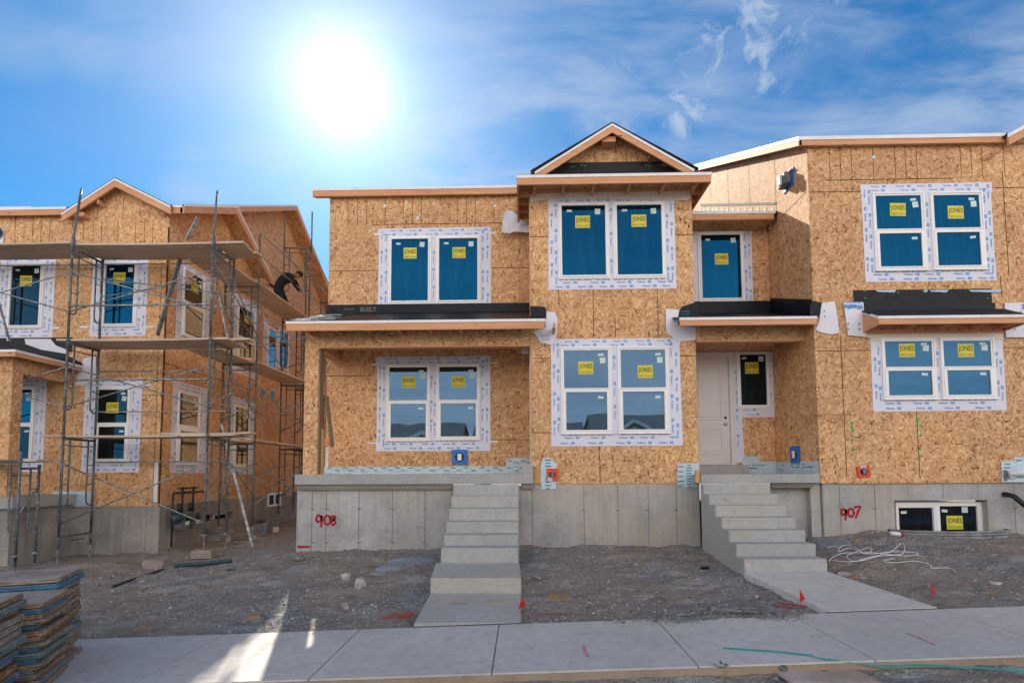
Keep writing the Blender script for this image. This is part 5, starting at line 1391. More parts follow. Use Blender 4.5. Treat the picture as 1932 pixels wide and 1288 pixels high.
# ------------------------------------------------------------------ left building
YW = 11.6; XC = F(306, 800, YW).x; PF = front(YW); PSd = side(XC); XM = XC - .14
HL = thing('apartment_building', 'unfinished sheathed building behind the scaffolding, with a small front gable and long side wall', 'building', (-10, 13, 0))
zfl = zf(955, YW, 150); YEv = 11.47; ze = zf(388.5, YEv, 330)
mb = MB()
XR = XC + .36; XQ = XR + .06; q_ = SX(560, 388, XR); RY = q_.y; rzz = q_.z; SLL = (rzz - ze) / (RY - YEv); q_ = SX(617, 531, XR); SLB = (rzz - q_.z) / (q_.y - RY)
q_ = SX(447, 391, XQ); bY, bz = q_.y, q_.z; q_ = SX(511, 520, XQ); be, bze = q_.y, q_.z; YBE = be - .1
mb.prism([(YW, zfl), (YW, ze), (RY, rzz - .15), (21.5, rzz - .15 - SLB * (21.5 - RY)), (24, 6.2), (45, 6.2), (45, zfl)], 'x', -30, XM)
# joints on the front wall
zj = zf(404, YW, 200)
for x in (29, 62, 78, 94, 158, 176, 192, 223, 256, 273, 289): 
    u = xf(x, YW, 430); mb.pquad(PF, u - .005, u + .005, zf(452, YW), zj, .0025, 1)
for x, y0, y1 in ((185, 388, 404), (234, 362, 402), (266, 383, 402), (282, 389, 402)): u = xf(x, YW, y0); mb.pquad(PF, u - .005, u + .005, zf(y1, YW), zf(y0, YW), .0025, 1)
f2 = RR(173, 486, 278, 634, YW); f1 = RR(-2, 486, 102, 638, YW); f3 = RR(158, 714, 266, 891, YW)
wall_marks(mb, PF, [(xf(170, YW), zj, XC, zj), (xf(163, YW), zf(693, YW), XC, zf(693, YW)), (xf(96, YW), zf(640, YW), xf(230, YW), zf(645, YW)), (f3[1], zf(740, YW), XC, zf(740, YW))])
mb.pquad(PF, -14, XC, zf(470, YW), ze - .05, .0012, 3)
nails(mb, PF, -14, XC, [zf(y, YW) for y in (560, 600, 650, 665, 780, 830, 910, 930)], [exp(q, .02) for q in (f1, f2, f3)], p=.5)
mb.box(XM - .01, XC - .002, YW, YBE, zfl, bze - .25)
mb.prism([(YW, bze - .26), (YBE, bze - .26), (YBE, bze - .12), (bY, bz - .17), (YW, ze - .02)], 'x', XM - .01, XC - .002)
P_s = side(XC - .002)
wall_marks(mb, P_s, [(YW, SX(400, 640, XC).z - .25, YBE, SX(400, 640, XC).z - .25), (14.0, zfl, 14.0, 7.2), (YW, 4.1, YBE, 4.1), (15.2, zfl, 15.2, 4.1)])
nails(mb, P_s, YW, YBE, [1.6, 2.0, 2.5, 3.1, 3.6, 4.3, 4.9, 5.5, 6.1], p=.4)
mb.build('wall', OS, HL)
mb = MB(); mb.box(XC - .03, XC - .001, YW - .004, YW + .02, zfl, 7.2); mb.build('corner_edge', 'seam', HL)
# foundation
mb = MB(); mb.box(-30, XC - .002, YW + .012, YW + .25, -.8, zfl - .002); 
Pff = front(YW + .012)
for x in (180, 232, 278): u = xf(x, YW); mb.pquad(Pff, u - .005, u + .005, -.3, zfl - .02, .002, 1)
mb.build('foundation', ['found_left', 'cseam'], HL)
bsm = RS(396, 966, 999, 442, XC)
b0, b1, bz0, bz1 = SX(385, 980, XC).y, SX(440, 980, XC).y, .45, SX(440, 964, XC).z
mb = MB(); mb.box(XC - .3, XC - .012, YW + .25, b0, -.8, zfl - .002); mb.box(XC - .3, XC - .012, b1, 15.99, -.8, zfl - .002); mb.box(XC - .3, XC - .012, b0, b1, -.8, bz0); mb.box(XC - .3, XC - .012, b0, b1, bz1, zfl - .002)
mb.box(XM - .3, XM - .01, 16.0, 45, -.8, zfl - .002); mb.box(XC - .6, XC - .32, YW + .25, 16, -.8, zfl - .002)
mb.build('foundation', 'found_left', HL)
Pb = side(XC - .2)
def unit_s(parent, g, stick=None, gl=('glass_side', 'glass_side'), P=PSd, labs=True): return unit(parent, P, g, stick, 0, labs, gl)
mb = MB(); g = (SX(402, 980, XC - .2).y, SX(425, 980, XC - .2).y, SX(402, 997, XC - .2).z, SX(402, 972, XC - .2).z)
ring(mb, Pb, exp(g, .07), g, -.05, .04); w = mb.build('window', 'vinyl', HL); mb = MB(); mb.pbox(Pb, *g, -.02, .0); mb.build('pane', 'glass_dark', w)
MK['glass_side'] = mk_glass((.03, .027, .02), .38, gc=(.8, .8, .75))
# side windows
def sidewin(tp, glasses, mid=None, stick=None, X=None):
    X = X or XC; P = side(X); T = RS(*tp, X); G = [[RS(*q, X) for q in gg] for gg in glasses]
    allg = union([r for gg in G for r in gg])
    tape(HL, P, T, exp(allg, .06), 'tape'); k = 0
    for gg in G:
        u = None
        if stick: q = SX(*stick, X); u = (q.y, q.z)
        unit(HL, P, gg, u if k == 0 else None, 0, k == 0, ('glass_side', 'glass_side')); k += 1
sidewin((324, 716, 892, 390), [[(338, 741, 800, 373), (337, 812, 870, 371)]])
sidewin((431, 745, 894, 479), [[(443, 767, 819, 468), (443, 826, 875, 467)]])
sidewin((333, 487, 640, 400), [[(348, 508, 566, 382), (347, 575, 628, 381)]], stick=(367, 543))
sidewin((438, 549, 700, 487), [[(450, 575, 632, 478), (450, 640, 690, 478)]], stick=(465, 602))
sidewin((496, 599, 705, 546), [[(505, 618, 690, 520)], [(525, 622, 690, 541)]], X=XM)
sidewin_small = None
# front windows
g = [RR(200, 500, 254, 611, YW)]; tape(HL, PF, f2, exp(g[0], .06)); unit(HL, PF, g, pt(226, 524, YW))
g = [RR(22, 502, 77, 614, YW)]; tape(HL, PF, f1, exp(g[0], .06)); unit(HL, PF, g, pt(50, 530, YW), gl=('glass_dark',))
g = [RR(186, 735, 241, 797, YW), RR(187, 805, 237, 865, YW)]; tape(HL, PF, f3, exp(union(g), .06)); unit(HL, PF, g, pt(213, 769, YW), gl=('glass_dark', 'glass_dark'))
g = [RR(8, 735, 60, 797, YW), RR(8, 805, 58, 865, YW)]; tape(HL, PF, RR(-20, 714, 84, 889, YW), exp(union(g), .06)); unit(HL, PF, g, None, gl=('glass', 'glass_dark'))
mb = MB()
for x, y in ((104, 619), (160, 617), (281, 617), (275, 726)): p = F(x, y, YW); mb.box(p.x - .11, p.x + .11, YW - .014, YW - .002, p.z - .02, p.z + .02)
mb.build('tie_strip', 'white_plastic', HL)
mb = MB(); p0, p1 = F(297, 870, YW), F(290, 950, YW); mb.box(p0.x - .05, p0.x + .03, YW - .02, YW - .002, p1.z, p0.z + .0)
for k in range(18): mb.box(p0.x - .016, p0.x - .004, YW - .0225, YW - .019, p1.z + .03 + k * .047, p1.z + .045 + k * .047, 1)
mb.build('metal_strap', ['white_plastic', 'gap'], HL)
draped(PF, [pt(x, y, YW) for x, y in ((144, 727), (150, 700), (160, 676), (184, 672), (183, 712), (160, 728))], .02, .06, 8, 4).build('house_wrap', 'wrap', HL, smooth=True)
draped(PF, [pt(x, y, YW) for x, y in ((100, 955), (100, 926), (180, 926), (176, 955))], .012, .01, 6, 4).build('base_tape', 'base_tape', HL)
# second basement window far back, paper notice on the wall
mb = MB(); Pm = side(XM - .008); g = (SX(505, 967, XM).y, SX(526, 967, XM).y, .65, .95); ring(mb, Pm, exp(g, .07), g, .0, .05); mb.pbox(Pm, (g[0] + g[1]) / 2 - .04, (g[0] + g[1]) / 2 + .04, g[2], g[3], 0, .05); w = mb.build('window', 'vinyl', HL); mb = MB(); mb.pbox(Pm, *g, 0, .02); mb.build('pane', 'glass_dark', w)
mb = MB(); q = SX(544, 926, XM); mb.pbox(side(XM), q.y - .22, q.y + .25, q.z - .17, q.z + .2, .01, .014); mb.build('notice', 'scrap_pale', HL)
mb = MB()
for x, y in ((504, 742), (522, 745)): q = SX(x, y, XC); mb.pbox(side(XC if q.y < 16 else XM), q.y - .1, q.y + .1, q.z - .12, q.z + .12, .003, .012)
mb.build('vent_cover', 'print_blue', HL)
# roofs
Z1 = ze
YGF = 11.38; gp = (xf(217, YGF, 340), zf(338, YGF, 217)); ga = (xf(116, YGF, 405), zf(404, YGF, 116)); gb = (xf(322, YGF, 392), zf(390, YGF, 322))
mb = MB()
for xa, xb, ya in ((-30, ga[0] + .05, YEv + .02), (ga[0] + .05, XC - .1, 12.1), (XC - .1, XR - .01, YEv + .02)):
    gable_roof(mb, xa, xb, ya, Z1 + .02 + SLL * (ya - YEv - .02), RY, rzz + .02, 22.5, rzz - SLB * (22.5 - RY), .04)
mb.build('roof', 'shingle', HL)
mb = MB(); zb1 = Z1
mb.box(-30, ga[0] + .06, YEv, YEv + .038, Z1 - .16, Z1 - .01); mb.box(gb[0] - .04, XR, YEv, YEv + .038, Z1 - .16, Z1 - .01); mb.build('fascia', 'lumber', HL)
mb = MB(); mb.box(-30, ga[0] + .02, YEv - .012, YEv + .05, Z1 - .04, Z1 + .015); mb.box(gb[0] - .02, XR + .005, YEv - .012, YEv + .05, Z1 - .04, Z1 + .015); mb.build('drip_edge', 'drip', HL)
rake(HL, gp, ga, gb, YGF, .17)
mb = MB()
for e in (ga, gb):
    mb.hexa([(gp[0], YGF - .01, gp[1]), (e[0], YGF - .01, e[1]), (e[0], 11.5, e[1]), (gp[0], 12.7, gp[1]), (gp[0], YGF - .01, gp[1] + .035), (e[0], YGF - .01, e[1] + .035), (e[0], 11.5, e[1] + .035), (gp[0], 12.7, gp[1] + .035)])
    mb.hexa([(gp[0], YGF + .04, gp[1] - .014), (e[0], YGF + .04, e[1] - .014), (e[0], 11.62, e[1] - .014), (gp[0], 11.62, gp[1] - .014), (gp[0], YGF + .04, gp[1] - .002), (e[0], YGF + .04, e[1] - .002), (e[0], 11.62, e[1] - .002), (gp[0], 11.62, gp[1] - .002)], 1)
mb.build('gable_roof', ['shingle', 'osb_soffit'], HL)
mb = MB(); mb.prism([(ga[0] + .05, Z1 - .25), (XC - .004, Z1 - .25), (XC - .004, gb[1] + (gp[1] - gb[1]) * (gb[0] - XC) / (gb[0] - gp[0])), (gp[0], gp[1] - .012), (ga[0] + .05, ga[1] + .0)], 'y', YW - .003, 12.1); 
for x, y0, y1 in ((185, 385, 404), (234, 362, 402), (266, 383, 402), (282, 387, 402)): u = xf(x, YW, y0); mb.pquad(front(YW - .003), u - .005, u + .005, zf(y1, YW), zf(y0, YW), .0025, 1)
mb.build('gable_wall', ['osb_band', 'seam'], HL)
mb = MB(); p = F(183, 381, 11.4); mb.beam((p.x, YGF + .04, p.z + .02), (p.x, YW, p.z), .04, .10); p = F(143, 403, 11.4); mb.box(p.x - .12, p.x + .15, YGF + .05, YW - .004, p.z - .04, p.z + .05, 0); mb.build('outlooker', 'lumber_y', HL)
# side rakes: main roof and the lower bump roof
mb = MB(); t = .17
mb.prism([(YEv, Z1 - .01), (RY, rzz - .01), (RY, rzz - t), (YEv, Z1 - t)], 'x', XR - .04, XR); mb.prism([(RY, rzz - .01), (22.5, rzz - SLB * (22.5 - RY) - .01), (22.5, rzz - SLB * (22.5 - RY) - t), (RY, rzz - t)], 'x', XR - .04, XR)
mb.build('rake_board', 'lumber_y', HL)
mb = MB(); mb.prism([(YEv, Z1 + .03), (RY, rzz + .03), (RY, rzz - .03), (YEv, Z1 - .03)], 'x', XR + .001, XR + .012); mb.prism([(RY, rzz + .03), (22.5, rzz - SLB * (22.5 - RY) + .03), (22.5, rzz - SLB * (22.5 - RY) - .03), (RY, rzz - .03)], 'x', XR + .001, XR + .012)
mb.build('drip_edge', 'drip', HL)
mb = MB(); mb.prism([(YEv, Z1 - t), (RY, rzz - t), (22.5, rzz - SLB * (22.5 - RY) - t), (22.5, rzz - SLB * (22.5 - RY) - t + .01), (RY, rzz - t + .012), (YEv, Z1 - t + .01)], 'x', XM + .002, XR - .041); mb.build('soffit_sheathing', 'osb_soffit', HL)
mb = MB(); mb.prism([(YEv - .01, Z1 - .01), (bY, bz - .01), (be, bze - .01), (be, bze - t - .02), (bY, bz - t - .02), (YEv - .01, Z1 - t)], 'x', XQ - .04, XQ); mb.build('rake_board', 'lumber_y', HL)
mb = MB(); mb.prism([(YEv - .01, Z1 + .045), (bY, bz + .045), (be, bze + .045), (be, bze - .03), (bY, bz - .02), (YEv - .01, Z1 - .02)], 'x', XQ + .001, XQ + .013); mb.build('drip_edge', 'drip', HL)
mb = MB(); mb.prism([(YEv, Z1 + .025), (bY, bz + .03), (be, bze + .03), (be, bze - .02), (bY, bz - .02), (YEv, Z1 - .01)], 'x', XM + .01, XQ - .041); mb.build('bump_roof', 'shingle', HL)
mb = MB(); mb.prism([(bY, bz - .19), (be, bze - .19), (be, bze - .18), (bY, bz - .18)], 'x', XC, XQ - .041); mb.box(XC, XQ - .05, be - .35, be, bze - .36, bze - .20); mb.build('soffit_sheathing', 'osb_soffit', HL)
# porch at the left edge
yp = 10.0; XP = xf(29, yp, 661)
k1, k0 = zf(660.5, yp, 10), zf(672, yp, 10)
mb = MB(); mb.box(-14, XP, yp, yp + .038, k0, k1); mb.build('fascia', 'lumber', HL)
mb = MB(); mb.box(XP - .038, XP, yp + .039, YW - .003, k0, k1); mb.build('side_fascia', 'lumber_y', HL)
mb = MB(); mb.box(-14, XP + .012, yp - .012, yp + .02, k1 - .035, k1 + .012); mb.box(XP + .001, XP + .012, yp + .021, YW - .003, k1 - .035, k1 + .012); mb.build('drip_edge', 'drip', HL)
mb = MB(); mb.hexa([(-14, yp, k1 + .005), (XP, yp, k1 + .005), (XP, YW - .003, k1 + .02), (-14, YW - .003, k1 + .3), (-14, yp, k1 + .02), (XP, yp, k1 + .02), (XP, YW - .003, k1 + .06), (-14, YW - .003, k1 + .62)])
mb.prism([(XP - .7, k1), (XP, k1), (XP, k1 + .06), (XP - .7, k1 + .42), (-14, k1 + .5), (-14, k1)], 'y', YW - .035, YW - .004)
mb.build('porch_roof', 'membrane', HL)
mb = MB(); mb.pbox(PF, -14, xf(125, YW), zf(655, YW), zf(628, YW), .003, .03); mb.build('roof_membrane', 'membrane', HL)
mb = MB(); mb.box(-14, XP - .25, 10.22, 10.40, zf(692, 10.25), k0 + .06); mb.box(XP - .42, XP - .25, 10.40, YW - .004, zf(700, 10.6), k0 + .06); mb.build('header_beam', 'osb_band', HL)
zpl = zf(937, 10.3, 60)
mb = MB(); mb.box(XP - .72, xf(20, 10.24, 780), 10.24, 10.46, zpl, zf(680, 10.25)); mb.box(-13, -12.6, 10.24, 10.42, zpl, zf(680, 10.25)); mb.build('porch_post', 'osb', HL)
mb = MB(); mb.box(-14, XP + .0, 10.1, YW + .01, zf(955, 10.3), zpl); mb.build('porch_slab', 'slab', HL, bevel=.01)
mb = MB(); mb.box(-14, XP - .12, 10.2, YW + .01, -.8, zf(955, 10.3) - .002); mb.build('foundation', 'found_left', HL)
mb = MB(); mb.box(-14, XP - .1, 10.3, 10.34, zf(886, 10.3), zf(874, 10.3)); mb.build('porch_rail', 'lumber', HL)
draped(PF, [pt(x, y, YW) for x, y in ((-30, 452), (-30, 425), (4, 428), (10, 440), (7, 462), (3, 466), (-4, 470))], .012, .03, 5, 4).build('house_wrap', 'wrap', HL)
draped(front(YW - .04), [pt(x, y, YW) for x, y in ((-30, 446), (-30, 420), (2, 428), (10, 440), (6, 447), (0, 452))], .012, .03, 5, 4).build('corner_flashing', 'membrane', HL)
draped(PF, [pt(x, y, YW) for x, y in ((50, 640), (98, 640), (108, 652), (128, 660), (128, 668), (80, 660), (52, 650))], .035, .03, 6, 2).build('house_wrap', 'tape', HL)
# another roof peeping above, at the far left
mb = MB(); gx_, gz_ = xf(58, 12.8, 392), zf(391, 12.8, 30); mb.box(-20, gx_, 12.8, 12.84, gz_ - .15, gz_ - .03); mb.build('fascia', 'lumber', HL)
mb = MB(); mb.box(-20, gx_ + .01, 12.785, 12.799, gz_ - .05, gz_ + .01); mb.build('drip_edge', 'drip', HL)
mb = MB(); mb.prism([(12.845, gz_), (15, gz_ + .4), (15, gz_ - .5), (12.845, gz_ - .4)], 'x', -20, gx_ - .05); mb.build('upper_roof', 'shingle', HL)
# gas meters on the side wall
GM = thing('gas_meter', 'cluster of grey gas meters with regulators and pipes at the foundation of the left building', 'gas meter', (XC + .2, 12.3, .1))
mb = MB()
for k, (y, z) in enumerate(((12.05, .62), (12.45, .60))):
    mb.box(XC + .10, XC + .34, y - .13, y + .13, z - .22, z + .14)
mb.build('meter_body', 'meter', GM, bevel=.03)
mb = MB()
for y in (12.05, 12.45):
    mb.tube((XC + .22, y, .76), (XC + .22, y, 1.35), .025, 8); mb.tube((XC + .345, y, .66), (XC + .37, y, .66), .075, 14); mb.tube((XC + .22, y - .1, .78), (XC + .22, y - .1, .98), .045, 8)
mb.tube((XC + .22, 11.75, 1.22), (XC + .22, 12.9, 1.22), .025, 8); mb.tube((XC + .22, 11.9, 1.32), (XC + .22, 12.6, 1.32), .018, 8); mb.path([(XC + .2, 11.75, 1.22), (XC + .2, 11.75, .9), (XC + .2, 11.75, .05)], .022, 8)
mb.build('pipe', 'meter_dark', GM, smooth=True)
mb = MB()
for y in (12.05, 12.45): mb.box(XC + .341, XC + .36, y - .06, y + .06, .50, .58)
mb.build('dial', 'label_pale', GM)
mb = MB(); c = SX(337, 977, XC + .3); mb.tube((c.x - .02, c.y - .05, c.z), (c.x + .05, c.y - .08, c.z), .13, 20, 0, .10); mb.tube((c.x + .05, c.y - .08, c.z), (c.x + .09, c.y - .1, c.z), .05, 12); mb.build('regulator_disc', 'disc_blue', GM, smooth=True)
well('window_well', 'curved galvanised window well beside the gas meters at the left building', XC, (SX(372, 1000, XC).y + SX(495, 990, XC).y) / 2 - .1, -.15, 1.25, .42, 'metal window wells', 'side', .62)
# boards and braces that lean on things
def lean(name, label, cat, a, b, w, h, mat, grp=None):
    mb = MB(); mb.beam(a, b, w, h, 0, (1, 0, 0)); return tag(mb.build(name, mat), label, cat, grp)
# ------------------------------------------------------------------ scaffolding
_l3, _l2, _l1 = zf(456, 10.6, 250) - .065, zf(637, 10.6, 250) - .065, zf(819, 10.6, 250) - .065
LV = [2 * _l1 - _l2, _l1, _l2, _l3]; FH = (_l3 - _l1) / 2
def frame(parent, A, B, z, h=FH - .003, mat='steel', r=.0235):
    """one ladder frame between the legs A and B (x, y)"""
    A, B = Vector((*A, 0)), Vector((*B, 0)); d = (B - A); L = d.length; d = d / L
    P = lambda t, zz: A + d * t + Vector((0, 0, z + zz))
    mb = MB()
    mb.tube(P(0, 0), P(0, h), r, 8); mb.tube(P(L, 0), P(L, h), r, 8); mb.tube(P(0, h - .03), P(L, h - .03), r, 8)
    o = min(.17, L * .22); q = .017
    for s, t0 in ((1, 0), (-1, L)):
        lo_ = .58
        pth = [P(t0 + s * o, h - .04), P(t0 + s * o, lo_ + .14), P(t0 + s * o * .93, lo_ + .06), P(t0 + s * o * .6, lo_ + .01), P(t0, lo_)]
        mb.path(pth, q, 6)
        for k in (.45, .85, 1.25):
            if lo_ + k < h - .1: mb.tube(P(t0, lo_ + k), P(t0 + s * o, lo_ + k), .010, 6)
    mb.tube(P(o, h - .17), P(L - o, h - .17), .013, 6)
    for t0 in (0, L): mb.tube(P(t0, h - .01), P(t0, h + .05), r * 1.25, 8)
    mb.build('scaffold_frame', mat, parent, smooth=True)
def legs(parent, pts, z0, z1, mat='steel'):
    mb = MB()
    for (x, y) in pts: mb.tube((x, y, z0 + .28), (x, y, z1), .0235, 8); 
    mb.build('leg_extension', mat, parent, smooth=True)
    for (x, y) in pts:
        mb = MB()
        mb.tube((x, y, z0), (x, y, z0 + .5), .014, 8); mb.tube((x, y, z0 + .26), (x, y, z0 + .30), .04, 8); mb.box(x - .06, x + .06, y - .06, y + .06, z0, z0 + .012); mb.tube((x - .08, y - .03, z0 + .28), (x + .08, y - .03, z0 + .28), .008, 6)
        mb.build('screw_jack', 'brace', parent)
def brace(parent, a, b, r=.0145, mat='brace'):
    mb = MB(); mb.tube(a, b, r, 6)
    for p in (a, b): mb.tube(Vector(p) - Vector((0, .012, 0)), Vector(p) + Vector((0, .012, 0)), .022, 6)
    mb.build('cross_brace', mat, parent, smooth=True)
def cross(parent, A, B, z, z0=.55, z1=1.55, mat='brace'):
    brace(parent, (*A, z + z0), (*B, z + z1), mat=mat); brace(parent, (*A, z + z1), (*B, z + z0), mat=mat)
Yo, Yi = 10.6, 11.40; XA, XB, XZ = -9.27, -6.33, -12.2
gnd = lambda x, y: ground_h(x, y)
SF = thing('scaffold', 'tall blue-grey scaffold along the front of the left building, three plank levels high', 'scaffold', (-7.8, 11, -.1), 'scaffolds on the left building')
for X in (XZ, XA, XB):
    for z in LV[:3]: frame(SF, (X, Yo), (X, Yi), z)
legs(SF, [(XA, Yo)], gnd(XA, Yo) - .0, LV[0] + .05); legs(SF, [(XA, Yi)], gnd(XA, Yi), LV[0] + .05); legs(SF, [(XZ, Yo), (XZ, Yi)], -.3, LV[0] + .05)
zbB = F(357, 1036, Yo).z
legs(SF, [(XB, Yo)], zbB, LV[0] + .05); legs(SF, [(XB, Yi)], gnd(XB, Yi) + .08, LV[0] + .05)
mb = MB(); mb.tube((XA, Yo, .40), (XA, Yi, .40), .02, 8); mb.tube((XA, Yo + .2, .30), (XA, Yi - .18, .30), .013, 6); mb.tube((XA, Yo + .2, .40), (XA, Yo + .2, .28), .013, 6); mb.build('base_bar', 'steel', SF)
# guard posts above the top deck
for X, zt_ in ((XA, F(124, 358, Yo).z), (XB, F(402, 362, Yo).z)):
    mb = MB(); dx = .13 if X == XA else .05
    mb.path([(X, Yo, LV[3] - .05), (X + dx * .12, Yo, LV[3] + .2), (X + dx, Yo, zt_)], .022, 8); mb.tube((X + dx, Yo, zt_), (X + dx, Yo, zt_ + .04), .009, 6); mb.tube((X - .005, Yo, LV[3] - .1), (X + .02, Yo, LV[3] + .16), .034, 8)
    mb.build('guard_post', 'steel', SF, smooth=True)
for k, z in enumerate(LV[:3]):
    cross(SF, (XA, Yo), (XB, Yo), z, .62 if k else .25, 1.45); 
    if k: cross(SF, (XZ, Yo), (XA, Yo), z, .62, 1.45)
    cross(SF, (XA, Yi), (XB, Yi), z, 1.2, .6 + 1.0) if k == 2 else brace(SF, (XA, Yi, z + 1.5), (XB, Yi, z + 1.5))
mb = MB(); zz = F(200, 577, Yo).z; mb.tube((XA, Yo - .03, zz), (XB, Yo - .03, zz + .0), .021, 8); zz = F(200, 717, Yo).z; mb.tube((XA, Yo - .03, zz), (XB, Yo - .03, zz), .019, 8)
mb.build('guard_rail', 'brace', SF, smooth=True)
mb = MB(); zz = F(200, 499, Yi).z; mb.tube((XZ, Yi, zz), (XB, Yi, zz), .014, 6); zz = F(200, 768, Yo).z; mb.tube((XA, Yi, zz), (XB + .2, Yi, zz), .014, 6); mb.build('guard_rail', 'brace', SF)

SS = thing('scaffold', 'dark scaffold along the side wall of the left building, with the worker on it', 'scaffold', (-7, 15, 0), 'scaffolds on the left building')
ox, ix = -6.58, -7.42
frs = [13.0, 16.2, 19.3]
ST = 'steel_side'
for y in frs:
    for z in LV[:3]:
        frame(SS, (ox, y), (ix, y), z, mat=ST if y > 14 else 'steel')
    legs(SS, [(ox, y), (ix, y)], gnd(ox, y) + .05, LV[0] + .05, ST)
# doubled tower next to the y=16.2 frames
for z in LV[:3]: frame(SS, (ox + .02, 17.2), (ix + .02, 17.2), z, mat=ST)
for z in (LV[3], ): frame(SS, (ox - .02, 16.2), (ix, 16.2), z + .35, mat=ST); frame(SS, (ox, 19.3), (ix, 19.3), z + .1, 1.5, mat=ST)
mb = MB(); mb.tube((ox, 13, LV[3]), (ox, 13, F(466, 443, 13).z), .023, 8); mb.tube((ox, 13, LV[3] - .1), (ox, 13, LV[3] + .12), .04, 8)
mb.tube((ox + .02, 16.2, LV[3] + 2.2), (ox + .02, 16.2, F(577, 400, 16.2).z), .023, 8); mb.tube((ix, 16.2, LV[3] + 2.2), (ix, 16.2, F(523, 400, 16.2).z), .023, 8); mb.tube((ox - .13, 16.2, LV[0]), (ox - .13, 16.2, LV[3] + 2.2), .02, 8)
mb.tube((ox - .02, 16.2, LV[3] - .1), (ox - .02, 16.2, LV[3] + .5), .024, 8); mb.tube((ix, 16.2, LV[3] - .1), (ix, 16.2, LV[3] + .5), .024, 8)
mb.build('guard_post', ST, SS, smooth=True)
for z in LV[:3]:
    cross(SS, (ox, 13.0), (ox, 16.2), z, .45, 1.5)
    brace(SS, (ix, 13.0, z + 1.5), (ix, 16.2, z + .6))
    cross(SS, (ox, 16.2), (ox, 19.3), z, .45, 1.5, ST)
brace(SS, (ox + .03, 13.0, F(469, 441, 13).z), (ox + .03, 19.3, F(469, 441, 13).z), .016); brace(SS, (ox + .03, 13.0, F(469, 483, 13).z), (ox + .03, 16.2, F(469, 483, 13).z), .016)
brace(SS, (ox + .03, 16.2, LV[3] + 1.5), (ox + .03, 19.3, LV[3] + .7), .014); brace(SS, (ix, 16.2, LV[3] + 2.3), (ix, 19.3, LV[3] + 1.3), .012); brace(SS, (ox, 16.2, LV[3] + 2.3), (ox, 19.3, LV[3] + 1.2), .012)
for k, z in enumerate(LV[:3]):
    brace(SS, (XB, Yi, z + 1.5), (ox, 13.0, z + .7)); brace(SS, (XB, Yo + .1, z + .7), (ox, 13.0, z + 1.5))
for z in LV[:3]:
    brace(SS, (ix, 13.0, z + .6), (ix, 16.2, z + 1.5)); brace(SS, (ix, 16.2, z + .5), (ix, 19.3, z + 1.5), mat=ST); brace(SS, (ox, 13.0, z + 1.2), (ox, 16.2, z + 1.2), .012)
brace(SS, (XB, Yo, LV[3] - .3), (ox, 13.0, LV[2] + .7), .014)

SL_ = thing('scaffold', 'short single-level scaffold at the left edge, before the porch of the left building', 'scaffold', (-9.9, 10, -.1), 'scaffolds on the left building')
frame(SL_, (-9.17, 9.6), (-10.7, 9.6), -.02, 1.95); frame(SL_, (-9.50, 10.35), (-11, 10.35), -.06, 1.86)
legs(SL_, [(-9.17, 9.6)], gnd(-9.17, 9.6), .1); legs(SL_, [(-9.50, 10.35)], gnd(-9.5, 10.35), .1)
mb = MB(); mb.tube((-9.17, 9.6, 1.9), (-9.17, 9.6, 2.06), .026, 8); mb.build('coupling_pin', 'steel', SL_)
brace(SL_, (-9.17, 9.6, .9), (-9.5, 10.35, 1.4)); 

# planks: every one a thing
def plank(a, b, w, t, label, grp, mat='plank', sag=.0):
    a, b = Vector(a), Vector(b); mb = MB(); d = b - a; L = Vector((d.x, d.y, 0)).normalized(); s = Vector((-L.y, L.x, 0)) * w / 2
    n = 6; top, pts = [], []
    tw = rw.uniform(-.006, .006)
    for i in range(n):
        q0 = a + d * (i / n) - Vector((0, 0, sag * math.sin(PI * i / n))); q1 = a + d * ((i + 1) / n) - Vector((0, 0, sag * math.sin(PI * (i + 1) / n)))
        U = Vector((0, 0, t))
        mb.hexa([q0 - s, q1 - s, q1 + s, q0 + s, q0 - s + U, q1 - s + U, q1 + s + U, q0 + s + U])
    # merge the pieces into one solid by dropping the inner faces
    keepf, keepm = [], []
    for k, f in enumerate(mb.f):
        piece, side_ = divmod(k, 6)
        if side_ == 3 and piece < n - 1: continue      # x+ end
        if side_ == 5 and piece > 0: continue
        keepf.append(f); keepm.append(mb.m[k])
    if False: mb.f, mb.m = keepf, keepm
    o = mb.build('scaffold_plank', mat); return tag(o, label, 'scaffold plank', grp)
PT = 'planks laid on the scaffolding'
def deck_x(y0, n, x0, x1, z, where, wv=.25, jz=0, sag=.02, z1=None):
    nm = {1: [''], 2: ['front', 'back'], 3: ['front', 'middle', 'back']}[n]
    for k in range(n):
        e0, e1 = rw.uniform(-.08, .08), rw.uniform(-.12, .12)
        plank((x0 + e0, y0 + .13 + k * .27, z + rw.uniform(0, .004)), (x1 + e1, y0 + .13 + k * .27, (z1 or z) + rw.uniform(0, .004)), wv, .04, ('weathered plank, %s %s' % (nm[k], where)).replace('  ', ' '), PT, 'plank', sag)
def deck_y(x0, n, y0, y1, z, where, wv=.25, sag=.02):
    nm = {1: [''], 2: ['wall-side', 'outer'], 3: ['wall-side', 'middle', 'outer']}[n]
    for k in range(n):
        plank((x0 + .13 + k * .27, y0 + rw.uniform(-.1, .1), z + rw.uniform(0, .004)), (x0 + .13 + k * .27, y1 + rw.uniform(-.1, .1), z + rw.uniform(0, .004)), wv, .04, ('weathered plank, %s %s' % (nm[k], where)).replace('  ', ' '), PT, 'plank_y', sag)
T = .025
deck_x(Yo + .02, 3, XA - .05, XB + .55, LV[3] + T, 'of the top deck on the front scaffold')
deck_x(Yo + .02, 3, XZ - .3, XA + .12, LV[3] + T + .042, 'of the top deck running out of the picture to the left')
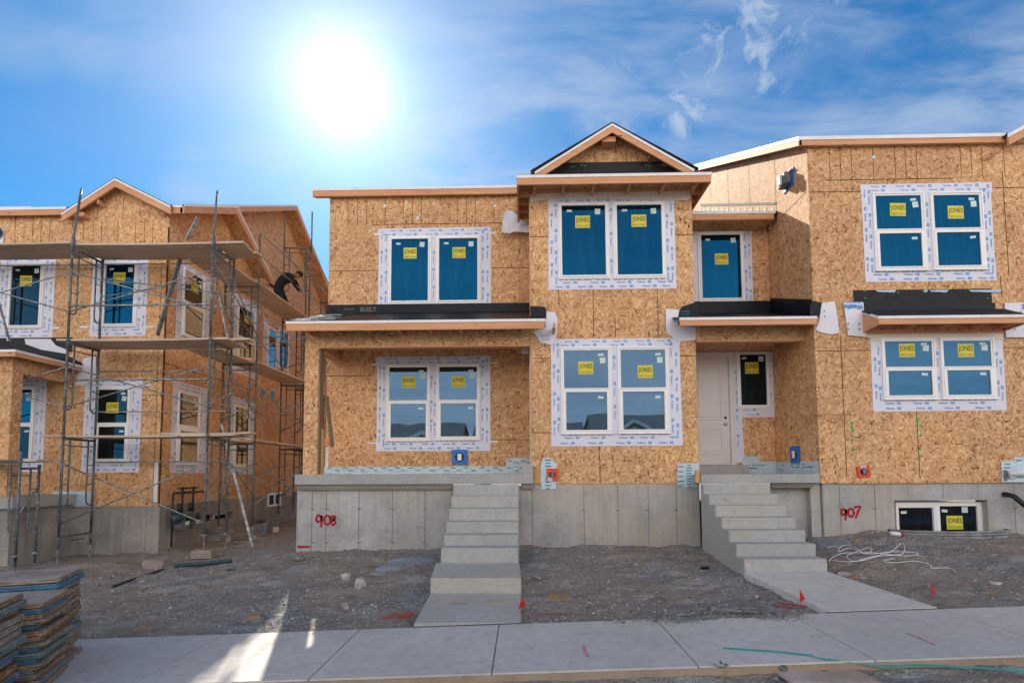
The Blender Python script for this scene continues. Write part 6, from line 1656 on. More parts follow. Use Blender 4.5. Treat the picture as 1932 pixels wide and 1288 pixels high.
deck_x(Yo + .02, 3, XA - .22, XB + .35, LV[2] + T, 'of the middle deck on the front scaffold')
deck_x(Yo + .25, 1, XB - .9, XB + .62, LV[2] + T + .045, 'lying loose on the right end of the middle deck')
deck_x(Yo + .02, 2, XA - .42, XB + .5, LV[1] + T, 'of the lowest deck on the front scaffold')
deck_x(Yo + .1, 1, XB - .95, XB + .8, LV[1] + T + .045, 'lying loose on the right end of the lowest deck')
deck_y(ix + .02, 3, 11.5, 13.25, LV[3] + T, 'of the short top deck at the building corner')
deck_y(ix + .02, 3, 13.05, 16.45, LV[3] + T + .045, 'of the top deck under the worker')
deck_y(ix + .02, 3, 11.5, 13.2, LV[2] + T, 'of the short middle deck at the building corner')
deck_y(ix + .02, 3, 12.9, 16.3, LV[2] + T + .045, 'of the middle deck along the side wall')
deck_y(ix + .30, 2, 11.6, 13.2, LV[1] + T, 'of the short lowest deck at the building corner')
deck_y(ix + .30, 2, 12.9, 16.3, LV[1] + T + .045, 'of the lowest deck along the side wall')
deck_y(ix + .02, 2, 16.5, 19.5, LV[3] + T, 'of the top deck at the far end of the side wall')
deck_y(ix + .02, 2, 16.5, 19.5, LV[2] + T, 'of the middle deck at the far end of the side wall')
deck_y(ix + .02, 2, 16.5, 19.5, LV[1] + T, 'of the lowest deck at the far end of the side wall')
deck_x(9.62, 2, -11.2, -9.0, 1.86 + .03, 'lying on the short scaffold at the left edge')
# leaning boards and poles
lean('leaning_board', 'grey board leaning upright behind the top deck beside the right guard post', 'board', F(353, 452, 11.2), F(374, 411, 11.3), .11, .03, 'brace')
lean('leaning_board', 'long blue-grey board leaning between middle and top deck of the front scaffold', 'board', F(297, 632, 11.0), F(340, 489, 11.3), .10, .03, 'steel')
lean('leaning_board', 'narrow board leaning between the side scaffold decks by the upper side window', 'board', F(412, 545, 12.0), F(430, 636, 12.0), .09, .025, 'brace')
lean('leaning_pole', 'grey strut leaning from the lowest deck down to the dirt beside the window well', 'pole', F(418, 800, 11.9), F(477, 1031, 11.35), .045, .045, 'brace')
lean('leaning_pole', 'pale pole with a red band leaning on the far left porch roof', 'pole', F(-6, 560, 10.4), F(17, 644, 10.4), .05, .03, 'brace')
# timber pads under the jacks
def pad(cx, cy, ztop, n, w, label, a=0, th=.04):
    for k in range(n):
        mb = MB(); q = a + rw.uniform(-.1, .1); ca, sa = math.cos(q), math.sin(q); ww = w * rw.uniform(.9, 1.05); dd = w * .62
        pts = [(cx + x * ca - y * sa, cy + x * sa + y * ca) for x, y in ((-ww / 2, -dd / 2), (ww / 2, -dd / 2), (ww / 2, dd / 2), (-ww / 2, dd / 2))]
        mb.prism(pts, 'z', ztop - (k + 1) * th, ztop - k * th - .004)
        nm = ['top', 'second', 'third', 'lowest'][k if k < n - 1 else 3]
        tag(mb.build('timber_block', 'pad_wood'), '%s timber block of the %s' % (nm, label), 'timber block', 'timber blocks under and near the scaffold')
pad(XB, Yo, zbB, 4, .40, 'stack under the front scaffold leg near the gap', .1)
p = F(402, 1050, 11.0); pad(p.x, p.y, F(402, 1044, 11.0).z, 3, .42, 'stack right of the leg with the tall guard post', .3)
p = F(296, 1062, 9.9); pad(p.x, p.y, F(296, 1054, 9.9).z, 4, .38, 'loose pile lying in front of the building corner', -.05)

# ------------------------------------------------------------------ worker
def limb_mesh(name, nodes, edges, parent, mats, matf, sub=2):
    me = bpy.data.meshes.new(name); keys = list(nodes)
    me.from_pydata([tuple(nodes[k][0]) for k in keys], [(keys.index(a), keys.index(b)) for a, b in edges], [])
    o = bpy.data.objects.new(name, me); COL.objects.link(o)
    md = o.modifiers.new('s', 'SKIN'); md.use_smooth_shade = True
    for i, k in enumerate(keys):
        v = me.skin_vertices[0].data[i]; r = nodes[k][1]; v.radius = (r, r) if not isinstance(r, tuple) else r; v.use_root = (i == 0)
    sb = o.modifiers.new('u', 'SUBSURF'); sb.levels = sub; sb.render_levels = sub
    dg = bpy.context.evaluated_depsgraph_get(); m2 = bpy.data.meshes.new_from_object(o.evaluated_get(dg))
    bpy.data.objects.remove(o); bpy.data.meshes.remove(me)
    org = ORG[parent.name] if parent is not None else Vector(nodes[keys[0]][0])
    ks = [(k, Vector(nodes[k][0])) for k in keys]
    m2.materials.clear()
    for m in mats: m2.materials.append(M(m))
    for p in m2.polygons:
        c = Vector(); 
        for vi in p.vertices: c += m2.vertices[vi].co
        c /= len(p.vertices); k = min(ks, key=lambda q: (q[1] - c).length)[0]; p.material_index = matf(k, c); p.use_smooth = True
    for v in m2.vertices: v.co -= org
    ob = bpy.data.objects.new(name, m2); COL.objects.link(ob)
    if parent is not None: ob.parent = parent
    else: ob.location = org
    ORG[ob.name] = org; return ob
zd = LV[3] + T + .045 + .04
def W(px, py, Y): return F(px, py, Y)
yb_ = 15.1
hip = W(521, 541, yb_); ankR = Vector((W(542, 575, 15.2).x, 15.25, zd + .08)); ankL = Vector((W(529, 570, 14.9).x, 14.95, zd + .08))
nodes = {
 'pelvis': (hip, .155), 'waist': (W(529, 531, yb_), .145), 'chest': (W(541, 524, yb_ + .02), .165), 'uchest': (W(551, 521, yb_ + .02), .15), 'neck': (W(557, 520, yb_), .062), 'headb': (W(560, 520.5, yb_ - .02), .075), 'head': (W(564, 519, yb_ - .03), .095), 'crown': (W(566, 517, yb_ - .03), .075),
 'hipL': (hip + Vector((.03, -.12, -.08)), .105), 'kneeL': (W(531, 560, 14.95), .072), 'ankL': (ankL, .050), 'toeL': (ankL + Vector((.17, -.03, -.05)), .042),
 'hipR': (hip + Vector((.06, .12, -.08)), .105), 'kneeR': (W(536, 560, 15.25), .072), 'ankR': (ankR, .050), 'toeR': (ankR + Vector((.17, .03, -.05)), .042),
 'shL': (W(550, 524, yb_ - .17), .070), 'elL': (W(556, 538, yb_ - .2), .050), 'wrL': (W(563, 548, yb_ + .1), .034), 'paL': (W(565.5, 550, yb_ + .14), .036),
 'shR': (W(552, 522, yb_ + .2), .070), 'elR': (W(560, 535, yb_ + .32), .050), 'wrR': (W(565, 545, yb_ + .42), .034), 'paR': (W(567, 547, yb_ + .45), .036)}
edges = [('pelvis', 'waist'), ('waist', 'chest'), ('chest', 'uchest'), ('uchest', 'neck'), ('neck', 'headb'), ('headb', 'head'), ('head', 'crown'), ('pelvis', 'hipL'), ('hipL', 'kneeL'), ('kneeL', 'ankL'), ('ankL', 'toeL'), ('pelvis', 'hipR'), ('hipR', 'kneeR'), ('kneeR', 'ankR'), ('ankR', 'toeR'),
 ('uchest', 'shL'), ('shL', 'elL'), ('elL', 'wrL'), ('wrL', 'paL'), ('uchest', 'shR'), ('shR', 'elR'), ('elR', 'wrR'), ('wrR', 'paR')]
for s in 'LR':
    pa = nodes['pa' + s][0]; wr = nodes['wr' + s][0]; d = (pa - wr).normalized(); sd = d.cross(Vector((0, 1, 0))).normalized(); yy_ = Vector((0, 1, 0))
    for k, (o_, ln) in enumerate(((-.03, .075), (-.010, .085), (.010, .08), (.03, .065))):
        a = pa + yy_ * o_ + d * .02; b = pa + yy_ * o_ + d * ln * .7; c_ = b + d * .02 - sd * .03
        nodes['f%s%da' % (s, k)] = (b, .010); nodes['f%s%db' % (s, k)] = (c_, .008); edges += [('pa' + s, 'f%s%da' % (s, k)), ('f%s%da' % (s, k), 'f%s%db' % (s, k))]
    t = pa - d * .01 - yy_ * .045; nodes['t%s' % s] = (t + d * .03, .010); edges.append(('pa' + s, 't' + s))
WK = None
def pm(k, c):
    if k[0] in 'ft' and k not in ('toeL', 'toeR'): return 2
    if k.startswith('pa') or k in ('head', 'headb', 'crown', 'neck'): return 2
    if k.startswith('toe') or k.startswith('ank'): return 3
    if k in ('pelvis',) or k.startswith('hip') or k.startswith('knee'): return 1
    return 0
body = limb_mesh('person', nodes, edges, None, ['cloth_black', 'cloth_dark', 'skin', 'black'], pm)
tag(body, 'worker in black top, dark trousers and cap, bending forward to grip a scaffold post', 'person')
hc = nodes['head'][0]
mb = MB()
n1_, n2_ = 14, 6
fdir = (Vector((.62, -.45, -.35))).normalized(); updir = (W(566, 512, yb_) - hc).normalized(); updir = (updir - fdir * updir.dot(fdir)).normalized(); sdir = fdir.cross(updir)
rows = []
for j in range(n2_ + 1):
    ph = (PI / 2) * j / n2_; rr = .118 * math.cos(ph); hh_ = .02 + .105 * math.sin(ph); rows.append([hc + (fdir * math.cos(2 * PI * i / n1_) + sdir * math.sin(2 * PI * i / n1_) * .9) * max(rr, .002) + updir * hh_ for i in range(n1_)])
for j in range(n2_):
    for i in range(n1_): mb.face([rows[j][i], rows[j][(i + 1) % n1_], rows[j + 1][(i + 1) % n1_], rows[j + 1][i]])
vis = [hc + fdir * .10 + sdir * s_ + updir * .03 for s_ in (-.07, 0, .07)]; vo = [hc + fdir * f_ + sdir * s_ + updir * .015 for f_, s_ in ((.155, -.05), (.175, 0), (.155, .05))]
mb.loft([vis[0], vis[1], vis[2], vo[2], vo[1], vo[0]], [q + updir * .008 for q in (vis[0], vis[1], vis[2], vo[2], vo[1], vo[0])])
mb.build('cap', 'cap', body, smooth=True)
mb = MB()   # face: nose, eyes, mouth, ears
mb.loft([hc + fdir * .085 + sdir * s_ + updir * u_ for s_, u_ in ((-.012, 0), (.012, 0), (.014, -.035), (-.014, -.035))], [hc + fdir * q + sdir * s_ + updir * u_ for q, s_, u_ in ((.098, -.004, 0), (.098, .004, 0), (.118, .008, -.033), (.118, -.008, -.033))])
for s_ in (-1, 1): mb.tube(hc + sdir * s_ * .088 + updir * -.005, hc + sdir * s_ * .104 - fdir * .01 + updir * -.005, .026, 8)
mb.build('nose_and_ears', 'skin', body, smooth=True)
mb = MB()
for s_ in (-1, 1): mb.tube(hc + fdir * .086 + sdir * s_ * .034 + updir * .0, hc + fdir * .096 + sdir * s_ * .034 + updir * .0, .011, 8)
mb.tube(hc + fdir * .088 - sdir * .022 - updir * .058, hc + fdir * .088 + sdir * .022 - updir * .058, .005, 6)
for i in range(9):
    t = PI * (.1 + .8 * i / 8) + PI / 2; mb.tube(hc + (fdir * math.cos(t) + sdir * math.sin(t)) * .088 + updir * .01, hc + (fdir * math.cos(t) + sdir * math.sin(t)) * .086 - updir * .035, .02, 6)
mb.build('hair', 'hair', body)
mb = MB(); h0 = hip + Vector((-.06, -.13, -.02)); mb.path([h0 + Vector((-.09, .0, .07)), h0 + Vector((.0, -.045, .0)), h0 + Vector((.08, -.02, -.05))], .05, 8, 0, [.03, .05, .03]); mb.build('shirt_tail', 'plaid', body, smooth=True)
# ------------------------------------------------------------------ stacks of form panels at the lower left
def gcol(): return rw.choices(['panel_brown', 'panel_grey', 'panel_orange', 'panel_blue', 'panel_teal'], [7, 6, 2.5, .8, 1])[0]
CN = {'panel_brown': 'dark brown', 'panel_grey': 'grey', 'panel_orange': 'orange-brown', 'panel_blue': 'blue', 'panel_teal': 'dull teal'}
ORD = ['topmost', 'second', 'third', 'fourth', 'fifth', 'sixth', 'seventh', 'eighth', 'ninth', 'tenth', 'eleventh', 'twelfth', 'thirteenth', 'fourteenth', 'fifteenth', 'sixteenth', 'seventeenth', 'eighteenth', 'nineteenth']
def form_stack(cx, cy, ztop, zbot, ang, where, fixed, n, Lx=1.9, Wy=.62):
    """cx, cy: near right-hand corner"""
    th = (ztop - zbot) / n
    for k in range(n):
        z1 = ztop - k * th; z0 = z1 - th * rw.uniform(.76, .90); a = ang + rw.uniform(-.035, .035)
        ox_, oy_ = rw.uniform(-.06, .035), rw.uniform(-.012, .012)
        if k == 0: ox_, oy_, a = 0, 0, ang
        ca, sa = math.cos(a), math.sin(a); r = .035
        loc = [(-Lx, 0)] + [(-r + r * math.sin(t * PI / 8), r - r * math.cos(t * PI / 8)) for t in range(5)] + [(-r + r * math.cos(t * PI / 8), Wy - r + r * math.sin(t * PI / 8)) for t in range(5)] + [(-Lx, Wy)]
        pts = [(cx + ox_ + x * ca - y * sa, cy + oy_ + x * sa + y * ca) for x, y in loc]
        zm = z1 - .014
        c_ = fixed.get(k) or gcol(); mb = MB()
        mb.prism(pts, 'z', z0, zm - .001, 0); q = [(p[0] + (pts[0][0] - p[0]) * .002, p[1]) for p in pts]; mb.prism(q, 'z', zm, z1, 1)
        o = mb.build('form_panel', [c_, 'panel_top' if k == 0 else rw.choice(['panel_grey', 'panel_brown', 'panel_top'])], bevel=.004, seg=1)
        tag(o, '%s form panel, %s in the %s' % (CN[c_], ORD[k] + (' from top' if k else ''), where), 'form panel', 'stacked concrete form panels')
ROT = R_(23)
zt_A = F(112, 1089, 5.0).z; cA = F(112, 1089, 5.0); cB = F(80, 1137, 4.48); cC = F(-30, 1160, 3.80)
form_stack(cA.x, cA.y, cA.z, -.17, ROT, 'tallest rear stack beside the dirt', {0: 'panel_grey', 1: 'panel_blue', 2: 'panel_grey', 9: 'panel_teal', 10: 'panel_teal'}, 16)
form_stack(cB.x, cB.y, cB.z, -.19, ROT, 'middle stack on the sidewalk', {0: 'panel_orange', 1: 'panel_blue', 10: 'panel_blue'}, 17)
form_stack(cC.x, cC.y, cC.z + .04, -.25, ROT, 'nearest stack at the left picture edge', {0: 'panel_brown', 3: 'panel_grey', 11: 'panel_blue', 12: 'panel_blue'}, 17)

# ------------------------------------------------------------------ flags, rocks, wires, scraps
def gp_(px, py, it=8):                       # where the line of sight first meets the ground or the walk
    d = ray(px, py).normalized(); h = lambda p: p.z - (walk_z(p.x) if SW0 < p.y < SW1 else ground_h(p.x, p.y))
    t = 3.0
    while t < 40 and h(CAM + d * t) > 0: t += .05
    a, b = t - .05, t
    for _ in range(14):
        m = (a + b) / 2
        if h(CAM + d * m) > 0: a = m
        else: b = m
    return CAM + d * b
def flag(bx, by, tip, pts, label):
    p = gp_(bx, by); t = thing('marker_flag', label, 'marker flag', p, 'small red marker flags'); Y = p.y
    top = F(tip[0], tip[1], Y); mb = MB(); mb.path([(p.x, Y, p.z - .05), ((p.x + top.x) / 2, Y, (p.z + top.z) / 2), (top.x, Y, top.z + .01)], .0025, 6); mb.build('wire_stem', 'red', t)
    mb = draped(front(Y), [(F(x, y, Y).x, F(x, y, Y).z) for x, y in pts], .003, .02, 4, bx); mb.build('flag', 'red', t, smooth=True)
flag(981, 1168, (985, 1127), [(985, 1126), (993, 1139), (977, 1149)], 'small red marker flag at the right edge of the straight concrete walk')
flag(1510, 1146, (1509, 1111), [(1509, 1111), (1519, 1129), (1509, 1136)], 'small red marker flag left of the slanting walk')
flag(1757, 1124, (1757, 1100), [(1757, 1100), (1765, 1120), (1756, 1117)], 'small red marker flag in the dirt on the right, below the white cable')
def rock(name, label, px, py, r, mat='stone', grp='loose rocks on the dirt', sz=(1, 1, .75), seed=0):
    p = gp_(px, py); bm = bmesh.new(); bmesh.ops.create_icosphere(bm, subdivisions=3, radius=1)
    for v in bm.verts:
        n = v.co.normalized(); d = 1 + .28 * noise.noise(n * 1.6 + Vector((seed, 3, 1))) + .12 * noise.noise(n * 4 + Vector((seed, 7, 2))); v.co = Vector((n.x * sz[0], n.y * sz[1], n.z * sz[2])) * d * r
    for q in range(7):
        nn = Vector((math.sin(q * 2.1 + seed), math.cos(q * 1.7 + seed * 2), math.sin(q * 3.3) * .8 + .1)).normalized()
        for v in bm.verts:
            e = v.co.dot(nn) - r * .72
            if e > 0: v.co -= nn * e
    me = bpy.data.meshes.new(name); bm.to_mesh(me); bm.free(); me.materials.append(M(mat))
    o = bpy.data.objects.new(name, me); COL.objects.link(o); o.location = (p.x, p.y, p.z + r * .35); ORG[o.name] = o.location.copy(); tag(o, label, 'rock', grp)
rock('rock', 'pale flat rock, left one of the pair left of the straight walk', 652, 1092, .085, sz=(1.3, 1, .7), seed=1)
rock('rock', 'larger pale blocky rock, right one of the pair left of the straight walk', 680, 1107, .10, sz=(1, 1, .95), seed=4)
rock('rock', 'small pale rock lying by itself between the pair and the red ribbon', 652, 1146, .055, sz=(1.1, 1, .8), seed=7)
rock('rock', 'grey rock lying against the foot of the 908 foundation at its left corner', 566, 1056, .09, 'stone_dark', sz=(1.4, 1, .6), seed=9)
rock('rock', 'flat grey rock near the right side of the steps to the recessed door', 1590, 1086, .07, 'stone', sz=(1.5, 1, .5), seed=12)
rock('rock', 'small grey rock at the bottom edge of the walk in front of the plywood', 1478, 1262, .04, 'stone_dark', sz=(1.3, 1, .6), seed=15)
# bluish spill of fine concrete on the dirt
def blob(name, label, cat, pts, mat, hgt=.03, grp=None):
    P2 = [gp_(*q) for q in pts]; cx_ = sum(p.x for p in P2) / len(P2); cy_ = sum(p.y for p in P2) / len(P2); mb = MB(); R_n = 5; rings = []
    for j in range(R_n + 1):
        f = 1 - j / R_n; rr = []
        for i in range(len(P2) * 3):
            a, b = P2[i // 3], P2[(i // 3 + 1) % len(P2)]; t = (i % 3) / 3; x, y = a.x + (b.x - a.x) * t, a.y + (b.y - a.y) * t
            x = cx_ + (x - cx_) * f * (1 + .06 * math.sin(i * 2.7)); y = cy_ + (y - cy_) * f; rr.append(Vector((x, y, ground_h(x, y) + hgt * (1 - f * f) + .012 * noise.noise(Vector((x * 12, y * 12, 1))) - (.03 if j == 0 else -.012))))
        rings.append(rr)
    for j in range(R_n):
        n = len(rings[0])
        for i in range(n): mb.face([rings[j][i], rings[j][(i + 1) % n], rings[j + 1][(i + 1) % n], rings[j + 1][i]])
    return tag(mb.build(name, mat, smooth=True), label, cat, grp)
MK['spill'] = mk_conc((.30, .33, .37), (.20, .22, .25), 3, 0, .95, .5); MK['clay'] = mk_conc((.36, .22, .11), (.26, .17, .10), 4, 0, .95, .5)
blob('concrete_spill', 'bluish grey patch of dried concrete on the dirt left of the straight steps', 'concrete spill', [(695, 1078), (730, 1060), (765, 1052), (800, 1047), (832, 1043), (826, 1056), (790, 1066), (755, 1076), (715, 1083)], 'spill', .04)
blob('clay_patch', 'small orange clay patch on the gravel right of the straight walk', 'clay patch', [(1026, 1128), (1040, 1121), (1062, 1120), (1082, 1128), (1070, 1135), (1040, 1134)], 'clay', .012)
blob('concrete_spill', 'dark grey spill beside the foot of the steps to the recessed door', 'concrete spill', [(1535, 1018), (1560, 1016), (1610, 1022), (1600, 1030), (1560, 1036), (1540, 1030)], 'spill', .02)
# white cable
def cable(name, label, pts, r, mat, lift=0.03, grp=None):
    P2 = []
    for q in pts:
        p = gp_(q[0], q[1]); h = q[2] if len(q) > 2 else 0
        P2.append(Vector((p.x, p.y, p.z + lift + h)))
    out = []
    for i in range(len(P2) - 1):
        a, b, c_, d = P2[max(i - 1, 0)], P2[i], P2[i + 1], P2[min(i + 2, len(P2) - 1)]
        for k in range(5):
            t = k / 5; out.append(.5 * ((2 * b) + (c_ - a) * t + (2 * a - 5 * b + 4 * c_ - d) * t * t + (3 * b - a - 3 * c_ + d) * t ** 3))
    out.append(P2[-1]); mb = MB(); mb.path(out, r, 6, 0); return tag(mb.build(name, mat, smooth=True), label, 'cable', grp)
cable('cable', 'tangled thin white cable lying on the dirt right of the steps', [(1564, 1062), (1572, 1054), (1590, 1047), (1612, 1046), (1650, 1046), (1702, 1052), (1732, 1049), (1720, 1045), (1680, 1044), (1640, 1048), (1604, 1037), (1582, 1044), (1590, 1032), (1612, 1035), (1630, 1048), (1645, 1042), (1640, 1036), (1622, 1042), (1598, 1052), (1612, 1062), (1640, 1055), (1680, 1044), (1703, 1029, .02), (1703, 1048), (1660, 1052), (1630, 1060), (1600, 1063), (1570, 1060)], .0048, 'wire')
cable('cable', 'single strand of white cable trailing right from the tangle', [(1688, 1056), (1668, 1062), (1690, 1065), (1720, 1062), (1740, 1064), (1757, 1070), (1758, 1075), (1790, 1075), (1804, 1082)], .0045, 'wire')
cable('ribbon', 'red ribbon and cord crumpled at the left edge of the straight walk', [(735, 1165), (745, 1162), (752, 1166), (764, 1163), (778, 1160), (772, 1166), (758, 1168), (740, 1167), (720, 1171)], .007, 'red')
cable('cord', 'thin red cord lying around the flag left of the slanting walk', [(1465, 1140), (1480, 1143), (1500, 1147), (1520, 1148), (1510, 1152), (1480, 1150), (1462, 1146)], .005, 'spray_red')
cable('cord', 'thin red cord in the gravel right of the straight walk', [(990, 1166), (1010, 1164), (1040, 1163), (1070, 1163)], .004, 'spray_red')
# teal strap along the front edge of the walk
mb = MB(); P2 = []
for x, y in ((1365, 1222), (1400, 1224), (1470, 1229), (1533, 1236), (1545, 1241), (1560, 1243), (1640, 1244), (1740, 1250), (1860, 1260), (1990, 1268)):
    p = GZ(x, y, walk_z(GZ(x, y, .1).x) + .006)
    if p.y < SW0 + .01:
        zq_ = walk_z(p.x) - .035; p = GZ(x, y, zq_); p.y = min(p.y, SW0 - .04)
    P2.append(p)
for a, b in zip(P2, P2[1:]): mb.hexa([(a.x, a.y - .017, a.z), (b.x, b.y - .017, b.z), (b.x, b.y + .017, b.z), (a.x, a.y + .017, a.z), (a.x, a.y - .017, a.z + .004), (b.x, b.y - .017, b.z + .004), (b.x, b.y + .017, b.z + .004), (a.x, a.y + .017, a.z + .004)])
tag(mb.build('strap', 'teal'), 'long flat teal strap lying along the front edge of the walk', 'strap')
# plywood sheet
MK['ply'] = mk_conc((.62, .56, .50), (.44, .37, .31), 3, 0, .9, .2, warm=(.34, .21, .13))
q = [gp_(1462, 1253), gp_(1612, 1255), gp_(1668, 1300), gp_(1495, 1300)]; mb = MB(); mb.loft([Vector((p.x, p.y, walk_z(p.x) - .075)) for p in q], [Vector((p.x, p.y, walk_z(p.x) - .06)) for p in q]); tag(mb.build('plywood_sheet', 'ply'), 'muddy plywood sheet lying on the ground in front of the walk', 'plywood sheet')
# pipes and scraps in the dirt on the left
def pipe(a, b, r, mat, label): 
    p, q = gp_(*a), gp_(*b); mb = MB(); mb.tube(p + Vector((0, 0, r)), q + Vector((0, 0, r)), r, 10); tag(mb.build('pipe', mat, smooth=True), label, 'pipe', 'pipes lying on the dirt')
pipe((330, 1071), (437, 1061), .035, 'disc_blue', 'blue-grey pipe lying in front of the timber pads')
pipe((214, 1108), (308, 1076), .022, 'black', 'thin dark pipe lying on the dirt left of the timber pads')
def scrapb(px, py, L, Wd, h, a, mat, label, cat='wood scrap'):
    p = gp_(px, py); mb = MB(); ca, sa = math.cos(a), math.sin(a); pts = [(p.x + x * ca - y * sa, p.y + x * sa + y * ca) for x, y in ((-L / 2, -Wd / 2), (L / 2, -Wd / 2 * .9), (L / 2 * .9, Wd / 2), (-L / 2, Wd / 2))]
    mb.prism(pts, 'z', p.z - .01, p.z + h); tag(mb.build('wood_scrap' if cat == 'wood scrap' else cat.replace(' ', '_'), mat, bevel=.004, seg=1), label, cat, 'scraps on the dirt' if cat == 'wood scrap' else None)
scrapb(478, 1165, .17, .08, .035, .3, 'scrap', 'short brown wood offcut just behind the walk, left of the sun patch')
scrapb(272, 1187, .20, .09, .03, .5, 'scrap', 'wood offcut just behind the walk near the form panels')
scrapb(262, 1117, .10, .06, .03, .2, 'scrap', 'small wood chip on the gravel beside the thin dark pipe')
scrapb(270, 1098, .12, .07, .02, -.3, 'scrap_pale', 'flat pale chip above the thin dark pipe')
scrapb(430, 1021, .12, .05, .14, .5, 'scrap_pale', 'yellowish offcut standing in the dirt below the window well')
scrapb(480, 1020, .07, .05, .14, .2, 'scrap_pale', 'narrow yellowish offcut beside the leaning strut')
scrapb(520, 1003, .16, .06, .14, .7, 'paper', 'white square of paper on the dirt in the gap between the buildings')
scrapb(460, 1023, .40, .16, .04, 0, 'old_board', 'dark flat board under the side scaffold leg')
scrapb(1618, 1021, .17, .05, .02, .1, 'scrap', 'thin yellow-brown offcut in the dirt below the sprayed 907')
scrapb(1861, 1118, .16, .05, .015, -.1, 'scrap', 'thin orange-brown offcut in the dirt at the right')
scrapb(1612, 1090, .14, .05, .02, -.6, 'scrap', 'brown offcut beside the slanting walk')
scrapb(1012, 1089, .04, .22, .02, .5, 'scrap_pale', 'small stick lying in the gravel right of the straight steps')
scrapb(1330, 1072, .12, .06, .03, .4, 'black', 'small black offcut in the gravel left of the slanting steps')
scrapb(1880, 1100, .12, .08, .012, .4, 'paper', 'flat white scrap on the dirt at the right')
scrapb(436, 1075, .14, .08, .015, .2, 'disc_blue', 'flat blue-grey scrap right of the pipe')
# bottle
p = gp_(1692, 1012); b = thing('bottle', 'small white and red bottle lying beside the basement window well', 'bottle', p)
mb = MB(); mb.path([p + Vector((-.10, 0, .06)), p + Vector((0, 0, .045)), p + Vector((.05, 0, .04))], .04, 10, 0, [.036, .04, .036]); mb.build('bottle_body', 'white_plastic', b, smooth=True)
mb = MB(); mb.path([p + Vector((.051, 0, .04)), p + Vector((.10, 0, .035)), p + Vector((.13, 0, .03))], .03, 10, 0, [.035, .028, .014]); mb.build('bottle_neck', 'red', b, smooth=True)
# sprayed marks
wz = lambda x, y: walk_z(x)
def ray_pts(lst, z0=0): return [(GZ(x, y, walk_z(GZ(x, y, z0).x)).x, GZ(x, y, walk_z(GZ(x, y, z0).x)).y) for x, y in lst]
spray('spray_mark', 'short pink sprayed stroke on the walk right of centre', 'paint mark', ray_pts([(1101, 1218), (1105, 1230), (1111, 1239)]), .03, 'spray_pink', wz, 'sprayed marks on the concrete')
spray('spray_mark', 'longer faint pink sprayed stroke on the walk at the right', 'paint mark', ray_pts([(1712, 1192), (1730, 1199), (1748, 1206), (1762, 1213)]), .026, 'spray_pink', wz, 'sprayed marks on the concrete')
def zz_l(x, y): return zC * (y - 5.99) / 1.155 + .003 * (1 - (y - 5.99) / 1.155)
spray('spray_mark', 'left orange sprayed dash on the straight walk', 'paint mark', [(GZ(x, y, .02).x, GZ(x, y, .02).y) for x, y in ((855, 1141), (872, 1142), (882, 1142))], .035, 'spray_orange', lambda x, y: zz_l(x, y) + .002, 'sprayed marks on the concrete')
spray('spray_mark', 'right faint orange sprayed dash on the straight walk', 'paint mark', [(GZ(x, y, .02).x, GZ(x, y, .02).y) for x, y in ((920, 1138), (935, 1138), (952, 1138))], .03, 'spray_orange', lambda x, y: zz_l(x, y) + .002, 'sprayed marks on the concrete')
# weed at the edge of the walk
mb = MB(); p = gp_(1360, 1259)
for k in range(16):
    a = rw.uniform(0, 6.28); L = rw.uniform(.03, .06); q = p + Vector((math.cos(a) * .02, math.sin(a) * .02, .0)); t_ = q + Vector((math.cos(a) * L, math.sin(a) * L, L * .7)); s_ = Vector((-math.sin(a), math.cos(a), 0)) * .008
    mb.face([q, (q + t_) / 2 + s_ + Vector((0, 0, .01)), t_, (q + t_) / 2 - s_ + Vector((0, 0, .01))])
MK['leaf'] = simple((.06, .16, .03), .6); tag(mb.build('weed', 'leaf'), 'tiny green weed sprouting at the front edge of the walk', 'weed')

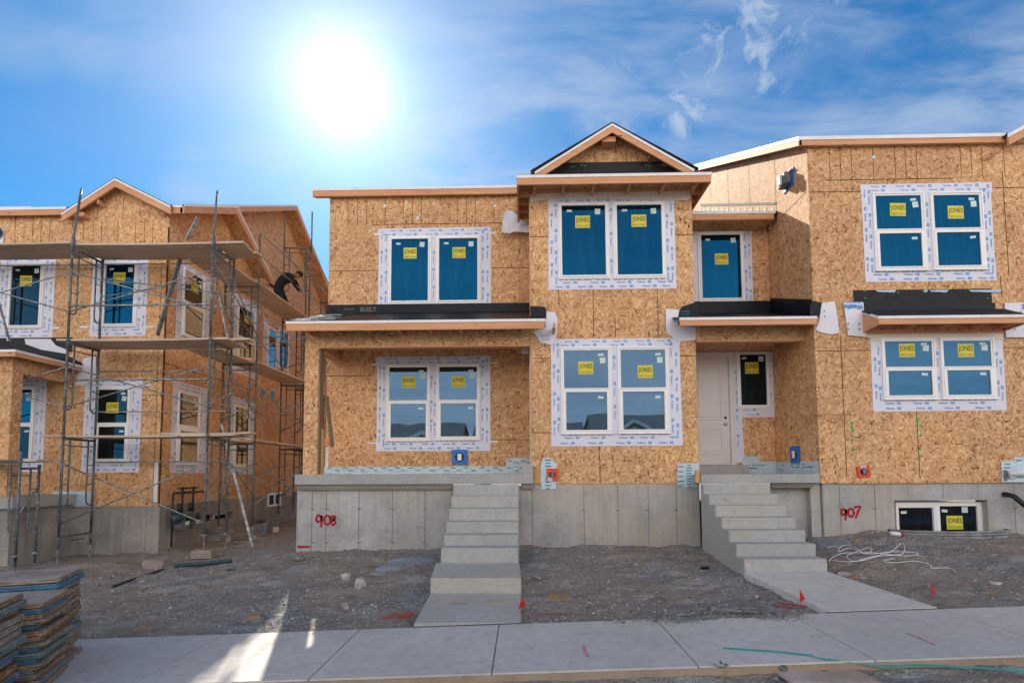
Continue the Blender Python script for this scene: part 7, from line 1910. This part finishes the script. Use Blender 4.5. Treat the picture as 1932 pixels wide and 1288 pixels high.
# ------------------------------------------------------------------ houses across the street (seen in the window panes)
def far_house(x, y, w, d, h, ph, wall, label, gx=None):
    z0 = GR * clampf(x, -40, 40) - .3
    t = thing('house', label, 'house', (x, y, z0), 'finished houses across the street')
    mb = MB(); mb.box(x - w / 2, x + w / 2, y - d, y, z0 - 1, z0 + h); mb.prism([(x - w * .42, z0 + h), (x - w * .02, z0 + h), (x - w * .22, z0 + h + ph * .55)], 'y', y - d / 2, y + .3); mb.prism([(x + w * .05, z0 + h), (x + w * .45, z0 + h), (x + w * .25, z0 + h + ph * .5)], 'y', y - d / 2, y + .5)
    mb.prism([(y - d, z0 + h), (y, z0 + h), (y - d / 2, z0 + h + ph)], 'x', x - w / 2, x + w / 2); mb.build('wall', wall, t)
    mb = MB()
    def slab(a, b, y0, y1):
        mb.hexa([(a[0], y0, a[1]), (b[0], y0, b[1]), (b[0], y1, b[1]), (a[0], y1, a[1]), (a[0], y0, a[1] + .12), (b[0], y0, b[1] + .12), (b[0], y1, b[1] + .12), (a[0], y1, a[1] + .12)])
    for c_, hw, p_, yy_ in ((x - w * .22, w * .22, ph * .58, y + .7), (x + w * .25, w * .22, ph * .53, y + .9)):
        slab((c_ - hw, z0 + h - .05), (c_, z0 + h + p_), y - d / 2, yy_); slab((c_ + hw, z0 + h - .05), (c_, z0 + h + p_), y - d / 2, yy_)
    for y0, y1, za, zb in ((y + .4, y - d / 2, z0 + h - .15, z0 + h + ph + .1), (y - d / 2, y - d - .4, z0 + h + ph + .1, z0 + h - .15)):
        mb.hexa([(x - w / 2 - .3, y0, za), (x + w / 2 + .3, y0, za), (x + w / 2 + .3, y1, zb), (x - w / 2 - .3, y1, zb), (x - w / 2 - .3, y0, za + .1), (x + w / 2 + .3, y0, za + .1), (x + w / 2 + .3, y1, zb + .1), (x - w / 2 - .3, y1, zb + .1)])
    mb.build('roof', 'roof_dark', t)
    mb = MB()
    for c_, hw, p_, yy_ in ((x - w * .22, w * .22, ph * .58, y + .72), (x + w * .25, w * .22, ph * .53, y + .92)):
        for s_ in (-1, 1):
            a, b = (c_ + s_ * hw, z0 + h - .05), (c_, z0 + h + p_); mb.hexa([(a[0], yy_, a[1] - .22), (b[0], yy_, b[1] - .22), (b[0], yy_ + .06, b[1] - .22), (a[0], yy_ + .06, a[1] - .22), (a[0], yy_, a[1] + .1), (b[0], yy_, b[1] + .1), (b[0], yy_ + .06, b[1] + .1), (a[0], yy_ + .06, a[1] + .1)])
    for wx in (-.34, -.2, .12, .3):
        for wzz in (.25, .68): mb.box(x + wx * w - .6, x + wx * w + .6, y + .31, y + .55, z0 + h * wzz - .75, z0 + h * wzz + .75)
    mb.build('trim', 'trim_white', t)
    mb = MB()
    for wx in (-.34, -.2, .12, .3):
        for wzz in (.25, .68): mb.box(x + wx * w - .45, x + wx * w + .45, y + .551, y + .57, z0 + h * wzz - .6, z0 + h * wzz + .6)
    mb.build('window', 'black', t)
far_house(-25, -18, 12, 10, 7.6, 2.8, 'wall_brown', 'tall brown finished house across the street, leftmost of the row')
far_house(-11, -22, 11, 10, 4.6, 2.0, 'wall_tan', 'tan finished house across the street, between the brown and the grey one')
far_house(.5, -32, 11, 10, 4.7, 2.3, 'wall_grey', 'grey finished house across the street with two white-edged gables')
far_house(13, -31, 12, 10, 4.7, 2.5, 'wall_olive', 'olive finished house across the street, right of the grey one')
far_house(28, -33, 13, 10, 4.2, 2.2, 'wall_tan', 'low tan finished house across the street, rightmost of the row')
